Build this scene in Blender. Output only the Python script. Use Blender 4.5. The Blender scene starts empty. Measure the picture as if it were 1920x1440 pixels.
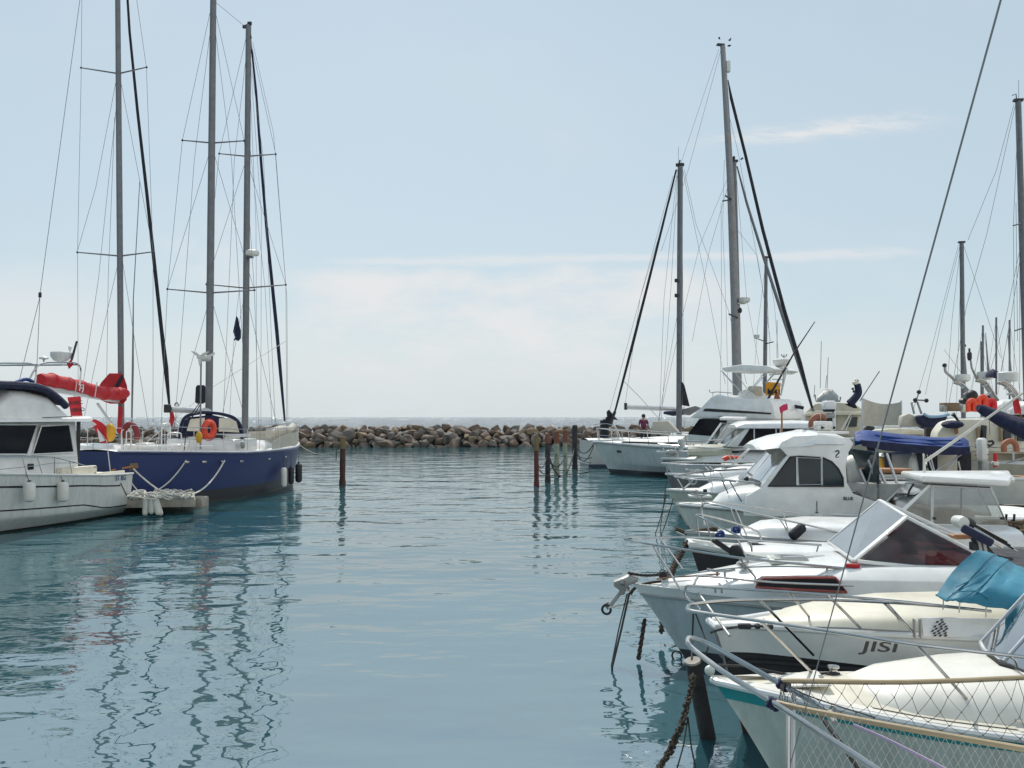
SKYMIX, WIOR, WDEEP, REAR_FILL = .74, 5.0, (.024, .08, .094), (1.0, 1.01, 1.02)
import bpy, bmesh, math, random
from mathutils import Vector, Matrix
from math import sin, cos, pi, radians, sqrt, atan2
R = random.Random(7)
SC = bpy.context.scene
COL = SC.collection
FPX, EYE, PITCH = 1700.0, 3.0, math.atan(62 / 1700)
CAM = Vector((0, 0, EYE))
def V(*a): return Vector(a)
def ray(px, py):
    a = (px - 960) / FPX; b = (720 - py) / FPX
    return Vector((a, cos(PITCH) - b * sin(PITCH), sin(PITCH) + b * cos(PITCH)))
def at(px, py, d):
    """point seen at photo pixel (px, py) that stands d metres ahead"""
    r = ray(px, py); return CAM + r * (d / r.y)
def on_z(px, py, z):
    r = ray(px, py); return CAM + r * ((z - EYE) / r.z)
def lerp(a, b, t): return a + (b - a) * t
def interp(tab, x):
    if x <= tab[0][0]: return tab[0][1]
    for (x0, y0), (x1, y1) in zip(tab, tab[1:]):
        if x <= x1:
            t = (x - x0) / (x1 - x0); return y0 + (y1 - y0) * t
    return tab[-1][1]
def smooth(pts, n=4, closed=False):
    """Catmull-Rom through points"""
    P = [Vector(p) for p in pts]; out = []
    m = len(P)
    for i in range(m if closed else m - 1):
        if closed: a, b, c, d = P[(i-1) % m], P[i], P[(i+1) % m], P[(i+2) % m]
        else: a, b, c, d = P[max(i-1, 0)], P[i], P[i+1], P[min(i+2, m-1)]
        for k in range(n):
            t = k / n
            out.append(0.5 * ((2*b) + (c-a)*t + (2*a-5*b+4*c-d)*t*t + (3*b-a-3*c+d)*t*t*t))
    if not closed: out.append(P[-1].copy())
    return out
def sag(a, b, s, n=10):
    a, b = Vector(a), Vector(b)
    return [a.lerp(b, k/n) - Vector((0, 0, s*4*(k/n)*(1-k/n))) for k in range(n+1)]

class MB:
    def __init__(s): s.v = []; s.f = []
    def add(s, vs, fs):
        o = len(s.v); s.v += [Vector(v) for v in vs]; s.f += [tuple(o + i for i in f) for f in fs]; return s
    def tube(s, pts, r, n=8, closed=False, sx=1.0):
        P = [Vector(p) for p in pts]; m = len(P)
        rr = r if isinstance(r, (list, tuple)) else [r]*m
        if len(rr) != m: rr = [lerp(rr[0], rr[-1], i/(m-1)) for i in range(m)]
        T = []
        for i in range(m):
            if closed: t = P[(i+1) % m] - P[i-1]
            else: t = P[min(i+1, m-1)] - P[max(i-1, 0)]
            T.append(t.normalized() if t.length > 1e-9 else V(0, 0, 1))
        u = T[0].orthogonal().normalized() if abs(T[0].z) > .95 else T[0].cross(V(0, 0, 1)).normalized()
        vs = []
        for i in range(m):
            u = (u - T[i]*u.dot(T[i]))
            u = u.normalized() if u.length > 1e-6 else T[i].orthogonal().normalized()
            w = T[i].cross(u)
            for k in range(n):
                a = 2*pi*k/n; vs.append(P[i] + (u*cos(a)*sx + w*sin(a))*rr[i])
        fs = []
        for i in range(m if closed else m-1):
            j = (i+1) % m
            for k in range(n):
                l = (k+1) % n; fs.append((i*n+k, i*n+l, j*n+l, j*n+k))
        if not closed: fs.append(tuple(range(n-1, -1, -1))); fs.append(tuple((m-1)*n+k for k in range(n)))
        return s.add(vs, fs)
    def box(s, c, size, rot=None):
        c = Vector(c); vs = []
        for x in (-.5, .5):
            for y in (-.5, .5):
                for z in (-.5, .5):
                    p = Vector((x*size[0], y*size[1], z*size[2]))
                    vs.append(c + (rot @ p if rot else p))
        return s.add(vs, [(0,1,3,2),(4,6,7,5),(0,4,5,1),(2,3,7,6),(0,2,6,4),(1,5,7,3)])
    def bar(s, a, b, w, h, up=(0,0,1)):
        a, b = Vector(a), Vector(b); t = (b-a).normalized(); u = t.cross(Vector(up))
        u = u.normalized() if u.length > 1e-5 else t.orthogonal().normalized(); v = u.cross(t)
        vs = [p + u*i*w/2 + v*j*h/2 for p in (a, b) for i, j in ((-1,-1),(1,-1),(1,1),(-1,1))]
        return s.add(vs, [(3,2,1,0),(4,5,6,7),(0,1,5,4),(1,2,6,5),(2,3,7,6),(3,0,4,7)])
    def prism(s, poly, vec):
        P = [Vector(p) for p in poly]; n = len(P); vec = Vector(vec)
        return s.add(P + [p+vec for p in P], [tuple(range(n-1,-1,-1)), tuple(range(n, 2*n))] + [(i, (i+1)%n, n+(i+1)%n, n+i) for i in range(n)])
    def loft(s, secs, ring=False, caps=False):
        m = len(secs[0]); vs = [p for q in secs for p in q]; fs = []
        for i in range(len(secs)-1):
            for k in range(m if ring else m-1):
                l = (k+1) % m; fs.append((i*m+k, i*m+l, (i+1)*m+l, (i+1)*m+k))
        if caps:
            fs.append(tuple(range(m-1,-1,-1))); fs.append(tuple((len(secs)-1)*m+k for k in range(m)))
        return s.add(vs, fs)
    def lathe(s, prof, o=(0,0,0), axis=(0,0,1), n=16):
        o = Vector(o); q = Vector(axis).normalized().to_track_quat('Z', 'Y')
        secs = [[o + q @ Vector((r*cos(2*pi*k/n), r*sin(2*pi*k/n), z)) for k in range(n)] for r, z in prof]
        return s.loft(secs, ring=True, caps=True)
    def ball(s, c, r, n=14, m=9, rot=None):
        r = (r, r, r) if not isinstance(r, (tuple, list)) else r; c = Vector(c)
        secs = []
        for i in range(m+1):
            a = -pi/2 + pi*i/m*.998 + .003
            q = [Vector((r[0]*cos(a)*cos(2*pi*k/n), r[1]*cos(a)*sin(2*pi*k/n), r[2]*sin(a))) for k in range(n)]
            secs.append([c + (rot @ p if rot else p) for p in q])
        return s.loft(secs, ring=True, caps=True)
    def torus(s, c, RR, r, ax=(0,0,1), n=20, m=8, a0=0, a1=2*pi, sy=1.0):
        q = Vector(ax).normalized().to_track_quat('Z', 'Y'); c = Vector(c)
        full = abs(a1-a0-2*pi) < 1e-3
        pts = [c + q @ Vector((RR*cos(a0+(a1-a0)*k/n), sy*RR*sin(a0+(a1-a0)*k/n), 0)) for k in range(n if full else n+1)]
        return s.tube(pts, r, m, closed=full)
    def sheet(s, poly, th):
        """flat polygon with thickness th along its own normal, centred"""
        P = [Vector(p) for p in poly]; nn = Vector()
        for i in range(len(P)): nn += (P[i]-P[0]).cross(P[(i+1) % len(P)]-P[0])
        nn.normalize(); return s.prism([p - nn*th/2 for p in P], nn*th)
    def cloth(s, grid, th=.006):
        """grid of points -> thick sheet"""
        a = len(grid); b = len(grid[0])
        nn = (Vector(grid[0][-1])-Vector(grid[0][0])).cross(Vector(grid[-1][0])-Vector(grid[0][0])).normalized()*th
        top = [Vector(p) for q in grid for p in q]; bot = [p - nn for p in top]; o = a*b; fs = []
        for i in range(a-1):
            for k in range(b-1):
                q = (i*b+k, i*b+k+1, (i+1)*b+k+1, (i+1)*b+k); fs.append(q); fs.append(tuple(o+x for x in reversed(q)))
        rim = [i for i in range(b)] + [i*b+b-1 for i in range(1, a)] + [(a-1)*b+k for k in range(b-2,-1,-1)] + [i*b for i in range(a-2,0,-1)]
        for i in range(len(rim)):
            x, y = rim[i], rim[(i+1) % len(rim)]; fs.append((y, x, o+x, o+y))
        return s.add(top+bot, fs)

def make_mesh(name, mb, mat, angle=35, bevel=0, weld=True):
    me = bpy.data.meshes.new(name)
    me.from_pydata([tuple(v) for v in mb.v], [], mb.f)
    bm = bmesh.new(); bm.from_mesh(me)
    if weld: bmesh.ops.remove_doubles(bm, verts=bm.verts, dist=1e-5)
    bmesh.ops.recalc_face_normals(bm, faces=bm.faces)
    if bevel:
        es = [e for e in bm.edges if len(e.link_faces) == 2 and e.calc_face_angle(0) > radians(28)]
        bmesh.ops.bevel(bm, geom=es, offset=bevel, segments=2, profile=.5, affect='EDGES', clamp_overlap=True)
    bm.to_mesh(me); bm.free()
    me.polygons.foreach_set('use_smooth', [True]*len(me.polygons))
    me.set_sharp_from_angle(angle=radians(angle))
    if mat: me.materials.append(mat)
    me.update(); return me
def tag(o, label, cat, group=None, kind=None):
    if label: o['label'] = label
    if cat: o['category'] = cat
    if group: o['group'] = group
    if kind: o['kind'] = kind
    return o
def solo(name, mb, mat, label, cat, group=None, angle=35, bevel=0, kind=None):
    """one-mesh thing given in world coordinates; origin set at its base"""
    xs = [v.x for v in mb.v]; ys = [v.y for v in mb.v]; zs = [v.z for v in mb.v]
    o = Vector(((min(xs)+max(xs))/2, (min(ys)+max(ys))/2, min(zs)))
    m2 = MB(); m2.v = [v-o for v in mb.v]; m2.f = mb.f
    ob = bpy.data.objects.new(name, make_mesh(name, m2, mat, angle, bevel)); ob.location = o
    COL.objects.link(ob); return tag(ob, label, cat, group, kind)

class Thing:
    def __init__(s, name, label, cat, loc, rz=0.0, group=None):
        s.root = bpy.data.objects.new(name, None); COL.objects.link(s.root)
        s.root.empty_display_size = .3
        s.M = Matrix.Translation(Vector(loc)) @ Matrix.Rotation(rz, 4, 'Z'); s.I = s.M.inverted()
        s.root.location = loc; s.root.rotation_euler = (0, 0, rz); tag(s.root, label, cat, group)
    def l(s, w): return s.I @ Vector(w)
    def w(s, l): return s.M @ Vector(l)
    def d(s, px, py, d): return s.l(at(px, py, d))
    def p(s, px, py, x=None, y=None, z=None):
        o = s.I @ CAM; r = (s.I.to_3x3() @ ray(px, py))
        if y is not None: t = (y-o.y)/r.y
        elif x is not None: t = (x-o.x)/r.x
        else: t = (z-o.z)/r.z
        return o + r*t
    def part(s, name, mb, mat, parent=None, angle=35, bevel=0, label=None):
        ob = bpy.data.objects.new(name, make_mesh(name, mb, mat, angle, bevel)); COL.objects.link(ob)
        ob.parent = parent or s.root
        if label: ob['label'] = label
        return ob

# ------------------------------------------------------------ materials
def nodes(name):
    m = bpy.data.materials.new(name); m.use_nodes = True; nt = m.node_tree
    return m, nt, nt.nodes['Principled BSDF'], nt.nodes['Material Output']
def mk(nt, t, **kw):
    n = nt.nodes.new(t)
    for k, v in kw.items():
        if k in n.inputs: n.inputs[k].default_value = v
        else: setattr(n, k, v)
    return n
def mixc(nt, a, b, fac, blend='MIX'):
    n = nt.nodes.new('ShaderNodeMix'); n.data_type = 'RGBA'; n.blend_type = blend
    for i, x in ((6, a), (7, b)):
        if hasattr(x, 'links'): nt.links.new(x, n.inputs[i])
        else: n.inputs[i].default_value = (*x, 1) if len(x) == 3 else x
    if hasattr(fac, 'links'): nt.links.new(fac, n.inputs[0])
    else: n.inputs[0].default_value = fac
    return n.outputs[2]
def ramp(nt, src, stops):
    n = nt.nodes.new('ShaderNodeValToRGB'); e = n.color_ramp.elements
    while len(e) < len(stops): e.new(.5)
    for i, (p, c) in enumerate(stops):
        e[i].position = p; e[i].color = (*c, 1) if hasattr(c, '__len__') else (c, c, c, 1)
    nt.links.new(src, n.inputs[0]); return n.outputs[0]
def noise(nt, scale, vec=None, detail=4, rough=.55, stretch=None):
    n = mk(nt, 'ShaderNodeTexNoise'); n.inputs['Scale'].default_value = scale
    n.inputs['Detail'].default_value = detail; n.inputs['Roughness'].default_value = rough
    tc = nt.nodes.new('ShaderNodeTexCoord'); src = vec or tc.outputs['Object']
    if stretch:
        mp = nt.nodes.new('ShaderNodeMapping'); mp.inputs['Scale'].default_value = stretch
        nt.links.new(src, mp.inputs[0]); src = mp.outputs[0]
    nt.links.new(src, n.inputs['Vector']); return n.outputs['Fac']
def mat(name, col, rough=.5, metal=0, var=.12, scale=3.0, dirt=None, dirt_amt=.35, bump=0, bscale=30, coat=0, streak=False, spec=.5):
    m, nt, b, out = nodes(name)
    dark = tuple(c*(1-var) for c in col); lite = tuple(min(1, c*(1+var*.6)) for c in col)
    c = mixc(nt, dark, lite, ramp(nt, noise(nt, scale), [(.3, 0.0), (.7, 1.0)]))
    if dirt:
        f = ramp(nt, noise(nt, 2.2, stretch=(3.5, 3.5, .5) if streak else None, detail=6, rough=.65), [(.5, 0.0), (.78, dirt_amt)])
        c = mixc(nt, c, dirt, f)
    nt.links.new(c, b.inputs['Base Color'])
    r = ramp(nt, noise(nt, scale*2.3), [(.3, max(.02, rough*.8)), (.75, min(1, rough*1.25))])
    nt.links.new(r, b.inputs['Roughness'])
    b.inputs['Metallic'].default_value = metal; b.inputs['Specular IOR Level'].default_value = spec
    b.inputs['Coat Weight'].default_value = coat; b.inputs['Coat Roughness'].default_value = .08
    if bump:
        bp = mk(nt, 'ShaderNodeBump'); bp.inputs['Strength'].default_value = bump; bp.inputs['Distance'].default_value = .02
        nt.links.new(noise(nt, bscale, detail=5), bp.inputs['Height']); nt.links.new(bp.outputs[0], b.inputs['Normal'])
    return m
def hullmat(name, col, boot, zb, under=None, dirt=(.32, .29, .2), gloss=.3, rough=.28):
    """gelcoat with a painted boot stripe below height zb over the water"""
    m, nt, b, out = nodes(name)
    c = mixc(nt, tuple(x*.93 for x in col), col, ramp(nt, noise(nt, 1.3), [(.3, 0.0), (.7, 1.0)]))
    c = mixc(nt, c, dirt, ramp(nt, noise(nt, 2.0, stretch=(3.2, 3.2, .35), detail=7, rough=.7), [(.46, 0.0), (.8, .62)]))
    g = nt.nodes.new('ShaderNodeNewGeometry'); sp = nt.nodes.new('ShaderNodeSeparateXYZ'); nt.links.new(g.outputs['Position'], sp.inputs[0])
    wob = nt.nodes.new('ShaderNodeMath'); wob.operation = 'MULTIPLY_ADD'; wob.inputs[1].default_value = .05
    nt.links.new(noise(nt, 1.7, detail=5), wob.inputs[0]); nt.links.new(sp.outputs[2], wob.inputs[2])
    lt = nt.nodes.new('ShaderNodeMath'); lt.operation = 'LESS_THAN'; lt.inputs[1].default_value = zb + .025; nt.links.new(sp.outputs[2], lt.inputs[0])
    c = mixc(nt, c, boot, lt.outputs[0])
    lt2 = nt.nodes.new('ShaderNodeMath'); lt2.operation = 'LESS_THAN'; lt2.inputs[1].default_value = .07; nt.links.new(wob.outputs[0], lt2.inputs[0])
    c = mixc(nt, c, (.03, .035, .02), lt2.outputs[0])
    nt.links.new(c, b.inputs['Base Color']); b.inputs['Roughness'].default_value = rough
    b.inputs['Coat Weight'].default_value = gloss; b.inputs['Coat Roughness'].default_value = .06
    return m
def glass(name, tint, refl=1.0, rough=.03, base=0.0):
    m, nt, b, out = nodes(name); nt.nodes.remove(b)
    tr = mk(nt, 'ShaderNodeBsdfTransparent'); tr.inputs[0].default_value = (*tint, 1)
    gl = mk(nt, 'ShaderNodeBsdfGlossy'); gl.inputs['Roughness'].default_value = rough; gl.inputs[0].default_value = (.9, .9, .9, 1)
    fr = mk(nt, 'ShaderNodeFresnel'); fr.inputs[0].default_value = 1.5
    mu = mk(nt, 'ShaderNodeMath', operation='MULTIPLY_ADD'); mu.inputs[1].default_value = refl
    nz = ramp(nt, noise(nt, 2.5), [(.35, base), (.8, base*1.25 + .06)]); nt.links.new(fr.outputs[0], mu.inputs[0]); nt.links.new(nz, mu.inputs[2])
    mx = mk(nt, 'ShaderNodeMixShader'); nt.links.new(mu.outputs[0], mx.inputs[0]); nt.links.new(tr.outputs[0], mx.inputs[1]); nt.links.new(gl.outputs[0], mx.inputs[2])
    nt.links.new(mx.outputs[0], out.inputs[0]); return m

GRIME = (.3, .27, .19)
M = dict(
    white=mat('white_gelcoat', (.74, .735, .71), .34, dirt=GRIME, dirt_amt=.13, coat=.3),
    deck=mat('white_deck', (.72, .71, .67), .5, dirt=GRIME, dirt_amt=.16, bump=.05, bscale=60),
    cream=mat('cream_gelcoat', (.72, .665, .53), .42, dirt=GRIME, dirt_amt=.22, coat=.2), ivory=mat('ivory_gelcoat', (.73, .7, .62), .4, dirt=GRIME, dirt_amt=.16, coat=.15, bump=.02, bscale=12), nonskid=mat('non_skid_panel', (.6, .57, .48), .8, dirt=GRIME, dirt_amt=.35, bump=.3, bscale=160),
    beige=mat('beige_paint', (.52, .48, .38), .5, dirt=GRIME, dirt_amt=.3),
    shade=mat('offwhite_plastic', (.62, .62, .58), .45, dirt=GRIME, dirt_amt=.2),
    alu=mat('anodised_aluminium', (.16, .165, .175), .5, metal=.25, var=.15, dirt=(.16, .15, .14), dirt_amt=.3, streak=True),
    alul=mat('pale_aluminium', (.55, .56, .57), .4, metal=.45, var=.1, dirt=(.3, .3, .28), dirt_amt=.25),
    steel=mat('stainless_steel', (.46, .455, .44), .15, metal=1, var=.12, scale=9),
    wire=mat('rigging_wire', (.2, .21, .22), .5, metal=.4),
    black=mat('black_rubber', (.02, .02, .022), .6, var=.3),
    navy=mat('navy_canvas', (.012, .016, .05), .85, var=.25, bump=.2, bscale=40),
    darksail=mat('dark_sail_cover', (.016, .017, .024), .8, var=.3, bump=.3, bscale=25),
    red=mat('red_canvas', (.42, .013, .02), .75, var=.14, bump=.3, bscale=18),
    redf=mat('red_flag_cloth', (.62, .03, .04), .8, var=.12),
    orange=mat('orange_foam', (.72, .075, .03), .55, var=.12),
    terra=mat('faded_orange_foam', (.38, .14, .08), .7, var=.2),
    yellow=mat('yellow_plastic', (.62, .33, .02), .6, var=.2),
    signy=mat('orange_sign', (.8, .36, .02), .6, var=.12),
    blue=mat('blue_canvas', (.008, .042, .2), .7, var=.25, bump=.25, bscale=12),
    teal=mat('turquoise_canvas', (.03, .2, .29), .65, var=.25, bump=.25, bscale=9),
    tealp=mat('teal_paint', (.01, .26, .27), .4, var=.12),
    glassd=mat('dark_tinted_window', (.008, .009, .014), .1, var=.4, scale=.8, spec=.3),
    glassb=mat('blue_tinted_window', (.012, .026, .032), .08, var=.7, scale=1.1, spec=.4),
    rope=mat('white_rope', (.6, .58, .52), .9, bump=.5, bscale=80),
    roped=mat('dark_rope', (.04, .038, .035), .9, var=.4, bump=.5, bscale=80),
    chain=mat('weedy_chain', (.06, .045, .03), .8, var=.5, bump=.5, bscale=50),
    galv=mat('galvanised_iron', (.34, .35, .34), .55, metal=.5, var=.25, dirt=(.22, .1, .05), dirt_amt=.4),
    wood=mat('weathered_wood', (.2, .14, .09), .8, var=.35, bump=.5, bscale=30),
    pole=mat('varnished_bamboo', (.42, .32, .19), .55, var=.2, bump=.2, bscale=20),
    teak=mat('teak_plank', (.34, .16, .07), .6, var=.3),
    plank=mat('grey_pontoon_planks', (.36, .33, .28), .85, var=.3, bump=.4, bscale=25),
    concrete=mat('quay_concrete', (.36, .33, .28), .9, var=.2, bump=.4, bscale=20, dirt=(.12, .1, .08)),
    canvas=mat('beige_canvas', (.5, .47, .4), .9, var=.12, bump=.2, bscale=10),
    clear=glass('clear_pane', (.72, .85, .82)), screen=glass('sky_reflecting_screen', (.55, .78, .74), 1.0, .06, .42),
    smoke=glass('smoke_pane', (.6, .64, .63), 1.3, .08, .14),
    plexi=glass('lilac_plexiglass', (.66, .64, .7), 1.4, .2, .22),
    redplexi=glass('red_tinted_plexiglass', (.27, .14, .15), 1.0),
    fenderw=mat('white_fender', (.7, .69, .63), .5, dirt=GRIME, dirt_amt=.3),
    skin=mat('skin', (.35, .2, .14), .6, var=.1), shirt=mat('purple_shirt', (.16, .03, .075), .9, var=.2),
    hair=mat('dark_hair', (.015, .011, .01), .6), trousers=mat('dark_trousers', (.03, .03, .04), .9),
    signw=mat('white_sign_paint', (.75, .75, .74), .5), inkb=mat('blue_ink', (.03, .04, .16), .5), ink=mat('black_ink', (.015, .015, .018), .5),
)
def text_mb(txt, size, origin, ux, uy, bold=.0, th=.004, xs=1.0):
    """lettering as thin raised shapes: origin lower left, ux reading direction, uy up"""
    cu = bpy.data.curves.new('lettering', 'FONT'); cu.body = txt; cu.size = size; cu.extrude = 0; cu.offset = bold; cu.resolution_u = 3
    ob = bpy.data.objects.new('lettering', cu); me = ob.to_mesh()
    ux, uy = Vector(ux).normalized(), Vector(uy).normalized(); nn = ux.cross(uy); o = Vector(origin); mb = MB()
    vs = [o + ux*v.co.x*xs + uy*v.co.y + nn*th for v in me.vertices]
    mb.add(vs, [tuple(p.vertices) for p in me.polygons])
    ob.to_mesh_clear(); bpy.data.objects.remove(ob); bpy.data.curves.remove(cu)
    return mb

# ------------------------------------------------------------ hulls
class Hull:
    """x from bow (0) aft to L, y across, z up from the water"""
    def __init__(s, L, B, sheer, rake=.6, bowp=2.2, wlp=1.5, taper=.12, wlw=.84, draft=.3, sp=1.0, flare=1.2, blunt=0.0, chine=None, trake=0.0):
        s.__dict__.update(locals())
    def zs(s, q): return interp(s.sheer, q)
    def hb(s, q):
        return s.B/2*max(s.blunt*(1-q), 1-(1-min(q/.75, 1))**s.bowp)*(1-s.taper*max(0, (q-.5)/.5)**2)
    def hw(s, q):
        return s.wlw*s.B/2*(1-(1-min(q/.8, 1))**s.wlp)*(1-s.taper*max(0, (q-.5)/.5)**2)
    def P(s, q, t, side=1, off=0):
        x0 = s.rake*max(t, 0)**s.sp
        z = lerp(s.zs(q), -s.draft, t)
        x = x0 + q*(s.L - x0) - s.trake*t*q
        if s.chine:
            tc, k = s.chine; wc = s.hb(q)*(1-k)+s.hw(q)*k
            y = lerp(s.hb(q), wc, t/tc) if t < tc else lerp(wc, s.hw(q)*.55, (t-tc)/(1-tc))
        else:
            y = lerp(s.hb(q), s.hw(q), max(t, 0)**s.flare)
        return Vector((x, side*(max(y, .012) + off), z))
    def qs(s, n=26): return [(k/n)**1.7 for k in range(n+1)]
    def shell(s, nt=9):
        mb = MB(); Q = s.qs(); T = [k/nt for k in range(nt+1)]
        if s.chine and s.chine[0] not in T: T = sorted(T + [s.chine[0]-.004, s.chine[0]+.004])
        for side in (1, -1): mb.loft([[s.P(q, t, side) for t in T] for q in Q])
        a = [s.P(1, t, 1) for t in T]; b = [s.P(1, t, -1) for t in T]; mb.loft([a, b])
        mb.loft([[s.P(0, t, 1) for t in T], [s.P(0, t, -1) for t in T]])
        return mb
    def deck(s, camber=.05, drop=.02, q0=0, q1=1, inset=.0):
        mb = MB(); n = 8; secs = []
        for k in range(25):
            q = lerp(q0, q1, (k/24)**1.4); h = max(s.hb(q) - inset, .01); z = s.zs(q)-drop; x = q*s.L
            secs.append([Vector((x, h*(2*j/n-1), z + camber*(1-(2*j/n-1)**2)*min(1, h*1.4))) for j in range(n+1)])
        mb.loft(secs); return mb
    def rub(s, t=0, r=.03, off=.0, n=6, q1=1):
        """gunwale tube round the boat at level t"""
        Q = [q*q1 for q in s.qs(20)]
        pts = [s.P(q, t, 1, off) for q in reversed(Q)] + [s.P(q, t, -1, off) for q in Q[1:]]
        return MB().tube(pts, r, n)
    def strip(s, t0, t1, off=.006, q0=0, q1=1, sides=(1, -1), f0=None, f1=None):
        mb = MB()
        for sd in sides:
            secs = []
            for k in range(27):
                q = lerp(q0, q1, (k/26)**1.5)
                a = f0(q) if f0 else t0; b = f1(q) if f1 else t1
                secs.append([s.P(q, lerp(a, b, j/3), sd, off) for j in range(4)])
            mb.loft(secs)
        return mb
def roof(secs, n=3.2, m=14):
    """rounded superstructure: secs of (x, half width low, half width high, z low, z high[, y shift])"""
    mb = MB(); out = []
    for sec in secs:
        x, hb, ht, z0, z1 = sec[:5]; row = []
        for k in range(m+1):
            a = pi*k/m; c, s_ = cos(a), sin(a)
            cy = math.copysign(abs(c)**(2/n), c); sz = abs(s_)**(2/n)
            row.append(Vector((x, -cy*lerp(hb, ht, sz), lerp(z0, z1, sz))))
        out.append(row)
    mb.loft(out, caps=True); return mb
def rail(b, mbs, name, pts, r=.014, mat_=None):
    return b.part(name, MB().tube(pts, r, 7), mat_ or M['steel'])
def fender(name, top, bottom, r, mtl, label, group, rope_to=None, capm=None):
    top, bottom = Vector(top), Vector(bottom); t = Thing(name, label, 'fender', bottom, 0, group)
    ax = (top-bottom); L = ax.length; a = ax.normalized()
    prof = [(.01, 0), (r*.45, .01*L), (r*.85, .07*L), (r, .16*L), (r, .84*L), (r*.85, .93*L), (r*.4, .99*L), (.01, L)]
    t.part('body', MB().lathe(prof, (0,0,0), a, 14), mtl)
    cap = MB(); cap.lathe([(r*.3, 0), (r*.3, .07*L), (r*.2, .1*L)], a*L*.97, a, 10)
    t.part('cap', cap, capm or M['black'])
    if rope_to is not None: t.part('lanyard', MB().tube([t.l(top), t.l(rope_to)], .008, 6), M['roped'])
    return t
def rope(pts, r, label, mtl='rope', group=None, name='mooring_rope', cat='rope'):
    return solo(name, MB().tube(pts, r, 6), M[mtl], label, cat, group)
# ------------------------------------------------------------ camera, sky, sun
cam = bpy.data.cameras.new('camera'); camo = bpy.data.objects.new('camera', cam); COL.objects.link(camo)
cam.sensor_width = 36; cam.lens = 36*FPX/1920; cam.clip_start = .1; cam.clip_end = 60000
camo.location = CAM; camo.rotation_euler = (pi/2 + PITCH, 0, 0); SC.camera = camo
SUN_EL, SUN_AZ = radians(50), radians(-9)
w = bpy.data.worlds.new('World'); SC.world = w; w.use_nodes = True; nt = w.node_tree
bg = nt.nodes['Background']; STR = .1; bg.inputs[1].default_value = STR
sky = mk(nt, 'ShaderNodeTexSky', sky_type='NISHITA', sun_disc=False, sun_elevation=SUN_EL, sun_rotation=SUN_AZ)
sky.air_density = 1.0; sky.dust_density = 1.2; sky.ozone_density = 1.2
tc = nt.nodes.new('ShaderNodeTexCoord'); sp = nt.nodes.new('ShaderNodeSeparateXYZ'); nt.links.new(tc.outputs['Generated'], sp.inputs[0])
def mth(op, a, b=None, c=None, clamp=False):
    n = nt.nodes.new('ShaderNodeMath'); n.operation = op; n.use_clamp = clamp
    for i, x in enumerate((a, b, c)):
        if x is None: continue
        if hasattr(x, 'links'): nt.links.new(x, n.inputs[i])
        else: n.inputs[i].default_value = x
    return n.outputs[0]
X, Y, Z = sp.outputs
yy = mth('MAXIMUM', Y, .05)
u = mth('DIVIDE', X, yy); v = mth('DIVIDE', Z, yy)
cv = nt.nodes.new('ShaderNodeCombineXYZ'); nt.links.new(u, cv.inputs[0]); nt.links.new(v, cv.inputs[1])
def nz(scale, sx, sy, detail=6, rough=.6, rot=0):
    mp = nt.nodes.new('ShaderNodeMapping'); mp.inputs['Scale'].default_value = (sx, sy, 1); mp.inputs['Rotation'].default_value = (0, 0, rot)
    nt.links.new(cv.outputs[0], mp.inputs[0])
    n = mk(nt, 'ShaderNodeTexNoise'); n.inputs['Scale'].default_value = scale; n.inputs['Detail'].default_value = detail; n.inputs['Roughness'].default_value = rough
    nt.links.new(mp.outputs[0], n.inputs['Vector']); return n.outputs['Fac']
def sstep(x, a, b):
    n = nt.nodes.new('ShaderNodeMapRange'); n.interpolation_type = 'SMOOTHSTEP'
    n.inputs[1].default_value = a; n.inputs[2].default_value = b; nt.links.new(x, n.inputs[0]); return n.outputs[0]
def gauss(x, c, s): # exp(-((x-c)/s)^2)
    d = mth('DIVIDE', mth('SUBTRACT', x, c), s); return mth('EXPONENT', mth('MULTIPLY', mth('MULTIPLY', d, d), -1))
wob = mth('MULTIPLY', mth('SUBTRACT', nz(7, 1, 1.6), .5), .075)
vw = mth('ADD', v, wob)
# thin high streaks
front = sstep(Y, .05, .3)
def streak(u0, v0, k, wid, ua, ub, nsc, amp, lo, fade=.06):
    ce = mth('MULTIPLY_ADD', mth('SUBTRACT', u, u0), k, v0)
    vv = mth('MULTIPLY_ADD', mth('SUBTRACT', nz(nsc, 1, 3.5), .5), .022, v)
    d = mth('DIVIDE', mth('SUBTRACT', vv, ce), wid)
    g = mth('EXPONENT', mth('MULTIPLY', mth('MULTIPLY', d, d), -1))
    g = mth('MULTIPLY', g, mth('MULTIPLY', sstep(u, ua, ua+fade), sstep(u, ub, ub-fade)))
    return mth('MULTIPLY', mth('MULTIPLY', g, sstep(nz(nsc*1.6, 1, 5, rot=-.12), lo, lo+.32)), amp)
s1 = streak(.34, .319, .095, .0085, .17, .52, 14, .85, .28, .14)
s2 = streak(.2, .1775, .017, .0052, -.24, .50, 8, .6, .2, .1)
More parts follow.
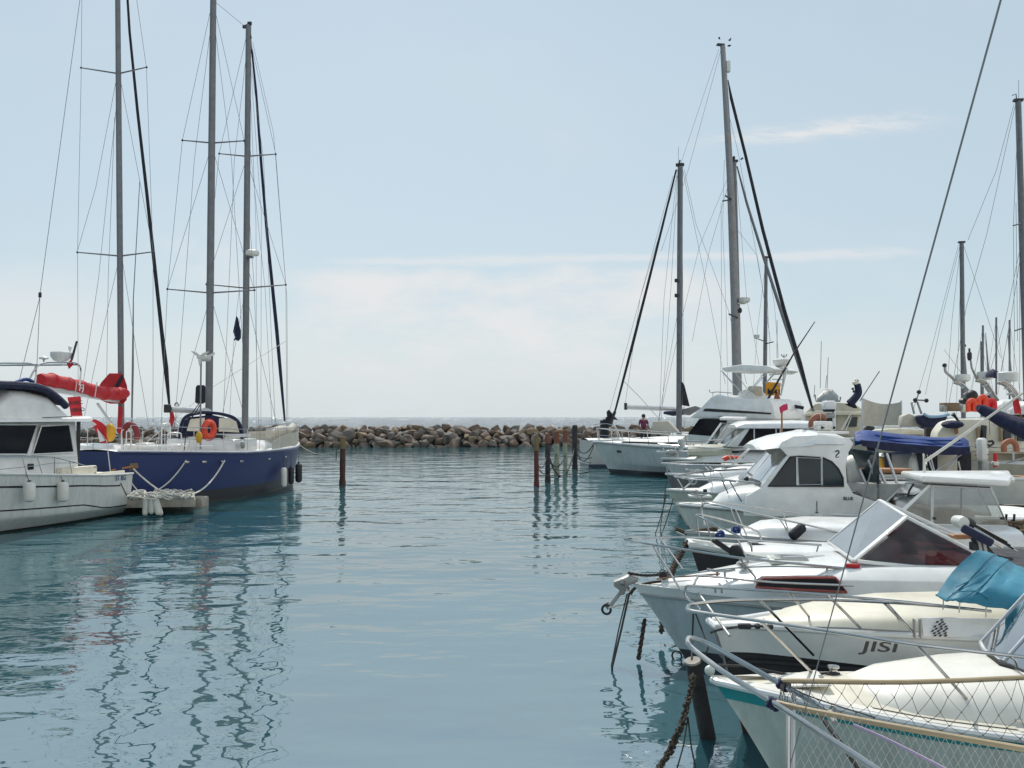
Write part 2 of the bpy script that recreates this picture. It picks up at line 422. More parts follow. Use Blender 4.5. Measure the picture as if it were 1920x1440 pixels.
# low cloud bank over the sea, a puff at the left
bank = mth('MULTIPLY', sstep(vw, .172, .148), mth('MULTIPLY', sstep(u, -.33, -.17), sstep(u, .36, .14)))
bank = mth('MULTIPLY', bank, mth('MULTIPLY_ADD', sstep(nz(7, 1, 2.4, 7), .34, .62), .75, .25))
low = sstep(vw, .15, .0)
puff = mth('MULTIPLY', mth('MULTIPLY', gauss(u, -.335, .075), gauss(vw, .18, .045)), mth('MULTIPLY', sstep(nz(9, 1, 1.5), .35, .7), .8))
left = mth('MULTIPLY', mth('MULTIPLY', sstep(u, -.36, -.5), sstep(vw, .2, .1)), .6)
wisp = mth('MULTIPLY', sstep(nz(2.6, 1, 1.8), .45, .8), .22)
cl = mth('MAXIMUM', mth('MAXIMUM', s1, s2), mth('MAXIMUM', mth('MULTIPLY', bank, .95), mth('MAXIMUM', puff, left)))
cl = mth('MAXIMUM', cl, mth('MULTIPLY', low, .7)); cl = mth('MAXIMUM', cl, wisp); cl = mth('MULTIPLY', cl, front, clamp=True)
def phys(c): return tuple(x/STR for x in c)
CLOUD = (.75, .757, .762); HAZE = (.645, .7, .725)
hz = mixc(nt, phys(CLOUD), phys(HAZE), sstep(v, .1, .0))
hazed = mixc(nt, sky.outputs[0], mixc(nt, phys((.535, .655, .712)), phys((.36, .54, .69)), sstep(Z, .3, .66)), SKYMIX)
# bright hazy glow high in front, round the veiled sun
glow = mth('MULTIPLY', sstep(Z, .6, .8), sstep(Y, .05, .4))
hazed = mixc(nt, hazed, phys((1.2, 1.3, 1.36)), glow)
# bright cloud added out of view, right and behind, to lift shaded hull sides
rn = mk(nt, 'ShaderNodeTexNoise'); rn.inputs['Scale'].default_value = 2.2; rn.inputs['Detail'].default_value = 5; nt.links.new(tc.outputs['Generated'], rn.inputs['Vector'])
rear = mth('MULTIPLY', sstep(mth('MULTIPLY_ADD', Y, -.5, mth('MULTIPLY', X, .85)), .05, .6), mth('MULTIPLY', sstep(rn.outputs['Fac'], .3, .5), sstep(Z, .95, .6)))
hazed = mixc(nt, hazed, phys(REAR_FILL), rear)
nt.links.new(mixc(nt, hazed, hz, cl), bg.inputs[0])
sl = bpy.data.lights.new('sun', 'SUN'); so = bpy.data.objects.new('sun', sl); COL.objects.link(so)
sd = Vector((sin(SUN_AZ)*cos(SUN_EL), cos(SUN_AZ)*cos(SUN_EL), sin(SUN_EL)))
so.rotation_euler = sd.to_track_quat('Z', 'Y').to_euler(); so.location = sd*80
sl.energy = 3.2; sl.angle = radians(.8); sl.color = (1, .95, .87)
SC.view_settings.view_transform = 'Standard'; SC.view_settings.look = 'None'; SC.view_settings.exposure = 0.1; SC.view_settings.gamma = 1
SC.cycles.max_bounces = 8; SC.cycles.transparent_max_bounces = 16; SC.cycles.caustics_reflective = False; SC.cycles.caustics_refractive = False
SC.cycles.use_denoising = True; SC.cycles.sample_clamp_indirect = 6

# ------------------------------------------------------------ water
wm, nt, b, out = nodes('harbour_water')
g = nt.nodes.new('ShaderNodeNewGeometry'); spw = nt.nodes.new('ShaderNodeSeparateXYZ'); nt.links.new(g.outputs['Position'], spw.inputs[0])
def wn(scale, sx, sy, detail, rough=.5, rot=0, dist=0):
    mp = nt.nodes.new('ShaderNodeMapping'); mp.inputs['Scale'].default_value = (sx, sy, 1); mp.inputs['Rotation'].default_value = (0, 0, rot)
    nt.links.new(g.outputs['Position'], mp.inputs[0]); n = mk(nt, 'ShaderNodeTexNoise')
    n.inputs['Scale'].default_value = scale; n.inputs['Detail'].default_value = detail; n.inputs['Roughness'].default_value = rough; n.inputs['Distortion'].default_value = dist
    nt.links.new(mp.outputs[0], n.inputs['Vector']); return n.outputs['Fac']
# heights in metres: swell, wavelets, ripples; patches of wind
patch = ramp(nt, wn(.09, 1, .6, 3), [(.38, .2), (.62, 1.0)])
sea = sstep(spw.outputs[1], 96, 104)
def mul(*a):
    r = a[0]
    for x in a[1:]: r = mth('MULTIPLY', r, x)
    return r
h = mth('ADD', mul(wn(.55, .7, 1.0, 2, .45, .12), .105), mul(wn(1.9, .6, 1.0, 2, .5, -.1), .027))
h = mth('ADD', h, mul(wn(6.0, .55, 1.0, 2, .5, .15), .006, patch))
h = mth('ADD', h, mul(wn(.55, .6, 1, 6, .68), 2.6, sea))
bp = nt.nodes.new('ShaderNodeBump'); bp.inputs['Strength'].default_value = 1; bp.inputs['Distance'].default_value = 1
nt.links.new(h, bp.inputs['Height']); nt.links.new(bp.outputs[0], b.inputs['Normal'])
deep = mixc(nt, WDEEP, tuple(c*1.35 for c in WDEEP), ramp(nt, wn(.12, 1, 1, 3), [(.35, 0.0), (.65, 1.0)]))
nt.links.new(mixc(nt, deep, (.02, .07, .11), sea), b.inputs['Base Color'])
nt.links.new(mth('MULTIPLY_ADD', sea, .08, .02), b.inputs['Roughness']); nt.links.new(mth('MULTIPLY_ADD', sea, 1.5 - WIOR, WIOR), b.inputs['IOR'])
mb = MB()
ys = [-60, -10, 0, 5, 10, 15, 20, 30, 40, 60, 80, 100, 140, 200, 400, 900, 3000, 12000, 40000]
xs = [-40000, -8000, -1500, -300, -80, -20, 0, 20, 80, 300, 1500, 8000, 40000]
mb.loft([[(x, y, 0) for x in xs] for y in ys])
wo = bpy.data.objects.new('water', make_mesh('water', mb, wm)); COL.objects.link(wo); wo['kind'] = 'structure'
wo['label'] = 'calm teal harbour water with soft ripples, running out to the open sea'

# ------------------------------------------------------------ breakwater
rk = dict(ochre=mat('ochre_rock', (.23, .165, .1), .9, var=.4, scale=1.6, bump=.8, bscale=6, dirt=(.1, .08, .06), dirt_amt=.6),
          grey=mat('grey_rock', (.15, .128, .108), .9, var=.4, scale=1.4, bump=.8, bscale=6, dirt=(.07, .06, .055), dirt_amt=.6),
          brown=mat('brown_rock', (.18, .13, .098), .9, var=.4, scale=1.5, bump=.8, bscale=6, dirt=(.08, .06, .05), dirt_amt=.6))
mb = MB()
def byl(x): return 93.0 + 1.5*sin(x*.05)
mb.loft([[(x, byl(x)+dy, z) for dy, z in ((-1.9, -.6), (.1, .5), (1.6, 1.2), (4.5, 1.4), (10, -.6))] for x in range(-105, 120, 3)])
bw = bpy.data.objects.new('breakwater_bank', make_mesh('breakwater_bank', mb, mat('dark_rubble', (.06, .052, .045), .95, var=.4, bump=.8, bscale=4))); COL.objects.link(bw); bw['kind'] = 'structure'
bw['label'] = 'rubble core of the breakwater under the boulders'
def rock_mesh(i, m):
    r = random.Random(i); bm = bmesh.new()
    for k in range(16):
        p = Vector((r.gauss(0, 1), r.gauss(0, 1), r.gauss(0, 1))).normalized()
        p = Vector((p.x*r.uniform(.75, 1.1), p.y*r.uniform(.6, .9), p.z*r.uniform(.55, .85))); bm.verts.new(p)
    bmesh.ops.convex_hull(bm, input=bm.verts)
    bmesh.ops.delete(bm, geom=[v for v in bm.verts if not v.link_faces], context='VERTS')
    bmesh.ops.bevel(bm, geom=list(bm.edges), offset=.06, segments=2, profile=.6, affect='EDGES', clamp_overlap=True)
    me = bpy.data.meshes.new('rock'); bm.to_mesh(me); bm.free(); me.materials.append(rk[m])
    me.polygons.foreach_set('use_smooth', [True]*len(me.polygons)); me.set_sharp_from_angle(angle=radians(40)); return me
rmesh = {c: [rock_mesh(i*3+j+11, c) for i in range(5)] for j, c in enumerate(('ochre', 'grey', 'brown'))}
words_ = dict(ochre='ochre boulder piled on the breakwater', grey='grey boulder piled on the breakwater', brown='reddish brown boulder piled on the breakwater')
nb = 0
for row, (dy, z, sc) in enumerate(((-1.55, .08, .74), (-1.0, .52, .78), (-.4, .98, .76), (.5, 1.4, .76), (1.7, 1.72, .72))):
    x = -45.0 + row*.4
    while x < (13 if row < 2 else 24 if row < 3 else 34):
        c = R.choices(('ochre', 'grey', 'brown'), (.16, .46, .38))[0]; s = sc*R.choice((.68, .8, .9, 1, 1.05, 1.2))
        o = bpy.data.objects.new('boulder', R.choice(rmesh[c])); COL.objects.link(o); nb += 1
        o.location = (x, byl(x)+dy+R.uniform(-.3, .3), z+R.uniform(-.2, .2)*(1 if row < 3 else .35)); o.scale = (s*R.uniform(.95, 1.25), s, s*R.uniform(.8, 1.1))
        o.rotation_euler = (R.uniform(-.7, .7), R.uniform(-.5, .5), R.uniform(0, 6.3)); tag(o, words_[c], 'boulder', c + ' boulders of the breakwater')
        x += s*R.uniform(1.2, 1.5)*(1 if x > -27 else 1.5)
print('BOULDERS', nb)

# ------------------------------------------------------------ pilings
rusty = mat('rusty_steel', (.075, .035, .024), .85, var=.5, scale=4, dirt=(.02, .018, .015), dirt_amt=.8, bump=.5)
palep = mat('pale_fouled_pile', (.34, .36, .27), .8, var=.3, dirt=(.1, .09, .06), dirt_amt=.6, bump=.4)
darkp = mat('dark_pile', (.035, .032, .035), .8, var=.5, dirt=(.09, .06, .04), dirt_amt=.5, bump=.4)
ochr = mat('ochre_pile_top', (.2, .14, .065), .85, var=.3, dirt=(.07, .05, .03), dirt_amt=.6, bump=.4)
redp = mat('faded_red_paint', (.2, .07, .045), .8, var=.35, dirt=(.3, .22, .15), dirt_amt=.5)
darkred = mat('dark_red_pile', (.13, .03, .028), .8, var=.4, dirt=(.03, .02, .02), dirt_amt=.7, bump=.3)
def piling(px, ytop, ybot, wpx, body, top, frac, label):
    d = (EYE)*FPX/(ybot-782); P0 = at(px, ybot, d); zt = at(px, ytop, d).z; r = wpx*d/FPX/2
    t = Thing('mooring_pile', label, 'mooring pile', (P0.x, P0.y, 0), 0, 'mooring piles in the harbour')
    zc = zt*(1-frac)
    prof = [(r*1.15, -.5), (r*1.2, .1), (r*1.05, .25)] + [(r*R.uniform(.93, 1.08), lerp(.3, zc, k/6)) for k in range(7)]
    t.part('shaft', MB().lathe(prof, (0,0,0), (R.uniform(-.01, .01), 0, 1), 14), body)
    t.part('cap', MB().lathe([(r*1.06, zc), (r*1.1, lerp(zc, zt, .5)), (r*1.02, zt-.05), (r*.7, zt), (.01, zt+.01)], (0,0,0), (0,0,1), 14), top)
    return t, P0, zt
piling(642, 818, 908, 10.5, rusty, ochr, .26, 'lone rusty mooring pile with an ochre top in open water beside the blue hull')
PIL = [piling(1006, 816, 911, 9, darkred, ochr, .3, 'dark red mooring pile with yellowish top, leftmost of the pile row'),
       piling(1027, 813, 903, 9.5, darkp, redp, .2, 'black mooring pile with orange red top, second of the row'),
       piling(1044, 808, 891, 9.5, palep, redp, .28, 'pale fouled mooring pile with a red top, middle of the row'),
       piling(1060, 806, 886, 8.5, palep, redp, .3, 'slim greyish mooring pile with a red top, next to the black one'),
       piling(1078, 797, 879, 9.5, darkp, darkp, .1, 'all black mooring pile, tallest and nearest to the white bow')]
# ================================================================ LEFT: trawler cruiser
T = Thing('cabin_cruiser', 'white trawler cruiser with flybridge and dark wheelhouse windows, stern at the grey pontoon', 'boat', (-14.95, 19.5, 0), radians(78.3))
hs = Hull(9.0, 3.2, [(0, 1.95), (.35, 1.62), (.6, 1.45), (.85, 1.3), (1, 1.27)], rake=.8, bowp=2.4, wlp=1.8, taper=.08, wlw=.9, chine=(.62, .55))
T.part('hull', hs.shell(), hullmat('trawler_hull', (.62, .64, .62), (.03, .03, .035), .04))
T.part('deck', hs.deck(), M['deck'])
T.part('gunwale', hs.rub(0, .035, .01), M['white'])
for a, bb, nm in ((.17, .195, 'upper'), (.5, .52, 'lower')):
    f = (lambda q, a=a: a + .05*max(0, q-.75)/.25) if nm == 'upper' else (lambda q, a=a: a + .1*smst(q)) 
    def smst(q): t = min(1, max(0, (q-.72)/.15)); return t*t*(3-2*t)
    T.part('hull_stripe', hs.strip(0, 0, .008, .05, .93 if nm == 'upper' else .99, (1, -1), lambda q, f=f: f(q), lambda q, f=f, w_=bb-a: f(q)+w_), M['glassd'])
T.part('hull_stripe', MB().tube([hs.P(.93, .17, -1, .012), hs.P(.985, .49, -1, .012)], .012, 6), M['glassd'])
T.part('swim_platform', MB().prism([(9.0, -1.35, .3), (9.45, -1.2, .3), (9.45, 1.2, .3), (9.0, 1.35, .3)], (0, 0, .07)), M['white'], bevel=.015)
T.part('rudder', MB().prism([(8.9, -.03, .25), (9.4, -.03, .25), (9.25, -.03, -.3), (8.9, -.03, -.3)], (0, .06, 0)), M['white'])
# deckhouse
ys_ = -1.22
zr = T.p(60, 789, y=ys_).z; xa = T.p(151, 840, y=ys_).x
house = MB()
house.loft([[Vector((x, s_*(1.22 - .1*(z-1.2)), z)) for s_ in (-1, 1) for z in ((1.2, zr) if s_ < 0 else (zr, 1.2))] for x in (2.9, xa)], caps=True)
T.part('wheelhouse', house, M['white'], bevel=.05)
def win(th, poly, y, nm='window', m_='glassd', fr='white', r=.022, side_y=None):
    P = [th.p(a, c, y=y) for a, c in poly]; nn = Vector((0, -1, 0))
    w_ = th.part(nm, MB().prism([p + nn*.012 for p in P], (0, .03, 0)), M[m_])
    if fr: th.part('frame', MB().tube(smooth([p + nn*.012 for p in P], 1, True), r, 6, closed=True), M[fr], w_)
    return w_
yw = ys_+.07
win(T, [(77, 799), (129, 796), (137, 848), (60, 852)], yw); win(T, [(-80, 796), (68, 796), (50, 852), (-100, 852)], yw)
T.part('window_rail', MB().tube([T.p(-60, 857, y=ys_-.02), T.p(146, 857, y=ys_-.02)], .012, 6), M['steel'])
dr = T.part('aft_door', MB().box((xa+.02, -.25, 1.75), (.05, 1.6, 1.2)), M['glassd'])
T.part('door_post', MB().bar((xa+.03, ys_+.1, 1.2), (xa+.03, ys_+.1, zr), .06, .1), M['black'])
xo = T.p(176, 780, y=ys_).x
rf = roof([(2.3, 1.2, 1.2, zr-.02, zr+.06), (2.5, 1.32, 1.3, zr-.03, zr+.1), (xo-.3, 1.32, 1.3, zr-.03, zr+.13), (xo, 1.2, 1.15, zr+.02, zr+.14)], 5)
T.part('roof', rf, M['white'])
T.part('roof_trim', MB().tube([T.p(80, 783, y=-1.33), T.p(135, 781, y=-1.33)], .012, 5), M['black'])
# flybridge coaming with dark canvas edge
zt = T.p(40, 728, y=-1.1).z; x1 = T.p(126, 770, y=-1.15).x
fb = roof([(3.6, 1.2, 1.15, zr+.05, zr+.25), (4.4, 1.22, 1.15, zr+.05, zt), (x1-1.6, 1.22, 1.15, zr+.05, zt), (x1-.7, 1.22, 1.15, zr+.05, zt-.12), (x1, 1.2, 1.15, zr+.05, zr+.22)], 6)
T.part('flybridge', fb, M['white'])
edge = [T.p(a, c, y=-1.2) for a, c in ((-150, 722), (-60, 720), (0, 721), (45, 723), (75, 727), (97, 738), (112, 750), (124, 762))]
T.part('canvas_edge', MB().tube(smooth(edge, 3), .1, 8), M['navy'])
T.part('folded_canvas', MB().tube(smooth([T.p(30, 717, y=-.9), T.p(48, 711, y=-.9), T.p(62, 716, y=-.9)], 3), [.05, .12, .05], 8), M['blue'])
T.part('canvas_top', MB().cloth([[p.lerp(Vector((p.x, 1.15, p.z)), k/4) + Vector((0, 0, .1*sin(pi*k/4))) for k in range(5)] for p in smooth(edge, 2)], .03), M['navy'])
# radar arch
def A(px, py, y): return T.p(px, py, y=y)
for y in (-.75, .75):
    T.part('arch_tube', MB().tube(smooth([A(55, 712, -.75), A(66, 692, -.75), A(80, 681, -.75), A(118, 680, -.75), A(142, 681, -.75), A(151, 690, -.75), A(151, 706, -.75), A(149, 722, -.75)], 3) if y < 0 else
           [Vector((p.x, .75, p.z)) for p in smooth([A(55, 712, -.75), A(66, 692, -.75), A(80, 681, -.75), A(118, 680, -.75), A(142, 681, -.75), A(151, 690, -.75), A(149, 722, -.75)], 3)], .025, 8), M['steel'])
for px in (72, 118, 146):
    a = A(px, 684, -.75); T.part('arch_crossbar', MB().tube([a, Vector((a.x, .75, a.z))], .022, 8), M['steel'])
rc = A(114, 679, -.3)
rd = T.part('radar_dome', MB().lathe([(.1, 0), (.2, .05), (.28, .16), (.29, .28), (.27, .3), (.01, .31)], rc, (0,0,1), 20), M['white'])
T.part('gps_antenna', MB().lathe([(.025, 0), (.025, .1), (.13, .12), (.12, .16), (.03, .2), (.01, .21)], A(82, 681, -.6), (0,0,1), 14), M['shade'])
T.part('whip_antenna', MB().tube([A(132, 681, -.6), A(135, 672, -.6), A(144, 640, -.6)], [.025, .035, .03], 8), M['black'])
T.part('all_round_light', MB().lathe([(.02, 0), (.02, .1), (.045, .1), (.045, .2), (.01, .22)], A(131, 662, -.2), (0,0,1), 10), M['shade'])
# side rails
zrl = lambda px, py, y=-1.5: T.p(px, py, y=y)
T.part('guard_rail', MB().tube([zrl(-150, 852), zrl(0, 855), zrl(60, 855), zrl(100, 857), zrl(140, 867), zrl(160, 873)], .015, 7), M['steel'])
T.part('lower_rail', MB().tube([zrl(-150, 880), zrl(0, 880), zrl(60, 874), zrl(100, 868), zrl(145, 868)], .01, 6), M['steel'])
for (a, c), (e, f) in (((41, 855), (51, 893)), ((69, 855), (79, 888)), ((102, 857), (102, 896)), ((130, 864), (136, 893)), ((-30, 854), (-22, 890))):
    T.part('stanchion', MB().tube([zrl(a, c), zrl(e, f)], .013, 6), M['steel'])
pl = T.p(56, 875, y=-1.16)
T.part('portlight', MB().box(pl, (.2, .1, .16)), M['glassd'], bevel=.02)
T.part('bench', MB().box((6.7, -1.28, 1.42), (1.5, .2, .35)), M['cream'], bevel=.04)
T.part('cockpit_side', MB().box((7.9, -1.28, 1.3), (1.9, .06, .14)), M['cream'], bevel=.02)
T.part('winch', MB().lathe([(.09, 0), (.1, .05), (.06, .09), (.06, .17), (.11, .2), (.1, .24), (.01, .25)], T.p(174, 889, y=-1.3), (0,0,1), 14), M['galv'])
q0 = T.p(194, 906, y=-1.5); hp = hs.P(.905, .115, -1, .015)
ux = (hs.P(.97, .1, -1) - hs.P(.9, .1, -1)).normalized()
T.part('lettering', text_mb('ST BG', .21, hs.P(.897, .115, -1, .02), ux, (0, .05, 1), .004), M['inkb'])
for px, n_ in ((55, 'between the two wheelhouse windows'), (118, 'near its stern')):
    top = T.p(px, 903, y=-1.66); bot = T.p(px, 941, y=-1.66)
    fender('fender', T.w(top), T.w(bot), .15, M['fenderw'], 'white fender hanging on the trawler cruiser, ' + n_, 'white fenders on the trawler', T.w(top + Vector((0, .12, .25))))
# flags hung on it
fl = MB(); A0, A1, A2, A3 = at(126, 745, 26.6), at(150, 743, 26.8), at(156, 782, 26.8), at(133, 784, 26.6)
fl.cloth([[A0.lerp(A1, k/6).lerp(A3.lerp(A2, k/6), j/5) + Vector((0, .03*sin(k*1.4+j*.6), 0)) for k in range(7)] for j in range(6)], .008)
bn = Thing('banner', 'square red cloth banner with dark lettering under the radar arch of the trawler', 'banner', A3)
m2 = MB(); m2.v = [bn.l(v) for v in fl.v]; m2.f = fl.f; bn.part('cloth', m2, M['redf'])
ux = (A1-A0).normalized(); 
for j, tx in enumerate(('AVEC', 'VEND')):
    tmb = text_mb(tx, .15, bn.l(A0.lerp(A3, .38+.34*j) + ux*.04 + Vector((0.0, -.05, 0))), ux, (A0-A3), .003); bn.part('lettering', tmb, M['ink'])
a, c = at(130, 674, 26.3), at(132, 690, 26.3)
solo('pennant', MB().prism([at(125, 681, 26.3), at(133, 674, 26.3), at(138, 683, 26.3), at(129, 692, 26.3)], (0, .015, 0)), M['redf'], 'tiny red pennant on the arch beside the radar dome of the trawler', 'flag')
fs = Thing('ensign_flag', 'red and white ensign drooping from a slanted staff behind the trawler', 'flag', at(207, 885, 28.4))
g = [[(166, 785), (181, 787), (192, 793), (200, 800)], [(173, 795), (184, 801), (193, 808), (200, 817)], [(182, 812), (190, 817), (197, 822), (203, 828)], [(190, 831), (196, 831), (202, 830), (208, 829)]]
fs.part('cloth', MB().cloth([[fs.d(x, y, 28.4 + .05*((i+j) % 2)) for j, (x, y) in enumerate(r_)] for i, r_ in enumerate(g)], .01), M['redf'])
fs.part('white_panel', MB().sheet([fs.d(182, 803, 28.3), fs.d(197, 826, 28.3), fs.d(187, 829, 28.3)], .012), M['signw'])
fs.part('white_panel', MB().sheet([fs.d(167, 786, 28.3), fs.d(181, 796, 28.3), fs.d(176, 799, 28.3)], .012), M['signw'])
fs.part('staff', MB().tube([fs.d(166, 783, 28.45), fs.d(200, 826, 28.4), fs.d(207, 885, 28.4)], .015, 6), M['alul'])

# ================================================================ rig helper
def mast(b, name, base, top, r0, r1, m_='alu', sx=.75):
    return b.part(name, MB().tube([base, base.lerp(top, .5), top], [r0, r0, r1], 12, sx=sx), M[m_])
def wires(b, lst, r=.009, nm='shroud', m_='wire'):
    for pts in lst: b.part(nm, MB().tube(pts, r, 5), M[m_])
def spreaders(b, ms, c, l, r_, rad=.03):
    for tip in (l, r_):
        b.part('spreader', MB().tube([c, tip], [rad*1.2, rad*.8], 8), M['alu'], ms)
        b.part('spreader_tip', MB().ball(tip, rad*1.5, 8, 6), M['black'], ms)

# ================================================================ sailing yacht with red sail cover
SA = Thing('sailing_yacht', 'white sailing yacht with a red sail cover along its boom, behind the trawler', 'sailboat', (-16.2, 43.2, 0), radians(-90.5))
ha = Hull(14, 3.9, [(0, 1.75), (.4, 1.45), (1, 1.45)], rake=1.0, bowp=2.1, wlp=1.5, taper=.3, wlw=.85)
SA.part('hull', ha.shell(), hullmat('yacht_hull', (.7, .7, .68), (.05, .08, .25), .08)); SA.part('deck', ha.deck(.1), M['deck'])
SA.part('coachroof', roof([(3.6, .5, .3, 1.45, 1.5), (4.2, .9, .7, 1.45, 1.85), (8, 1.2, 1.0, 1.42, 2.0), (9.4, 1.2, 1.0, 1.4, 1.95), (9.5, 1.1, .95, 1.4, 1.7)]), M['white'])
dA = 36.8
mtop = at(219.5, -150, dA); mbase = at(228, 842, dA)
ma = mast(SA, 'mast', SA.l(mbase), SA.l(mtop), .125, .1, 'alu')
for (lx, ly), (cx, cy), (rx, ry) in (((152, 127), (222.5, 138), (275, 126)), ((145, 473), (226, 480), (288, 472))):
    spreaders(SA, ma, SA.d(cx, cy, dA), SA.d(lx, ly, dA-.2), SA.d(rx, ry, dA+.2))
wires(SA, [[SA.d(154, -60, dA), SA.d(152.5, 127, dA-.2), SA.d(145.5, 473, dA-.2), SA.d(147, 820, dA-.4)],
           [SA.d(242, -100, dA), SA.d(274.5, 126, dA+.2), SA.d(287, 472, dA+.2), SA.d(287, 830, dA+.4)],
           [SA.d(218, 150, dA), SA.d(180, 350, dA), SA.d(145.5, 470, dA-.2)], [SA.d(226, 150, dA), SA.d(287, 470, dA+.2)],
           [SA.d(222, 490, dA), SA.d(175, 700, dA), SA.d(150, 820, dA-.4)], [SA.d(230, 490, dA), SA.d(262, 700, dA), SA.d(284, 830, dA+.4)],
           [SA.d(218, 200, dA), SA.d(185, 520, dA), SA.d(150, 760, dA)], [SA.d(215, 220, dA), SA.d(203, 520, dA), SA.d(199, 780, dA)]])
wires(SA, [[SA.d(158, -60, 33), SA.d(75, 552, 30.8)], [SA.d(75, 556, 30.8), SA.d(36, 715, 30)], [SA.d(75, 556, 30.8), SA.d(68, 715, 30)]], .011, 'backstay')
SA.part('backstay_block', MB().box(SA.d(75, 553, 30.8), (.05, .1, .18)), M['black'], bevel=.015)
fu = [(238, -20), (243, 60), (258, 210), (275, 360), (290, 500), (303, 620), (311, 690), (318, 765)]
SA.part('furled_genoa', MB().tube([SA.d(x, y, lerp(37.5, 42.2, (y+20)/785)) for x, y in fu], [.05, .055, .065, .075, .085, .09, .12, .05], 8), M['darksail'])
SA.part('forestay', MB().tube([SA.d(318, 765, 42.2), SA.d(324, 832, 42.4)], .02, 6), M['wire'])
SA.part('furler_drum', MB().lathe([(.12, 0), (.13, .04), (.06, .06), (.06, .2), (.13, .22), (.1, .26), (.02, .5)], SA.d(321, 800, 42.3), (0,0,1), 12), M['red'])
bm0, bm1 = SA.d(226, 752, dA), SA.d(76, 726, 30.8)
SA.part('boom', MB().tube([bm0, bm1], .1, 10), M['alul'])
cov = [(75, 712, .2), (95, 714, .26), (120, 719, .24), (150, 725, .24), (175, 733, .24), (200, 738, .24), (215, 738, .25), (226, 738, .24), (234, 738, .2), (239, 737, .1)]
path = [SA.d(x, y, lerp(30.8, 36.6, (x-75)/165)) for x, y, r in cov]
cmb = MB(); cp = smooth(path, 4); crr = []
for i in range(len(cp)):
    t = i/4; k = min(int(t), 8); crr.append(lerp(cov[k][2], cov[k+1][2], t-k)*(1+.08*sin(i*1.7)))
cmb.tube(cp, crr, 14); 
sc_ = SA.part('sail_cover', cmb, M['red'])
SA.part('cover_hood', MB().prism([SA.d(x, y, 36.55) for x, y in ((203, 748), (206, 727), (213, 715), (221, 706), (229, 697), (236, 707), (241, 722), (243, 738), (240, 752), (232, 760), (222, 757))], (0, -.55, 0)), M['red'], sc_, bevel=.12)
SA.part('hood_opening', MB().prism([SA.d(x, y, 36.5) for x, y in ((213, 728), (221, 713), (229, 702), (227, 714), (220, 724))], (0, .05, 0)), M['darksail'], sc_)
for k_ in range(4, 34, 5): SA.part('cover_tie', MB().torus(cp[k_], crr[k_]*1.02, .012, cp[k_+1]-cp[k_-1], 18, 5), M['redf'], sc_)
SA.part('cover_logo', MB().tube([SA.d(149, 733, 32.9), SA.d(151, 722, 32.9), SA.d(157, 722, 32.9), SA.d(156, 727, 32.9), SA.d(150, 728, 32.9), SA.d(157, 728, 32.9), SA.d(154, 736, 32.9)], .022, 5), M['signw'], sc_)
for x in (144, 182): SA.part('lazy_line', MB().tube([SA.d(x, 716, 32.6), SA.d(x-4, 745, 32.6)], .018, 5), M['rope'])
SA.part('vang', MB().tube([SA.d(183, 757, 35), SA.d(221, 812, dA)], .05, 8), M['alul'])
SA.part('mast_cover', MB().tube([SA.d(226, 762, dA-.12), SA.d(224, 812, dA-.12)], .09, 10), M['red'])
SA.part('inner_stay', MB().tube([SA.d(262, 340, 37.6), SA.d(250, 560, 38), SA.d(249, 690, 38.2), SA.d(246, 845, 38.6)], [.015, .02, .045, .03], 6), M['wire'])
def pulpit(b, pts_top, legs, r=.02, nm='pulpit', m_='white'):
    p = b.part(nm, MB().tube(smooth(pts_top, 3), r, 7), M[m_])
    for a, c in legs: b.part('pulpit_leg', MB().tube([a, c], r*.9, 7), M[m_], p)
pulpit(SA, [SA.d(304, 848, 41.5), SA.d(304, 806, 41.5), SA.d(312, 793, 41.8), SA.d(322, 790, 42.6), SA.d(333, 794, 41.8), SA.d(338, 808, 41.5), SA.d(338, 848, 41.5)], [(SA.d(304, 815, 41.5), SA.d(338, 815, 41.5))])
for k in range(5):
    y0 = 3.0+k*2.1
    for s_ in (1, -1):
        p = ha.P(y0/14, 0, s_, -.08); SA.part('stanchion', MB().tube([p, p+Vector((0, 0, .62))], .014, 6), M['steel'])
for s_ in (1, -1): SA.part('lifeline', MB().tube([ha.P((3+k*2.1)/14, 0, s_, -.08)+Vector((0, 0, .6)) for k in range(5)], .007, 5), M['wire'])

# ================================================================ blue ketch
K = Thing('sailing_ketch', 'blue hulled two masted sailing ketch with a navy sprayhood, between pontoon and breakwater', 'sailboat', (-9.95, 42.1, 0), radians(-104.9))
hk = Hull(13.4, 4.8, [(0, 1.86), (.25, 1.7), (.6, 1.68), (1, 1.9)], rake=.5, bowp=2.9, wlp=2.3, taper=.62, wlw=.86, flare=1.5)
K.part('hull', hk.shell(12), hullmat('blue_hull', (.004, .02, .105), (.01, .013, .018), .42, dirt=(.012, .02, .07), gloss=.05, rough=.5))
K.part('deck', hk.deck(.08), M['deck']); K.part('toe_rail', hk.rub(-.01, .045, -.03), M['white'])
K.part('bulwark_edge', hk.rub(.02, .04, .01), mat('blue_bulwark', (.004, .018, .09), .4))
for px, py in ((350, 862), (385, 866), (420, 861), (453, 864), (505, 861), (537, 856)):
    o = K.I @ CAM; best = None
    for q in range(200):
        P = hk.P(q/200, .16, 1, .02); wv = K.w(P); x = 960 + FPX*wv.x/wv.y
        if best is None or abs(x-px) < best[0]: best = (abs(x-px), P, q/200)
    P = best[1]; tn = (hk.P(best[2]+.01, .16, 1) - hk.P(best[2], .16, 1)).normalized()
    K.part('fairlead', MB().bar(P-tn*.1, P+tn*.1, .05, .07), M['steel'], bevel=.012)
mk1, mk2 = 37.6, 35.0
mm = mast(K, 'main_mast', K.d(459, 840, mk1), K.d(466, 47, mk1), .135, .115)
mz = mast(K, 'mizzen_mast', K.d(391, 840, mk2), K.d(400, -8, mk2), .14, .12)
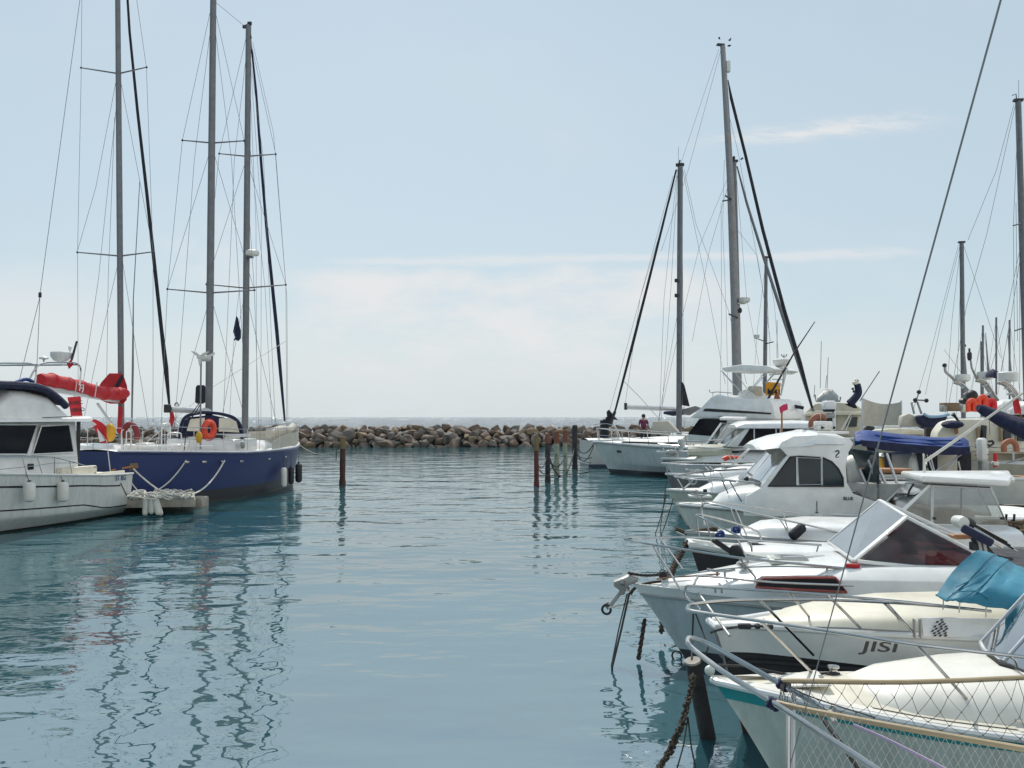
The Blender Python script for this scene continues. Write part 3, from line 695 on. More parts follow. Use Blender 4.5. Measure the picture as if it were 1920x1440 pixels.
for ms, dd, (lx, ly), (cx, cy), (rx, ry) in ((mz, mk2, (342, 263), (398.5, 268), (458, 264)), (mz, mk2, (314, 542), (394.5, 549), (477, 544)), (mm, mk1, (411, 288), (463.5, 293), (517, 289)), (mm, mk1, (387, 533), (461, 540), (536, 534))):
    spreaders(K, ms, K.d(cx, cy, dd), K.d(lx, ly, dd-.15), K.d(rx, ry, dd+.15))
K.part('radar', MB().lathe([(.12, 0), (.26, .03), (.28, .1), (.27, .2), (.2, .24), (.01, .25)], K.d(473, 480, mk1-.3), (0,0,1), 16), M['fenderw'], mm)
K.part('radar_bracket', MB().box(K.d(468, 482, mk1-.15), (.3, .2, .06)), M['alu'], mm)
for px, py in ((459, 50), (468, 44), (466, 48)): K.part('masthead_gear', MB().box(K.d(px, py, mk1), (.1, .18, .14)), M['black'], mm, bevel=.02)
K.part('wind_vane', MB().tube([K.d(469, 62, mk1), K.d(471, 72, mk1)], .03, 6), M['black'], mm)
K.part('triatic_stay', MB().tube([K.d(404, 4, mk2), K.d(462, 52, mk1)], .009, 5), M['wire'])
def rig(dd, T_, s1l, s1r, s2l, s2r, dl, dr_, cx):
    wires(K, [[K.d(*T_, dd), K.d(*s1l, dd-.15), K.d(*s2l, dd-.15), K.d(*dl, dd-.5)], [K.d(*T_, dd), K.d(*s1r, dd+.15), K.d(*s2r, dd+.15), K.d(*dr_, dd+.3)],
              [K.d(cx, s1l[1]+10, dd), K.d(*s2l, dd-.15)], [K.d(cx, s1l[1]+10, dd), K.d(*s2r, dd+.15)],
              [K.d(cx-2, s2l[1]+12, dd), K.d(dl[0]+12, dl[1], dd-.5)], [K.d(cx-2, s2l[1]+12, dd), K.d(dr_[0]-10, dr_[1], dd+.3)],
              [K.d(T_[0], T_[1]+20, dd), K.d(lerp(T_[0], dl[0], .35), 300, dd), K.d(dl[0]+24, dl[1], dd)], [K.d(T_[0], T_[1]+20, dd), K.d(lerp(T_[0], dr_[0], .4), 300, dd), K.d(dr_[0]-20, dr_[1], dd)]])
rig(mk2, (399, 0), (342, 263), (458, 264), (314, 542), (477, 544), (300, 848), (487, 848), 397)
rig(mk1, (465, 55), (411, 288), (517, 289), (387, 533), (536, 534), (392, 848), (538, 835), 462)
wires(K, [[K.d(466, 70, mk1), K.d(490, 400, mk1), K.d(489, 840, mk1)], [K.d(466, 90, mk1), K.d(480, 420, mk1), K.d(482, 840, mk1)], [K.d(466, 250, mk1), K.d(497, 540, mk1), K.d(512, 835, mk1+1)]], .008, 'halyard')
wires(K, [[K.d(535, 640, 40.5), K.d(400, 725, 37), K.d(250, 850, 32)]], .012, 'sheet', 'rope')
fj = [(472, 92), (480, 170), (490, 310), (500, 430), (510, 530), (519, 620), (526, 700), (534, 790)]
K.part('furled_genoa', MB().tube([K.d(x, y, lerp(38.0, 41.6, (y-92)/698)) for x, y in fj], [.04, .05, .06, .065, .075, .085, .075, .045], 8), M['navy'])
K.part('forestay', MB().tube([K.d(470, 66, 37.9), K.d(472, 92, 38)], .02, 6), M['wire'])
K.part('headstay', MB().tube([K.d(474, 80, 37.9), K.d(513, 250, 38.6), K.d(538, 560, 40), K.d(540, 800, 41.5)], .008, 5), M['wire'])
# mizzen boom and its end fitting
bo = K.part('boom', MB().tube([K.d(392, 771, mk2), K.d(318, 767, 32.6)], .12, 10), M['alul'])
K.part('boom_end', MB().box(K.d(314, 766, 32.5), (.16, .22, .3)), M['black'], bo, bevel=.03)
K.part('boom_block', MB().torus(K.d(331, 760, 33), .1, .02, (0, 1, 0), 14, 6), M['black'], bo)
K.part('boom_strop', MB().tube([K.d(322, 772, 32.7), K.d(323, 784, 32.7), K.d(322, 796, 32.7)], [.05, .09, .05], 8), M['red'], bo)
# wind generator on its pole
wp = K.part('generator_pole', MB().tube([K.d(376, 842, 32), K.d(376, 760, 32), K.d(377, 676, 32)], .03, 8), M['wire'])
wg = K.part('wind_generator', MB().lathe([(.03, -.3), (.1, -.22), (.13, 0), (.1, .18), (.02, .3)], K.d(382, 671, 32), (1, -.3, .05), 12), M['shade'])
hub = K.d(375, 668, 31.8)
for k in range(3):
    a = radians(28+120*k); tip = K.d(375+19*cos(a), 668-19*sin(a)*.95, 31.8)
    K.part('blade', MB().tube([hub, hub.lerp(tip, .5), tip], [.035, .06, .02], 6, sx=.4), M['shade'], wg)
K.part('tail_fin', MB().sheet([K.d(386, 668, 32), K.d(402, 660, 32.1), K.d(403, 664, 32.1), K.d(388, 675, 32)], .02), M['shade'], wg)
K.part('generator_bag', MB().loft([[K.d(x+dx*w_, y, 32.3+dz*w_) for dx, dz in ((-9, -.15), (9, -.15), (10, .1), (-8, .1))] for y, x, w_ in ((722, 376, .7), (726, 376, 1), (754, 375, 1.05), (757, 375, .6))], ring=True, caps=True), M['darksail'], wp)
wires(K, [[K.d(376, 757, 32), K.d(366, 775, 32), K.d(342, 803, 31.6)], [K.d(373, 757, 32), K.d(352, 785, 32), K.d(345, 845, 31.5)]], .018, 'pole_stay', 'navy')
# sprayhood: arch of navy canvas with clear panels
dsp = 34.2
arch = [(338, 846), (337, 812), (342, 790), (352, 779), (375, 774), (398, 774), (420, 777), (440, 784), (451, 798), (454, 815), (455, 842)]
front = [K.d(x, y, dsp) for x, y in arch]; back = [K.d(x*.93+28, y+3, dsp+1.7) for x, y in arch]
hood = K.part('sprayhood', MB().loft([smooth(front, 2), smooth([a.lerp(c, .5)+Vector((0, 0, .05)) for a, c in zip(front, back)], 2), smooth(back, 2)]), M['navy'])
K.part('hood_rim', MB().tube(smooth(front, 3), .055, 8), M['navy'], hood)
K.part('hood_front', MB().sheet([K.d(x, y, dsp+.06) for x, y in ((341, 812), (346, 790), (356, 782), (398, 778), (436, 787), (449, 800), (452, 818), (342, 812+6))], .03), M['navy'], hood)
for poly in ([(357, 786), (350, 808), (384, 809), (384, 783)], [(411, 784), (410, 809), (449, 811), (443, 790), (428, 784)]):
    K.part('hood_window', MB().sheet([K.d(x, y, dsp-.02) for x, y in poly], .02), M['cream'], hood)
K.part('hood_base', MB().box(K.d(400, 816, dsp+.2), (.3, 3.0, .12)), M['white'], hood)
K.part('coaming', MB().box(K.d(398, 836, dsp+.3), (1.6, 2.9, .55)), M['white'], bevel=.06)
K.part('companionway', MB().box(K.d(395, 828, dsp-.1), (.1, 1.1, .5)), M['black'])
for x in (408, 431): K.part('cockpit_seat', MB().box(K.d(x, 834, dsp-.4), (.12, .3, .5)), M['shade'], bevel=.05)
K.part('deckhouse', roof([(3.2, .6, .4, 1.7, 1.75), (4.0, 1.2, .9, 1.7, 2.05), (7.2, 1.5, 1.2, 1.7, 2.15), (7.3, 1.4, 1.1, 1.7, 1.8)]), M['white'])
# weather cloths round the bow rail
def gp(q, dz, s_=1, off=-.05): return hk.P(q, 0, s_, off) + Vector((0, 0, dz))
for s_ in (1, -1):
    K.part('weather_cloth', MB().cloth([[gp(q, h_*(1 - .5*max(0, q-.3)/.2) + .03*sin(q*90), s_) for q in [.0, .03, .07, .12, .18, .24, .3, .36, .42, .46]] for h_ in (.06, .35, .62)], .012), M['canvas'])
    K.part('guard_rail', MB().tube([gp(q, .85, s_) for q in (0, .02, .05, .1, .2, .35, .5, .65, .8, .97)], .014, 6), M['steel'])
    K.part('lower_rail', MB().tube([gp(q, .45, s_) for q in (.1, .2, .35, .5, .65, .8, .97)], .009, 6), M['steel'])
    for q in (.02, .1, .2, .3, .4, .5, .6, .7, .8, .9, .97): K.part('stanchion', MB().tube([gp(q, 0, s_), gp(q, .85, s_)], .014, 6), M['shade'])
K.part('folded_sail', MB().tube(smooth([gp(.05, .75, 1, -.3), gp(.1, .62, 1, -.5), gp(.2, .72, 1, -.8), gp(.3, .62, 1, -1.0)], 4), [.16, .22, .26, .2], 10), M['canvas'])
# pushpit frames and gear at the stern
for (xa_, xb_, yt) in ((303, 319, 795), (315, 340, 812), (237, 262, 808), (228, 246, 806)):
    K.part('pushpit_frame', MB().tube(smooth([K.d(xa_, 849, 31.2), K.d(xa_, yt+6, 31.2), K.d(xa_+3, yt, 31.2), K.d(xb_-3, yt, 31.4), K.d(xb_, yt+6, 31.4), K.d(xb_, 849, 31.4)], 2), .022, 7), M['white'])
K.part('stern_rail', MB().tube([K.d(228, 836, 31), K.d(300, 836, 31.2), K.d(400, 836, 32)], .02, 7), M['white'])
for x in (262, 290, 352, 366): K.part('stern_post', MB().tube([K.d(x, 850, 31.3), K.d(x+4, 826, 31.3)], .018, 6), M['shade'])
for x, y, w_ in ((272, 838, .5), (290, 842, .6), (330, 840, .7), (252, 842, .5)): K.part('stern_locker', MB().box(K.d(x, y, 31.9), (w_, w_, .3)), M['white'], bevel=.05)
K.part('boarding_ladder', MB().tube([K.d(243, 850, 30.7), K.d(243, 891, 30.5), K.d(254, 893, 30.5), K.d(256, 852, 30.7)], .02, 6), M['steel'])
K.part('stern_light', MB().lathe([(.1, 0), (.14, .02), (.14, .1), (.1, .12)], K.d(452, 834, 33.5), (-.3, 1, 0), 14), M['galv'])
for x, y, lbl in ((392, 806, 0),):
    lb = Thing('lifebuoy', 'bright orange ring lifebuoy on the rail in front of the navy sprayhood', 'lifebuoy', at(x, y+18, 32.0))
    lb.part('ring', MB().torus(lb.d(x, y, 32.0), .19, .11, (-1.1, .8, 0), 24, 10, sy=1.35), M['orange'])
    lb.part('grab_line', MB().torus(lb.d(x, y, 32.0), .31, .012, (-1.1, .8, 0), 24, 5, sy=1.25), M['redf'])
lb = Thing('lifebuoy', 'dark red horseshoe lifebuoy on the stern rail near the brown plank', 'lifebuoy', at(245, 825, 31.3))
hp_ = [lb.d(236, 822, 31.3), lb.d(234, 806, 31.3), lb.d(239, 797, 31.3), lb.d(246, 796, 31.3), lb.d(253, 801, 31.3), lb.d(257, 812, 31.3), lb.d(257, 824, 31.3)]
lb.part('cushion', MB().tube(smooth(hp_, 3), .1, 10), mat('dark_red_foam', (.2, .025, .03), .7))
lb.part('strap', MB().tube([hp_[0], hp_[-1]], .02, 6), M['canvas'])
for x, y, hh, m_, lbl in ((206, 811, 17, 'yellow', 'ochre yellow teardrop float hung on the white rail next to the ensign'), (373, 820, 11, 'yellow', 'small ochre float on the rail left of the orange lifebuoy')):
    o = at(x, y+hh, 31.0); r_ = hh*31/FPX
    fl_ = Thing('float', lbl, 'float', o)
    fl_.part('body', MB().lathe([(.01, 0), (r_*.35, r_*.1), (r_*.55, r_*.6), (r_*.6, r_*1.1), (r_*.5, r_*1.6), (r_*.2, r_*1.95), (.02, r_*2)], (0,0,0), (0,0,1), 12), M[m_])
    fl_.part('lanyard', MB().tube([(0, 0, r_*1.95), (0, .03, r_*2.8)], .012, 5), M['rope'])
cf = Thing('courtesy_flag', 'dark blue flag hanging limp on a halyard between the two masts of the ketch', 'flag', at(441, 642, 36.2))
g = [[(443, 592), (445, 594), (447, 598)], [(440, 607), (444, 608), (449, 610)], [(437, 622), (443, 622), (452, 620)], [(441, 632), (445, 633), (452, 634)], [(438, 640), (442, 637), (447, 640)]]
cf.part('cloth', MB().cloth([[cf.d(x, y, 36.2 + .05*((i+j) % 2)) for j, (x, y) in enumerate(r_)] for i, r_ in enumerate(g)], .01), M['navy'])
cf.part('halyard', MB().tube([cf.d(448, 548, 36.2), cf.d(443, 592, 36.2), cf.d(438, 642, 36.2), cf.d(428, 830, 36)], .007, 5), M['wire'])
FD = {532: 36.3, 546: 37.0, 560: 37.8}
for x, yt, yb, r_, m_, lbl in ((532, 876, 914, .125, 'fenderw', 'white fender at the blue bow, left of the two black ones'), (546, 874, 908, .115, 'black', 'black fender at the blue bow, between the white one and the outer one'), (560, 868, 905, .14, 'black', 'outermost black fender at the tip of the blue hull')):
    fender('fender', at(x, yt, FD[x]), at(x, yb, FD[x]), r_, M[m_], lbl, 'fenders at the blue bow', at(x-1, 848, FD[x]+.2))

# ================================================================ small pontoon with gear
pn = Thing('pontoon', 'short grey wooden pontoon on piles between the white trawler and the blue hull', 'pontoon', at(290, 965, 28.2) * 1.0)
def pd(x, y, d): return pn.d(x, y, d)
zt = .52; c0, c1 = on_z(232, 934, zt), on_z(366, 932, zt); c2, c3 = on_z(366, 920, zt), on_z(232, 919, zt)
top = [pn.l(c) for c in (c0, c1, c2, c3)]
for k in range(9):
    a, c = k/9, (k+.9)/9
    pn.part('plank', MB().prism([top[0].lerp(top[1], a), top[0].lerp(top[1], c), top[3].lerp(top[2], c), top[3].lerp(top[2], a)], (0, 0, -.06)), M['plank'], bevel=.008)
pn.part('fascia', MB().prism([top[0]+Vector((0, -.03, -.065)), top[1]+Vector((0, -.03, -.065)), top[1]+Vector((0, -.03, -.3)), top[0]+Vector((0, -.03, -.3))], (0, .08, 0)), M['plank'], bevel=.01)
pn.part('fascia', MB().prism([top[1]+Vector((-.02, .06, -.065)), top[2]+Vector((-.02, 0, -.065)), top[2]+Vector((-.02, 0, -.3)), top[1]+Vector((-.02, .06, -.3))], (-.08, 0, 0)), M['plank'], bevel=.01)
for x in (262, 322, 358):
    b_ = pn.l(on_z(x, 940, .2)); pn.part('float_tank', MB().box((b_.x, b_.y+.35, b_.z-.15-pn.root.location.z*0), (.75, .7, .55)), M['plank'], bevel=.05)
pz = Thing('plank', 'brown weathered gangplank end lying by the blue stern', 'plank', at(232, 886, 29.2))
pz.part('board', MB().prism([pz.d(205, 872, 29), pz.d(255, 868, 29.3), pz.d(256, 878, 29.3), pz.d(240, 884, 29.2), pz.d(206, 877, 29)], (0, .4, 0)), M['wood'], bevel=.01)
pz.part('cleat', MB().bar(pz.d(208, 882, 28.9), pz.d(250, 874, 29.2), .05, .06), M['teak'])
for x, x2, yt, yb, lbl in ((274, 272, 936, 967, 'left fender of the white fender cluster on the pontoon'), (284, 284, 931, 964, 'middle upright fender of the white cluster on the pontoon'), (289, 297, 931, 966, 'right leaning fender of the white cluster on the pontoon'), (291, 302, 937, 967, 'rear outermost fender of the white cluster on the pontoon')):
    d_ = 27.3 + (.2 if 'rear' in lbl else 0)
    fender('fender', at(x, yt-3, d_), at(x2, yb, d_), .088, M['fenderw'], lbl, 'white fenders on the pontoon', at(287, 921, 27.6), M['fenderw'])
heap = MB()
for k in range(46):
    c = on_z(R.uniform(240, 350), R.uniform(921, 932), .53 + R.uniform(0, .16)); heap.torus(c, R.uniform(.1, .24), .025, (R.uniform(-.5, .5), R.uniform(-.5, .5), 1), 12, 5, R.uniform(0, 3), R.uniform(4, 8))
solo('rope_heap', heap, M['rope'], 'heap of pale mooring rope lying on the short grey pontoon', 'rope')
rope(sag(on_z(345, 927, .56), K.w(hk.P(.7, .14, 1, .03)), .35, 14), .028, 'white mooring rope sagging from pontoon edge up to the blue topsides', 'rope')
rope(sag(on_z(275, 925, .56), at(350, 861, 31.0), .25, 12), .022, 'grey mooring rope from the rope heap up the blue hull side', 'rope')
rope(sag(on_z(310, 926, .56), at(250, 879, 29.1), .06, 8), .025, 'short white rope from the brown gangplank down to the pontoon', 'rope')
rope(sag(on_z(268, 928, .56), at(237, 889, 28.0), .08, 8), .018, 'thin rope from the trawler stern corner to the pontoon', 'rope')
rope(sag(at(560, 833, 41.9), at(640, 842, 40.4), .35, 12) , .02, 'slack rope from the blue bow to the lone rusty pile', 'rope', None)
rope([at(633, 841, 40.3), at(631, 846, 40.3), at(630, 864, 40.3)], .02, 'short dark rope end hanging beside the lone rusty pile', 'roped')
# ================================================================ RIGHT ROW
def bowloc(px, py, d): p = at(px, py, d); return (p.x, p.y, 0), p.z
def tubes(b, nm, lst, r=.014, m_='steel', parent=None, n=4):
    return [b.part(nm, MB().tube(smooth(p, n) if len(p) > 2 else p, r, 7), M[m_], parent) for p in lst]
def cleat(b, c, s=1.0, ax=(1, 0, 0), m_='steel'):
    c = Vector(c); ax = Vector(ax).normalized(); mb = MB()
    for k in (-1, 1): mb.tube([c+ax*k*.03*s, c+ax*k*.03*s+Vector((0, 0, .045*s))], .01*s, 6)
    mb.tube([c+ax*-.11*s+Vector((0, 0, .06*s)), c+ax*-.05*s+Vector((0, 0, .048*s)), c+ax*.05*s+Vector((0, 0, .048*s)), c+ax*.11*s+Vector((0, 0, .06*s))], .011*s, 6)
    return b.part('cleat', mb, M[m_])
def pane(b, poly, m_, frame='alul', r=.018, nm='window', parent=None, th=.012):
    w_ = b.part(nm, MB().sheet(poly, th), M[m_], parent)
    b.part('frame', MB().tube(poly, r, 4, closed=True), M[frame], w_ if parent is None else parent); return w_

# ---------------------------------------------------------------- N1 nearest white boat with teal stripe
loc, zb = bowloc(1333, 1272, 7.1)
N1 = Thing('motorboat', 'nearest white motorboat with a teal stripe under its rim', 'boat', loc, radians(-3))
h1 = Hull(4.9, 2.05, [(0, zb), (.3, .86), (.6, .82), (1, .82)], rake=.78, bowp=2.0, wlp=1.5, taper=.1, wlw=.86, sp=.9, flare=1.0, chine=(.7, .5))
N1.part('hull', h1.shell(), hullmat('near_hull', (.6, .63, .57), (.05, .06, .055), .05))
N1.part('teal_stripe', h1.strip(.035, .15, .007, 0, .99, f0=lambda q: .03, f1=lambda q: .115 - .03*q), M['tealp'])
N1.part('rub_rail', h1.rub(.015, .028, .012, 8), M['white'])
N1.part('deck', h1.deck(.06, .015, 0, .99), M['cream'])
side_deck = MB()
for s_ in (1, -1):
    side_deck.loft([[h1.P(q, 0, s_, -o_*(min(1, h1.hb(q)/.5))) + Vector((0, 0, .012 + .05*o_)) for o_ in (0, .06, .16, .26)] for q in [(k/20)**1.4*.98 for k in range(21)]])
N1.part('side_deck', side_deck, M['ivory'])
for s_ in (1, -1):
    ns = MB()
    for qa, qb in ((.22, .4), (.42, .58), (.6, .76)):
        ns.loft([[h1.P(qa + (qb-qa)*k/6, 0, s_, -o_) + Vector((0, 0, .02 + .05*o_)) for o_ in (.07, .12, .2)] for k in range(7)])
    N1.part('non_skid', ns, M['nonskid'])
N1.part('locker_lid', MB().prism([Vector((.52, -.13, .95)), Vector((.52, .13, .95)), Vector((.86, .2, .985)), Vector((.86, -.2, .985))], (0, 0, .018)), M['ivory'], bevel=.006)
N1.part('lid_latch', MB().box((.84, 0, 1.006), (.03, .05, .01)), M['steel'], bevel=.003)
N1.part('fuel_cap', MB().lathe([(.03, 0), (.03, .008), (.01, .012)], h1.P(.5, 0, -1, -.15)+Vector((0, 0, .022)), (0,0,1), 12), M['steel'])
zt = .86
tr = roof([(1.0, .15, .08, .82, .87), (1.1, .42, .28, .82, .98), (1.35, .56, .42, .82, 1.05), (1.9, .68, .54, .82, 1.12), (2.5, .74, .6, .82, 1.16), (2.9, .76, .62, .82, 1.17), (3.0, .76, .62, .82, .9)], 3.4)
N1.part('coachroof', tr, M['ivory'])
fp = roof([(.45, .1, .06, .84, .87), (.7, .32, .24, .84, .95), (1.05, .5, .4, .84, .985), (1.4, .5, .4, .8, .9)], 2.6)
N1.part('fore_hatch', fp, M['cream'])
# windscreen, raked, wraps from far side to near side
wb = [Vector((x, y, 1.13)) for x, y in ((2.32, .62), (2.22, .3), (2.2, 0), (2.24, -.3), (2.36, -.62), (3.0, -.74))]
wt = [Vector((x, y, 1.72)) for x, y in ((2.82, .56), (2.74, .28), (2.72, 0), (2.76, -.28), (2.86, -.56), (3.3, -.66))]
wsn = N1.part('windscreen', MB().cloth([wb, wt], .008), M['screen'])
tubes(N1, 'windscreen_frame', [[wb[0], wt[0]], [wb[2], wt[2]], [wb[4], wt[4]]], .014, 'alul', wsn)
tubes(N1, 'windscreen_frame', [wt], .016, 'alul', wsn); tubes(N1, 'windscreen_frame', [wb], .018, 'alul', wsn)
N1.part('wiper', MB().tube([wb[2]+Vector((-.03, -.02, .02)), wb[3]+Vector((-.04, -.12, .03))], .012, 6), M['black'])
N1.part('wiper', MB().tube([wb[1]+Vector((-.04, -.1, .02)), wb[2]+Vector((-.06, -.1, .02)), wb[3]+Vector((-.05, .1, .02))], .016, 6), M['black'])
N1.part('helm_seat', roof([(3.4, .6, .5, .8, 1.1), (3.9, .6, .5, .8, 1.1)], 5), M['cream'])
# bow rail
nr = [N1.d(1290, 1139, 7.1)] + [N1.d(x, y, d) for x, y, d in ((1300, 1146, 7.0), (1425, 1164, 6.7), (1600, 1190, 6.35), (1722, 1209, 6.2), (1860, 1225, 6.15), (1925, 1233, 6.1))]
fr_ = [N1.d(1290, 1139, 7.1)] + [N1.d(x, y, d) for x, y, d in ((1298, 1133, 7.2), (1350, 1127, 7.4), (1425, 1124, 7.6), (1560, 1125, 7.85), (1720, 1133, 8.0), (1858, 1146, 8.05))]
br = N1.part('bow_rail', MB().tube(smooth(list(reversed(fr_)) + nr[1:], 3), .0135, 9), M['steel'])
def foot(px, py, q): return N1.p(px, py, z=h1.zs(q)+.01)
for (a, c), ft in (((1425, 1164), (1543, 1281)), ((1722, 1210), (1836, 1337))):
    d_ = 6.7 if a == 1425 else 6.2
    f = foot(*ft, .3); N1.part('rail_post', MB().tube([N1.d(a, c, d_), f], .0125, 8), M['steel'], br); N1.part('post_foot', MB().lathe([(.028, 0), (.028, .012), (.016, .03)], f-Vector((0, 0, .01)), (0,0,1), 10), M['steel'], br)
for (a, c, d_), ft in (((1425, 1125, 7.6), (1525, 1228)), ((1656, 1129, 7.95), (1735, 1210))):
    f = foot(*ft, .3); N1.part('rail_post', MB().tube([N1.d(a, c, d_), f], .0125, 8), M['steel'], br)
for x, y, d_ in ((1903, 1232, 6.12),): N1.part('rail_post', MB().tube(smooth([N1.d(x-8, y, d_), N1.d(x, y+6, d_), N1.d(x+4, y+18, d_)], 3), .011, 7), M['steel'], br)
# samson post with mooring line to the bow
bt = N1.p(1563, 1276, z=.92)
N1.part('bollard', MB().lathe([(.05, 0), (.05, .03), (.03, .04), (.03, .09), (.045, .1), (.045, .115), (.01, .12)], bt, (0,0,1), 14), M['steel'])
N1.part('bollard_line', MB().torus(bt+Vector((0, 0, .05)), .04, .016, (0, .2, 1), 14, 6), M['roped'])
N1.part('anchor_line', MB().tube([bt+Vector((0, 0, .06)), N1.p(1480, 1266, z=.955), N1.p(1395, 1249, z=.99), N1.d(1345, 1247, 7.2)], .011, 6), M['roped'])
N1.part('nav_line', MB().tube([h1.P(.16, .5, -1, .01), h1.P(.3, .47, -1, .012), h1.P(.5, .46, -1, .012)], .006, 5), M['tealp'])
cleat(N1, h1.P(.42, 0, -1, -.12)+Vector((0, 0, .02)), 1)

# ---------------------------------------------------------------- sailing boat below the camera: pulpit, forestay, net
S0 = Thing('sailing_boat', 'sailing boat whose steel bow pulpit reaches in front of the teal striped motorboat', 'sailboat', (1.33, 4.95, 0), radians(-63))
h0 = Hull(8.0, 2.5, [(0, .92), (.4, .8), (1, .78)], rake=.9, bowp=2.1, wlp=1.5, taper=.25)
S0.part('hull', h0.shell(), hullmat('near_yacht_hull', (.68, .68, .66), (.04, .06, .2), .06)); S0.part('deck', h0.deck(.06), M['deck']); S0.part('toe_rail', h0.rub(-.01, .02, -.01), M['teak'])
S0.part('coachroof', roof([(1.9, .4, .3, .8, .84), (2.5, .65, .5, .8, 1.06), (5.2, .85, .7, .78, 1.14), (5.3, .8, .66, .78, .9)]), M['white'])
mtop = S0.l((2.95, 1.8, 10.6)); S0.part('mast', MB().tube([S0.l((2.95, 1.8, 1.1)), mtop], .06, 12, sx=.75), M['alu'])
S0.part('forestay', MB().tube([S0.d(1462, 1505, 4.75), S0.d(1462, 1505, 4.75).lerp(mtop, .5), mtop], [.0026, .0052, .0055], 6), M['wire'])
tip = (1290, 1199, 5.5)
near = [S0.d(1290, 1205, 5.47), S0.d(1306, 1222, 5.4), S0.d(1360, 1262, 5.15), S0.d(1440, 1311, 4.75), S0.d(1560, 1388, 4.15), S0.d(1650, 1447, 3.8), S0.d(1730, 1500, 3.5)]
far = [S0.d(1300, 1197, 5.52), S0.d(1330, 1208, 5.5), S0.d(1390, 1241, 5.4), S0.d(1455, 1278, 5.25), S0.d(1520, 1314, 5.1), S0.d(1556, 1335, 5.0)]
pp = S0.part('pulpit', MB().tube(smooth(list(reversed(far)) + [S0.d(1291, 1197, 5.51)] + near, 4), .0155, 10), M['steel'])
S0.part('pulpit_leg', MB().tube([S0.d(1478, 1336, 4.56), S0.d(1477, 1445, 4.5), S0.d(1476, 1530, 4.5)], .0135, 8), M['steel'], pp)
S0.part('pulpit_leg', MB().tube([S0.d(1489, 1298, 5.17), S0.d(1488, 1330, 5.15), S0.d(1487, 1440, 5.1)], .013, 8), M['alul'], pp)
S0.part('stanchion', MB().tube([S0.d(1536, 1340, 5.02), S0.d(1580, 1398, 4.8), S0.d(1612, 1446, 4.7), S0.d(1660, 1520, 4.5)], .012, 8), M['black'], pp)
S0.part('stanchion_foot', MB().lathe([(.02, 0), (.02, .06), (.014, .1)], S0.d(1556, 1335, 5.0), (1, -.6, -.3), 10), M['galv'], pp)
S0.part('end_shackle', MB().torus(S0.d(1562, 1331, 4.99), .018, .007, (0, 1, 0), 12, 6), M['galv'], pp)
# two poles lashed to the pulpit with a net between them
NT = Thing('boarding_net', 'diamond mesh net slung between two bamboo poles lashed to the near steel pulpit', 'net', at(1470, 1300, 4.9))
pa = [NT.d(1462, 1277, 5.22), NT.d(1500, 1277, 5.2), NT.d(1700, 1279, 5.25), NT.d(1930, 1270, 5.3)]
pb = [NT.d(1447, 1315, 4.72), NT.d(1520, 1332, 4.6), NT.d(1700, 1366, 4.35), NT.d(1930, 1406, 4.1)]
NT.part('pole', MB().tube(smooth(pa, 4), .0145, 9), M['pole']); NT.part('pole', MB().tube(smooth(pb, 4), .0145, 9), M['pole'])
JT = {}
def jit(a): 
    k = (round(a.x, 3), round(a.y, 3), round(a.z, 3)); JT.setdefault(k, Vector((R.uniform(-.013, .013), R.uniform(-.01, .01), R.uniform(-.016, .006)))); return a + JT[k]
net = MB(); sa, sb = smooth(pa, 12), smooth(pb, 12)
def np_(u_, v_):
    t = u_*(len(sa)-1); k = min(int(t), len(sa)-2); a = sa[k].lerp(sa[k+1], t-k); c = sb[k].lerp(sb[k+1], t-k)
    return a.lerp(c, v_) - Vector((0, 0, .11*sin(pi*v_)*(.4+.6*u_)))
NU, NV = 20, 6
for i in range(NU+1):
    for j in range(NV):
        for sgn in (1, -1):
            i2 = i + sgn*.5
            a, c = np_(min(1, max(.03, (i + (.5 if j % 2 else 0))/NU)), j/NV), np_(min(1, max(.03, (i + (.5 if j % 2 else 0) + sgn*.5)/NU)), (j+1)/NV)
            a = jit(a) if j else a; c = jit(c) if j < NV-1 else c; net.tube([a, a.lerp(c, .5) - Vector((0, 0, .004)), c], R.uniform(.0013, .002), 4)
            if j: net.ball(a, .0042, 5, 4)
NT.part('mesh', net, M['roped'])
lower = MB()
for i in range(30):
    for j in range(8):
        for sgn in (1, -1):
            a0 = NT.d(1500 + i*16 + (8 if j % 2 else 0), 1330 + i*3.1 + j*15, 4.55 - i*.015); a1 = NT.d(1500 + i*16 + (8 if j % 2 else 0) + sgn*8, 1330 + i*3.1 + (j+1)*15, 4.55 - i*.015)
            lower.tube([a0, a1], .0014, 4)
NT.part('hanging_mesh', lower, M['rope'])
for c, dd in (((1465, 1282), 5.22), ((1446, 1317), 4.72)):
    lash = MB()
    for k in range(7): lash.torus(NT.d(c[0]-5+k*3, c[1]-2+k*1.6, dd), .022+.004*(k % 2), .008, (1, -.2+.15*(k % 3), -.5), 12, 6)
    lash.tube([NT.d(c[0]+2, c[1]+4, dd-.02), NT.d(c[0]+6, c[1]+14, dd-.02)], .008, 5)
    NT.part('lashing', lash, M['navy'])
NT.part('lacing_rope', MB().tube(smooth([NT.d(1600, 1359, 4.45), NT.d(1660, 1385, 4.35), NT.d(1720, 1415, 4.25), NT.d(1780, 1446, 4.15)], 4), .008, 6), mat('lilac_rope', (.42, .34, .45), .9, bump=.4, bscale=60))
NT.part('lacing_rope', MB().tube(smooth([NT.d(1472, 1281, 5.2), NT.d(1505, 1300, 5.05), NT.d(1560, 1320, 4.9), NT.d(1640, 1345, 4.6)], 4), .004, 5), M['roped'])

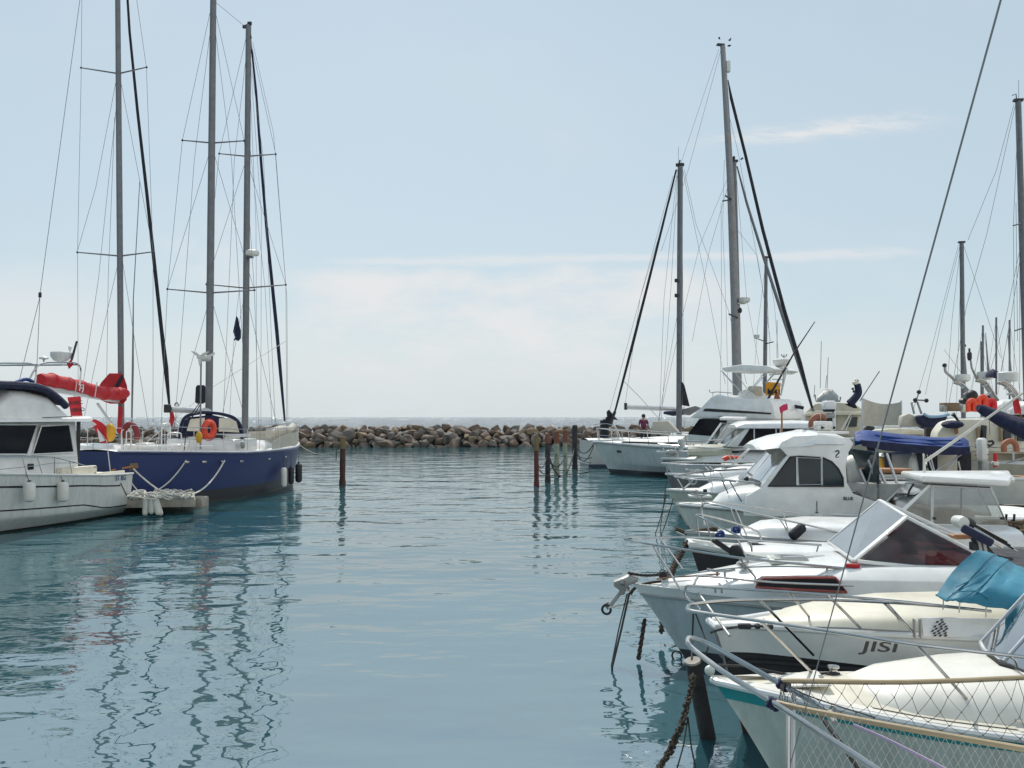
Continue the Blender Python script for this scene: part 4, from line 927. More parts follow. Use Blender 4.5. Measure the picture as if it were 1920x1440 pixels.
# ---------------------------------------------------------------- mooring post and weedy chain in front of N1's bow
PT = Thing('mooring_post', 'short leaning mooring post with a pale cut top, by the teal striped bow', 'mooring post', (on_z(1322, 1400, 0).x, on_z(1322, 1400, 0).y, 0))
tp, bs = PT.d(1299, 1240, 8.45), PT.d(1325, 1372, 8.6)
ax = (tp-bs).normalized()
PT.part('shaft', MB().tube([bs-ax*.5, bs, bs.lerp(tp, .5), tp], [.078, .076, .075, .074], 16), darkp)
PT.part('cut_top', MB().lathe([(.076, -.006), (.072, .012), (.01, .016)], tp, ax, 16), mat('pale_end_grain', (.36, .33, .28), .85, var=.3, scale=8))
wd = MB(); cpts = smooth([at(1300, 1268, 8.25), at(1292, 1310, 8.1), at(1276, 1362, 7.9), at(1258, 1402, 7.8), at(1236, 1443, 7.7), at(1228, 1458, 7.66)], 10)
for i, p in enumerate(cpts):
    t = (cpts[min(i+1, len(cpts)-1)] - cpts[max(i-1, 0)]).normalized()
    wd.torus(p, .021, .009, t.orthogonal() if i % 2 else t.cross(t.orthogonal()), 10, 6)
    for k in range(5): wd.ball(p + Vector((R.uniform(-.022, .022), R.uniform(-.02, .02), R.uniform(-.02, .02))), R.uniform(.008, .02), 6, 4)
solo('mooring_chain', wd, M['chain'], 'weed covered mooring chain slanting down from the leaning post into the water', 'chain')
rope([at(1290, 1345, 8.0), at(1281, 1400, 7.85), at(1268, 1446, 7.7)], .007, 'thin dark line beside the weedy chain, left strand', 'roped')
rope([at(1290, 1345, 8.0), at(1296, 1400, 7.85), at(1306, 1448, 7.7)], .007, 'thin dark line beside the weedy chain, right strand', 'roped')
fl_ = Thing('float', 'round pale float between the leaning post and the teal striped bow', 'float', at(1331, 1267, 7.9))
fl_.part('body', MB().ball((0, 0, .045), (.045, .045, .045), 14, 9), M['fenderw']); fl_.part('eye', MB().torus((0, -.01, .12), .018, .006, (0, 1, 0), 10, 5), M['black'])

# ---------------------------------------------------------------- N2 boat lettered JISI with turquoise cover
loc, zb = bowloc(1334, 1192, 8.75)
N2 = Thing('motorboat', 'white motorboat lettered JISI with black underbody, checkered flag decal and a turquoise cockpit cover', 'boat', loc, radians(-3))
h2 = Hull(5.6, 1.9, [(0, 1.02), (.12, 1.06), (.4, 1.1), (1, 1.1)], rake=.35, bowp=2.3, wlp=1.6, taper=.1, wlw=.8, sp=.8, flare=.9, blunt=.16)
N2.part('hull', h2.shell(), M['black'])
N2.part('topsides', h2.strip(0, .24, .02, 0, 1, f0=lambda q: 0.0, f1=lambda q: .17 + .07*min(1, q*3)), M['white'])
N2.part('rub_rail', h2.rub(.245, .02, .015, 8), M['black']); N2.part('gunwale', h2.rub(0, .035, -.005, 8), M['white'])
N2.part('deck', h2.deck(.04, .0), M['deck'])
c2 = roof([(.5, .1, .05, 1.05, 1.08), (.75, .34, .26, 1.07, 1.15), (1.15, .5, .42, 1.1, 1.22), (1.7, .64, .56, 1.1, 1.27), (3.2, .78, .72, 1.1, 1.3), (3.25, .76, .7, 1.1, 1.2)], 3.8)
cab = N2.part('cuddy', c2, M['cream'])
sd = MB(); 
N2.part('cuddy_panel', MB().prism([Vector((1.69, -.76, 1.11)), Vector((3.2, -.805, 1.11)), Vector((3.2, -.785, 1.275)), Vector((1.69, -.71, 1.255))], (0, .03, 0)), M['white'], cab)
for x in (1.62, 1.67): N2.part('seam_strip', MB().box((x, -.735, 1.17), (.008, .05, .16)), M['galv'], cab)
chk = MB()
for i in range(7):
    for j in range(8):
        if (i+j) % 2 == 0 and i < 7 - j*.62 and not (j < 2 and i == 0):
            x0 = 1.72 + i*.022 + j*.012 + .004*((i*j) % 3); z0 = 1.112 + j*.0185; k_ = .01 + .002*(j % 3)
            y_ = -.783 + (z0-1.1)*.2
            chk.prism([Vector((x0, y_, z0)), Vector((x0+.02, y_, z0+.003)), Vector((x0+.02+k_, y_+.003, z0+.019)), Vector((x0+k_, y_+.003, z0+.017))], (0, -.004, 0))
N2.part('deck_seam', MB().tube([Vector((.62, -.36, 1.09)), Vector((1.1, -.515, 1.115)), Vector((1.7, -.66, 1.118)), Vector((3.2, -.79, 1.118))], .008, 5), M['galv'], cab)
N2.part('checkered_decal', chk, M['ink'], cab)
o_ = N2.p(1611, 1207, y=-.93); N2.part('lettering', text_mb('JISI', .125, Vector((o_.x, -.972, o_.z-.05)), (1, 0, -.02), (.3, 0, 1), .002, .003, 2.0), M['ink'])
# turquoise cover over the cockpit (ridge slopes down to the bow)
cv_ = [[(1756, 1116, 8.1), (1785, 1075, 8.15), (1828, 1034, 8.3), (1838, 1031, 8.6)], [(1775, 1124, 7.95), (1815, 1090, 8.0), (1850, 1050, 8.25), (1866, 1040, 8.7)],
       [(1800, 1126, 7.85), (1840, 1100, 7.9), (1872, 1065, 8.2), (1890, 1050, 8.8)], [(1840, 1133, 7.8), (1872, 1102, 7.85), (1896, 1078, 8.15), (1912, 1062, 8.85)], [(1880, 1140, 7.75), (1905, 1112, 7.8), (1925, 1086, 8.1), (1940, 1072, 8.9)],
       [(1960, 1152, 7.7), (1965, 1120, 7.7), (1970, 1090, 8.1), (1980, 1080, 8.9)]]
tcm = MB(); gr = [smooth([N2.d(*p) for p in row], 4) for row in cv_]
gr2 = []
for j in range(len(gr[0])): gr2.append(smooth([g_[j] for g_ in gr], 4))
for r_ in gr2:
    for k, p in enumerate(r_): p.z += .006*sin(k*1.3 + .35*gr2.index(r_)) + .004*sin(k*2.9 - .8*gr2.index(r_)); p.y += .005*sin(k*.9 + .5*gr2.index(r_))
tcm.cloth(gr2, .012); N2.part('cockpit_cover', tcm, M['teal'])
for gi in (1, 2): N2.part('cover_seam', MB().tube([p + Vector((-.002, -.006, .004)) for p in gr[gi]], .005, 5), M['teal'])
N2.part('cover_hem', MB().tube([r_[0] for r_ in zip(*gr2)] if False else [p for p in gr2[0]], .012, 6), M['teal'])
for k_ in (3, 8, 13, 17): p = gr2[0][min(k_, len(gr2[0])-1)]; N2.part('tie_down', MB().tube([p, p + Vector((-.02, -.03, -.09))], .006, 5), M['rope'])
N2.part('cover_fold', MB().tube(smooth([N2.d(1792, 1101, 7.97), N2.d(1822, 1086, 7.98), N2.d(1850, 1064, 8.1)], 4), [.004, .02, .006], 6), M['teal'])
N2.part('cover_fold', MB().tube(smooth([N2.d(1785, 1112, 7.9), N2.d(1825, 1108, 7.86), N2.d(1856, 1122, 7.78)], 4), [.004, .022, .008], 6), M['teal'])
nr = [N2.d(1285, 1101, 8.75), N2.d(1300, 1099, 8.6), N2.d(1400, 1105, 8.25), N2.d(1560, 1117, 8.05), N2.d(1700, 1129, 7.95), N2.d(1857, 1146, 7.9)]
lo_ = [N2.d(1285, 1103, 8.75), N2.d(1285, 1118, 8.8), N2.d(1300, 1131, 8.7), N2.d(1312, 1142, 8.65)]
br = N2.part('bow_rail', MB().tube(smooth(list(reversed(lo_)) + nr[1:], 3), .013, 9), M['steel'])
frl = [N2.d(1301, 1097, 8.8), N2.d(1308, 1083, 9.2), N2.d(1322, 1080, 9.4), N2.d(1450, 1092, 9.55), N2.d(1600, 1098, 9.6)]
N2.part('bow_rail', MB().tube(smooth(frl, 3), .012, 8), M['steel'])
for (a, c, d_), (e, f) in (((1310, 1112, 8.55), (1368, 1192)), ((1480, 1111, 8.15), (1520, 1160)), ((1552, 1116, 8.05), (1614, 1178)), ((1658, 1126, 7.97), (1712, 1186))):
    N2.part('rail_post', MB().tube([N2.d(a, c, d_), N2.p(e, f, z=1.13)], .012, 8), M['galv' if a == 1310 else 'steel'], br)
fo = N2.d(1336, 1182, 8.6)
N2.part('bow_line', MB().tube(smooth([N2.d(1333, 1186, 8.6), N2.d(1352, 1180, 8.45), N2.d(1400, 1174, 8.3), N2.d(1450, 1175, 8.2)], 4), .012, 6), M['roped'])
for x, y in ((1396, 1174), (1420, 1174), (1444, 1175)): N2.part('bow_fitting', MB().box(N2.d(x, y, 8.28), (.12 if x == 1396 else .05, .05, .05)), M['black'], bevel=.015)
rope([at(1300, 1150, 8.7), at(1298, 1200, 8.75), at(1297, 1236, 8.45)], .009, 'dark mooring line from the JISI bow straight down to the leaning post', 'roped')
rope([at(1304, 1150, 8.7), at(1316, 1180, 8.7), at(1328, 1214, 8.5), at(1318, 1240, 8.45)], .008, 'second dark mooring line from the JISI bow, slanting right', 'roped')

# ---------------------------------------------------------------- N3 boat with anchor and wedge windscreen
loc, zb = bowloc(1187, 1103, 11.4)
N3 = Thing('cabin_boat', 'white cabin boat with wedge windscreen, red rimmed window and a grey anchor at its bow', 'boat', loc, radians(-9))
h3 = Hull(6.3, 2.3, [(0, .92), (.3, .93), (1, .9)], rake=.85, bowp=2.1, wlp=1.6, taper=.1, wlw=.88, sp=.95, flare=1.1, chine=(.66, .5))
N3.part('hull', h3.shell(), hullmat('wedge_boat_hull', (.5, .55, .57), (.02, .02, .022), .12))
N3.part('rim_band', h3.strip(0, .09, .012, 0, 1), M['white']); N3.part('rub_rail', h3.rub(.1, .016, .014, 8), M['galv'])
N3.part('deck', h3.deck(.05, .01), M['deck'])
yc = -.9
k3 = MB()
def sec(x, hb, z0, zs_, zt, c=.16): return [Vector((x, -hb, z0)), Vector((x, -hb+.04, zs_)), Vector((x, -hb+.04+c, zt)), Vector((x, -hb*.4, zt+.02)), Vector((x, 0, zt+.03)), Vector((x, hb*.4, zt+.02)), Vector((x, hb-.04-c, zt)), Vector((x, hb-.04, zs_)), Vector((x, hb, z0))]
k3.loft([sec(.35, .12, .9, .93, .95, .04), sec(.9, .48, .9, 1.0, 1.06), sec(1.6, .72, .9, 1.1, 1.18), sec(2.4, .9, .9, 1.18, 1.28), sec(3.2, .96, .9, 1.2, 1.32), sec(6.2, .98, .88, 1.2, 1.3)], caps=True)
kb = N3.part('cabin_trunk', k3, M['white'], bevel=.012)
N3.part('deck_hatch', MB().box((1.9, .1, 1.25), (.5, .5, .04)), M['shade'], bevel=.015); N3.part('hatch_glass', MB().box((1.9, .1, 1.275), (.4, .4, .02)), M['smoke'])
N3.part('cowl_vent', MB().lathe([(.05, 0), (.05, .06), (.08, .1), (.08, .13), (.02, .15)], (1.35, -.2, 1.14), (-.3, 0, 1), 12), M['steel'])
N3.part('trunk_crease', MB().tube(smooth([N3.d(1262, 1083, 11.0), N3.d(1300, 1075, 10.75), N3.d(1380, 1065, 10.6), N3.d(1480, 1062, 10.5), N3.d(1600, 1068, 10.35)], 3), .008, 6), M['galv'], kb)
N3.part('deck_ridge', MB().tube([N3.d(1385, 1056, 11.2), N3.d(1450, 1048, 11.2), N3.d(1546, 1043, 11.2)], .022, 6), M['white'], kb)
wp_ = [N3.p(x, y, y=-.985) for x, y in ((1416, 1101), (1421, 1090), (1430, 1084), (1500, 1083), (1566, 1083), (1572, 1090), (1588, 1110), (1500, 1106))]
w3 = N3.part('side_window', MB().prism(wp_, (0, .14, 0)), M['glassd'])
N3.part('window_rim', MB().tube([p+Vector((0, -.004, 0)) for p in wp_], .016, 7, closed=True), mat('red_window_seal', (.3, .07, .06), .6, dirt=(.4, .3, .26), dirt_amt=.6), w3)
# wedge shelter
FB, FT, NT_, NB = N3.d(1553, 1017, 12.0), N3.d(1649, 938, 11.85), N3.d(1699, 969, 10.65), N3.d(1601, 1051, 10.45)
NA = N3.d(1850, 1048, 10.35); NAb = N3.d(1800, 1072, 10.25); FA = N3.d(1800, 1006, 11.75)
sh = N3.part('windscreen', MB().sheet([FB, FT, NT_, NB], .012), M['plexi'])
for a, c, w_ in ((FB, FT, .035), (FT, NT_, .05), (NT_, NB, .06), (NB, FB, .035)): N3.part('windscreen_frame', MB().bar(a, c, w_, .03), M['white'], sh, bevel=.006)
tri = [N3.d(1619, 1049, 10.42), N3.d(1702, 975, 10.6), N3.d(1822, 1037, 10.36), N3.d(1797, 1068, 10.25)]
sw = N3.part('side_pane', MB().sheet(tri, .01), M['redplexi'])
N3.part('side_frame', MB().bar(NT_, NA, .07, .04), M['white'], sw, bevel=.008); N3.part('side_frame', MB().bar(N3.d(1608, 1052, 10.42), N3.d(1800, 1071, 10.24), .06, .04), M['white'], sw, bevel=.008)
N3.part('far_frame', MB().bar(FT, FA, .06, .04), M['white'], sh, bevel=.008)
fpane = N3.part('far_pane', MB().sheet([N3.d(1600, 1000, 11.9), N3.d(1652, 950, 11.8), N3.d(1790, 1012, 11.7), N3.d(1780, 1022, 11.7)], .01), M['redplexi'])
ins = N3.part('seat', MB().prism([N3.d(1690, 1052, 10.9), N3.d(1690, 1010, 11.1), N3.d(1715, 1012, 11.1), N3.d(1730, 1060, 10.9)], (0, .5, 0)), M['black'], bevel=.03)
N3.part('seat', MB().box(N3.d(1770, 1068, 11.0), (1.2, 1.1, .25)), M['darksail'], bevel=.04)
N3.part('dashboard', MB().prism([N3.d(1600, 1048, 10.9), N3.d(1650, 1010, 11.0), N3.d(1690, 1018, 11.0), N3.d(1690, 1060, 10.9)], (0, .8, 0)), M['shade'], bevel=.02)
N3.part('cockpit_shade', MB().box((5.1, 0, 1.33), (2.2, 1.6, .03)), M['darksail'])  # flat dark sheet on the trunk top, stands in for cockpit shade
N3.part('side_light', MB().box(N3.d(1598, 1061, 10.36), (.16, .06, .05)), M['red'], bevel=.012)
# rails
near = [N3.d(1171, 1011, 11.4), N3.d(1180, 1013, 11.35), N3.d(1223, 1021, 11.1), N3.d(1300, 1033, 10.85), N3.d(1386, 1046, 10.65), N3.d(1480, 1056, 10.5), N3.d(1585, 1066, 10.35), N3.d(1700, 1080, 10.2), N3.d(1810, 1093, 10.05)]
far = [N3.d(1171, 1010, 11.4), N3.d(1190, 1009, 11.6), N3.d(1240, 1008, 11.8), N3.d(1290, 1007.5, 12), N3.d(1383, 1011, 12.3), N3.d(1470, 1017, 12.45), N3.d(1540, 1022, 12.5)]
br = N3.part('bow_rail', MB().tube(smooth(list(reversed(far)) + near[1:], 3), .0145, 9), M['steel'])
for (a, c, d_), (e, f) in (((1223, 1021, 11.1), (1277, 1107)), ((1386, 1046, 10.65), (1443, 1114)), ((1546, 1062, 10.4), (1591, 1112)), ((1592, 1067, 10.35), (1632, 1115)), ((1697, 1079, 10.2), (1700, 1118)), ((1722, 1082, 10.15), (1725, 1120))):
    N3.part('rail_post', MB().tube([N3.d(a, c, d_), N3.p(e, f, z=.93)], .013 if a < 1650 else .008, 8), M['steel'], br)
for (a, c, d_), (e, f) in (((1237, 1008, 11.8), (1280, 1067)), ((1383, 1011, 12.3), (1400, 1046)), ((1535, 1022, 12.5), (1530, 1040))):
    N3.part('rail_post', MB().tube([N3.d(a, c, d_), N3.d(e, f, d_-.1)], .012, 8), M['steel'], br)
cleat(N3, N3.d(1352, 1082, 10.85), 1.5); cleat(N3, N3.d(1347, 1112, 10.55), 1.2)
# anchor on its roller, windlass and chain
N3.part('bow_roller', MB().tube(smooth([N3.d(1240, 1090, 11.35), N3.d(1212, 1094, 11.4), N3.d(1190, 1103, 11.42), N3.d(1182, 1114, 11.43)], 3), [.015, .024, .03, .022], 8), rusty)
N3.part('roller_plate', MB().box(N3.d(1202, 1096, 11.42), (.16, .12, .02)), M['galv'])
an = N3.part('anchor', MB().bar(N3.d(1187, 1080, 11.45), N3.d(1141, 1140, 11.45), .05, .035, (0, 1, 0)), M['galv'], bevel=.008)
N3.part('fluke', MB().prism([N3.d(x, y, 11.38) for x, y in ((1150, 1092), (1164, 1087), (1180, 1080), (1196, 1086), (1196, 1092), (1176, 1100), (1171, 1116), (1164, 1117), (1160, 1106), (1151, 1100))], (0, .08, .02)), M['galv'], an, bevel=.01)
N3.part('stock', MB().bar(N3.d(1166, 1090, 11.3), N3.d(1178, 1106, 11.6), .04, .05), M['galv'], an)
N3.part('anchor_ring', MB().torus(N3.d(1137, 1143, 11.45), .055, .016, (.2, 1, 0), 16, 7), M['black'], an)
N3.part('fluke_tip', MB().prism([N3.d(1131, 1133, 11.45), N3.d(1140, 1128, 11.45), N3.d(1143, 1138, 11.45), N3.d(1139, 1144, 11.45)], (0, .04, 0)), M['galv'], an)
wl = N3.part('windlass', MB().lathe([(.05, -.08), (.055, -.03), (.035, -.02), (.035, .02), (.055, .03), (.05, .08)], N3.d(1243, 1077, 11.4), (0, 1, 0), 14), M['black'])
def chainlinks(pts, s=.02, r=.006):
    mb = MB(); 
    for i in range(len(pts)-1):
        t = (pts[i+1]-pts[i]).normalized(); mb.torus((pts[i]+pts[i+1])/2, max(s, (pts[i+1]-pts[i]).length*.62), r, t.orthogonal() if i % 2 else t.cross(t.orthogonal()), 10, 5, sy=1)
    mb.tube(pts, r*.8, 5); return mb
N3.part('chain', chainlinks([N3.d(1178, 1074.5, 11.42).lerp(N3.d(1240, 1077, 11.4), k/16) - Vector((0, 0, .02*sin(pi*k/16))) for k in range(17)], .017, .007), M['black'])
N3.part('bow_eye', MB().torus(N3.d(1269, 1230, 11.35), .06, .012, (.3, 1, 0), 16, 6), M['black'])
rope([at(1180, 1112, 11.35), at(1165, 1180, 11.1), at(1148, 1250, 10.85), on_z(1147, 1256, -.05)], .014, 'taut dark mooring rope from the anchor bow down into the water', 'roped')
rope([at(1176, 1113, 11.4), at(1160, 1180, 11.15), at(1146, 1250, 10.86)], .009, 'thin second strand beside the taut mooring rope at the anchor bow', 'roped')
solo('mooring_chain', chainlinks([at(1209, 1161, 11.25).lerp(at(1197, 1236, 11.2), k/12) for k in range(13)], .02, .011), M['chain'], 'short rusty chain hanging from the stem under the anchor into the water', 'chain')
N3.part('stowed_line', MB().tube([N3.d(1141, 1140, 11.4), N3.d(1165, 1134, 11.4), N3.d(1184, 1126, 11.4)], .012, 6), M['rope'])
N3.part('foredeck_line', MB().tube(smooth([N3.d(1232, 1086, 11.2), N3.d(1262, 1082, 11.0), N3.d(1300, 1080, 10.85), N3.d(1350, 1076, 10.8)], 3), .01, 6), M['teak'])
# outboard tilted at its stern, seen over the shelter
OB = Thing('outboard_motor', 'blue and black outboard motor with steel steering rods behind the wedge windscreen', 'outboard motor', at(1860, 1040, 9.9))
OB.part('leg', MB().prism([OB.d(x, y, 9.85) for x, y in ((1830, 1010), (1848, 1016), (1868, 1040), (1886, 1044), (1902, 1046), (1902, 1052), (1860, 1050), (1842, 1034))], (0, .16, 0)), M['black'], bevel=.02)
OB.part('steel_tray', MB().bar(OB.d(1796, 980, 9.95), OB.d(1880, 1024, 9.8), .16, .05), M['steel'], bevel=.015)
OB.part('pad', MB().bar(OB.d(1803, 989, 9.8), OB.d(1862, 1020, 9.7), .05, .09), M['navy'], bevel=.03)
OB.part('roller', MB().lathe([(.06, -.09), (.07, 0), (.06, .09)], OB.d(1800, 978, 9.95), (0, 1, 0), 14), M['shade'])
OB.part('roller', MB().lathe([(.045, -.06), (.055, 0), (.045, .06)], OB.d(1816, 980, 10.0), (1, .2, -.4), 14), M['black'])
for k in range(4): OB.part('rod', MB().tube([OB.d(1815 + k*4, 975 + k*4, 10.1), OB.d(1890 + k*6, 1016 + k*6, 9.95)], .009, 6), M['steel'])
for x in (1833, 1842): OB.part('bracket_leg', MB().bar(OB.d(x, 1005, 9.8), OB.d(x+6, 1036, 9.8), .03, .03), M['galv'])
OB.part('clamp', MB().box(OB.d(1826, 1024, 9.85), (.07, .1, .09)), M['black'], bevel=.015)
wb_ = Thing('hatch_board', 'varnished brown wooden board lying on the white cockpit side behind the outboard', 'board', at(1802, 1007, 11.3))
wb_.part('board', MB().prism([wb_.d(1785, 1004, 11.3), wb_.d(1823, 1003, 11.2), wb_.d(1826, 1010, 11.2), wb_.d(1795, 1012, 11.3)], (0, .15, 0)), M['teak'], bevel=.008)
wb_.part('batten', MB().bar(wb_.d(1790, 1004, 11.28), wb_.d(1820, 1003.5, 11.18), .03, .02), M['teak'])
N3.part('cockpit_coaming', MB().prism([N3.d(1740, 990, 11.9), N3.d(1850, 1018, 11.7), N3.d(1850, 1040, 11.7), N3.d(1740, 1020, 11.9)], (0, .06, 0)), M['white'])
# ---------------------------------------------------------------- N4 black hulled open boat
loc, zb = bowloc(1292, 1012, 13.6)
N4 = Thing('open_boat', 'low open boat with black hull and white rim behind the anchor boat', 'boat', loc, radians(-8))
h4 = Hull(5.4, 1.75, [(0, 1.12), (.2, .98), (.5, .92), (1, .9)], rake=.45, bowp=2.8, wlp=1.9, blunt=.2)
N4.part('hull', h4.shell(), M['black']); N4.part('rim', h4.rub(.0, .055, .0, 8), M['shade']); N4.part('deck', h4.deck(.03, .03), M['shade'])
N4.part('foredeck', roof([(.35, .2, .1, 1.0, 1.06), (.8, .5, .4, .95, 1.12), (1.8, .62, .52, .92, 1.14), (3.2, .66, .56, .9, 1.12), (3.3, .6, .5, .9, .95)], 4), M['white'])
nr = [N4.d(1305, 968, 13.55), N4.d(1312, 969, 13.4), N4.d(1350, 988, 13.1), N4.d(1398, 1012, 12.95), N4.d(1408, 1022, 12.95), N4.d(1410, 1034, 12.95)]
fr_ = [N4.d(1305, 967, 13.55), N4.d(1316, 965, 13.7), N4.d(1370, 978, 14.0), N4.d(1418, 995, 14.1), N4.d(1426, 1006, 14.1), N4.d(1428, 1022, 14.1)]
br = N4.part('bow_rail', MB().tube(smooth(list(reversed(fr_)) + nr[1:], 3), .015, 8), M['steel'])
for (a, c, d_), (e, f) in (((1306, 969, 13.55), (1311, 1008)), ((1322, 972, 13.5), (1334, 1012))): N4.part('rail_post', MB().tube([N4.d(a, c, d_), N4.d(e, f, d_)], .013, 7), M['steel'], br)
for pts in ([(1341, 1012), (1375, 1034), (1399, 1043)], [(1335, 1013), (1360, 1030), (1376, 1040)]): N4.part('black_strut', MB().tube(smooth([N4.d(x, y, 13.0) for x, y in pts], 3), .022, 7), M['black'])
N4.part('winch', MB().lathe([(.06, -.06), (.1, -.03), (.1, .03), (.06, .06)], N4.d(1380, 1034, 13.0), (.3, 1, .2), 14), M['black'])
for pts in ([(1408, 1020), (1420, 1020), (1426, 1042)], [(1418, 1020), (1436, 1023), (1451, 1039)]): N4.part('strut', MB().tube([N4.d(x, y, 13.4) for x, y in pts], .016, 6), M['black'])
N4.part('fuel_can', MB().box(N4.d(1411, 1026, 13.5), (.16, .12, .2)), M['shade'], bevel=.03)
for pts, c_ in (([(1345, 1003), (1350, 1000), (1356, 1005)], 0), ([(1376, 994), (1381, 992), (1386, 997)], 1)):
    t = Thing('rope_bundle', 'bright blue rope bundle hung at the hardtop boat bow, the %s one of two' % ('left' if not c_ else 'right'), 'rope', at(pts[0][0]+4, pts[0][1]+4, 14.3))
    mb = MB()
    for k in range(6): mb.torus(t.d(pts[0][0]+4+R.uniform(-3, 3), pts[0][1]+R.uniform(-2, 2), 14.3), R.uniform(.03, .06), .012, (R.uniform(-1, 1), 1, R.uniform(-1, 1)), 10, 5)
    t.part('coil', mb, M['blue'])
wd = MB(); cp_ = smooth([at(1288, 1018, 13.6), at(1274, 1043, 13.2), at(1260, 1072, 12.8), at(1250, 1110, 12.5), at(1240, 1182, 12.2)], 14)
for i, p in enumerate(cp_): wd.torus(p, .04, .016, (1, 0, i % 2), 9, 5); wd.ball(p + Vector((R.uniform(-.03, .03), 0, R.uniform(-.03, .03))), R.uniform(.015, .03), 6, 4)
solo('mooring_chain', wd, M['chain'], 'fouled dark chain from the black hulled bow down behind the anchor boat', 'chain')

# ---------------------------------------------------------------- N5 hardtop boat
loc, zb = bowloc(1278, 1000, 16.0)
N5 = Thing('hardtop_boat', 'white hardtop boat with framed grey side windows behind the wedge windscreen', 'boat', (loc[0], loc[1], 0), radians(-6))
h5 = Hull(6.0, 2.3, [(0, 1.02), (.3, .98), (1, .95)], rake=.7, bowp=2.2, wlp=1.6)
N5.part('hull', h5.shell(), hullmat('hardtop_hull', (.62, .63, .6), (.03, .04, .05), .08)); N5.part('deck', h5.deck(.05), M['deck']); N5.part('rub_rail', h5.rub(.03, .025, .01), M['galv'])
N5.part('cuddy', roof([(1.0, .2, .1, .98, 1.02), (1.4, .55, .42, .98, 1.18), (2.2, .82, .7, .97, 1.24), (3.6, .98, .9, .95, 1.22), (5.3, 1.0, .95, .94, 1.2), (5.35, .95, .9, .94, 1.0)], 5), M['white'])
dn, df = 15.05, 16.9
BL, TL, TR, BR_ = (1694, 953), (1745, 911), (1857, 915), (1893, 989)
lo_l, lo_m = (1694, 980), (1746, 984)
pane(N5, [N5.d(1690, 962, dn), N5.d(*TL, dn), N5.d(1747, 984, dn), N5.d(1693, 975, dn)], 'smoke', 'white', .026)
pane(N5, [N5.d(1749, 911, dn), N5.d(1857, 915, dn), N5.d(1890, 987, dn), N5.d(1749, 984, dn)], 'smoke', 'white', .026)
N5.part('window_divider', MB().bar(N5.d(1803, 913, dn), N5.d(1803, 985, dn), .025, .02), M['galv'])
ws = pane(N5, [N5.d(1700, 905, df), N5.d(1743, 910, dn), N5.d(1690, 958, dn), N5.d(1655, 948, df)], 'screen', 'white', .028, 'windscreen')
N5.part('wiper', MB().tube([N5.d(1713, 907, dn+.6), N5.d(1706, 918, dn+.6), N5.d(1700, 934, dn+.7)], .018, 6), M['black'], ws)
pane(N5, [N5.d(1700, 905, df), N5.d(1830, 908, df), N5.d(1858, 965, df), N5.d(1665, 955, df)], 'smoke', 'white', .026)
rt = [N5.d(1689, 894, df+.1), N5.d(1728, 904, dn-.15), N5.d(1893, 913, dn-.15), N5.d(1898, 903, dn+.5), N5.d(1893, 893, df+.1)]
rp = MB().prism(rt, (0, 0, .11)); N5.part('hardtop', rp, M['white'], bevel=.04)
N5.part('roof_edge', MB().tube([N5.d(1730, 907, dn-.16), N5.d(1856, 914, dn-.16)], .012, 5), M['black'])
for xa_, xb_, dd in ((1752, 1870, dn+.15),):
    N5.part('grab_rail', MB().tube(smooth([N5.d(xa_, 898, dd), N5.d(xa_+4, 894, dd), N5.d(xa_+10, 893.5, dd), N5.d(xb_-10, 897, dd), N5.d(xb_-4, 898, dd), N5.d(xb_, 902, dd)], 3), .014, 7), M['galv'])
N5.part('roof_hump', MB().ball(N5.d(1872, 897, df-.6), (.19, .5, .13), 16, 8), M['white'])
N5.part('dome_light', MB().lathe([(.03, 0), (.03, .04), (.012, .05), (.012, .3), (.02, .32), (.01, .36)], N5.d(1732, 888, 16.2), (0, 0, 1), 10), M['shade'])
ap = N5.part('antenna', MB().tube([N5.d(1733, 866, 16.2), N5.d(1820, 806, 16.0), N5.d(1918, 737, 15.8)], [.028, .024, .018], 8), M['rope'])
N5.part('antenna_mount', MB().tube([N5.d(1733, 890, 16.2), N5.d(1733, 866, 16.2), N5.d(1737, 863, 16.2)], .026, 8), M['shade'], ap)
N5.part('helm_seat', MB().box(N5.d(1790, 985, 15.9), (.5, .6, .6)), M['shade'], bevel=.08); N5.part('console', MB().box(N5.d(1730, 975, 15.9), (.4, 1.2, .45)), M['white'], bevel=.05)
for x in (1752, 1879): N5.part('latch', MB().box(N5.d(x, 972, dn-.02), (.05, .04, .04)), M['black'], bevel=.01)
N5.part('handle', MB().box(N5.d(1888, 990, dn-.05), (.2, .06, .04)), M['black'], bevel=.01)
nr = [N5.d(1316, 945, 15.9), N5.d(1330, 944, 15.6), N5.d(1400, 960, 15.25), N5.d(1490, 979, 15.05), N5.d(1574, 998, 14.95)]
lo_ = [N5.d(1317, 948, 15.9), N5.d(1316, 960, 15.9), N5.d(1322, 985, 15.8)]
br = N5.part('bow_rail', MB().tube(smooth(list(reversed(lo_)) + nr[1:], 3), .016, 8), M['steel'])
N5.part('bow_rail', MB().tube(smooth([N5.d(1317, 944, 15.95), N5.d(1326, 940, 16.3), N5.d(1420, 951, 16.8), N5.d(1500, 962, 16.9)], 3), .013, 7), M['steel'], br)
for (a, c), (e, f) in (((1370, 953), (1390, 1004)), ((1379, 955), (1400, 1004)), ((1462, 973), (1500, 1032)), ((1468, 962), (1480, 1000))): N5.part('rail_post', MB().tube([N5.d(a, c, 15.3), N5.d(e, f, 15.2)], .013, 7), M['steel'], br)
N5.part('deck_box', MB().prism([N5.d(x, y, 15.3) for x, y in ((1482, 1010), (1510, 985), (1560, 986), (1560, 1024), (1485, 1020))], (0, .5, 0)), M['white'], bevel=.03)
fender('fender', at(1507, 986, 15.0), at(1483, 1008, 14.9), .085, M['darksail'], 'dark fender lying on the hardtop boat foredeck beside its white box', None)
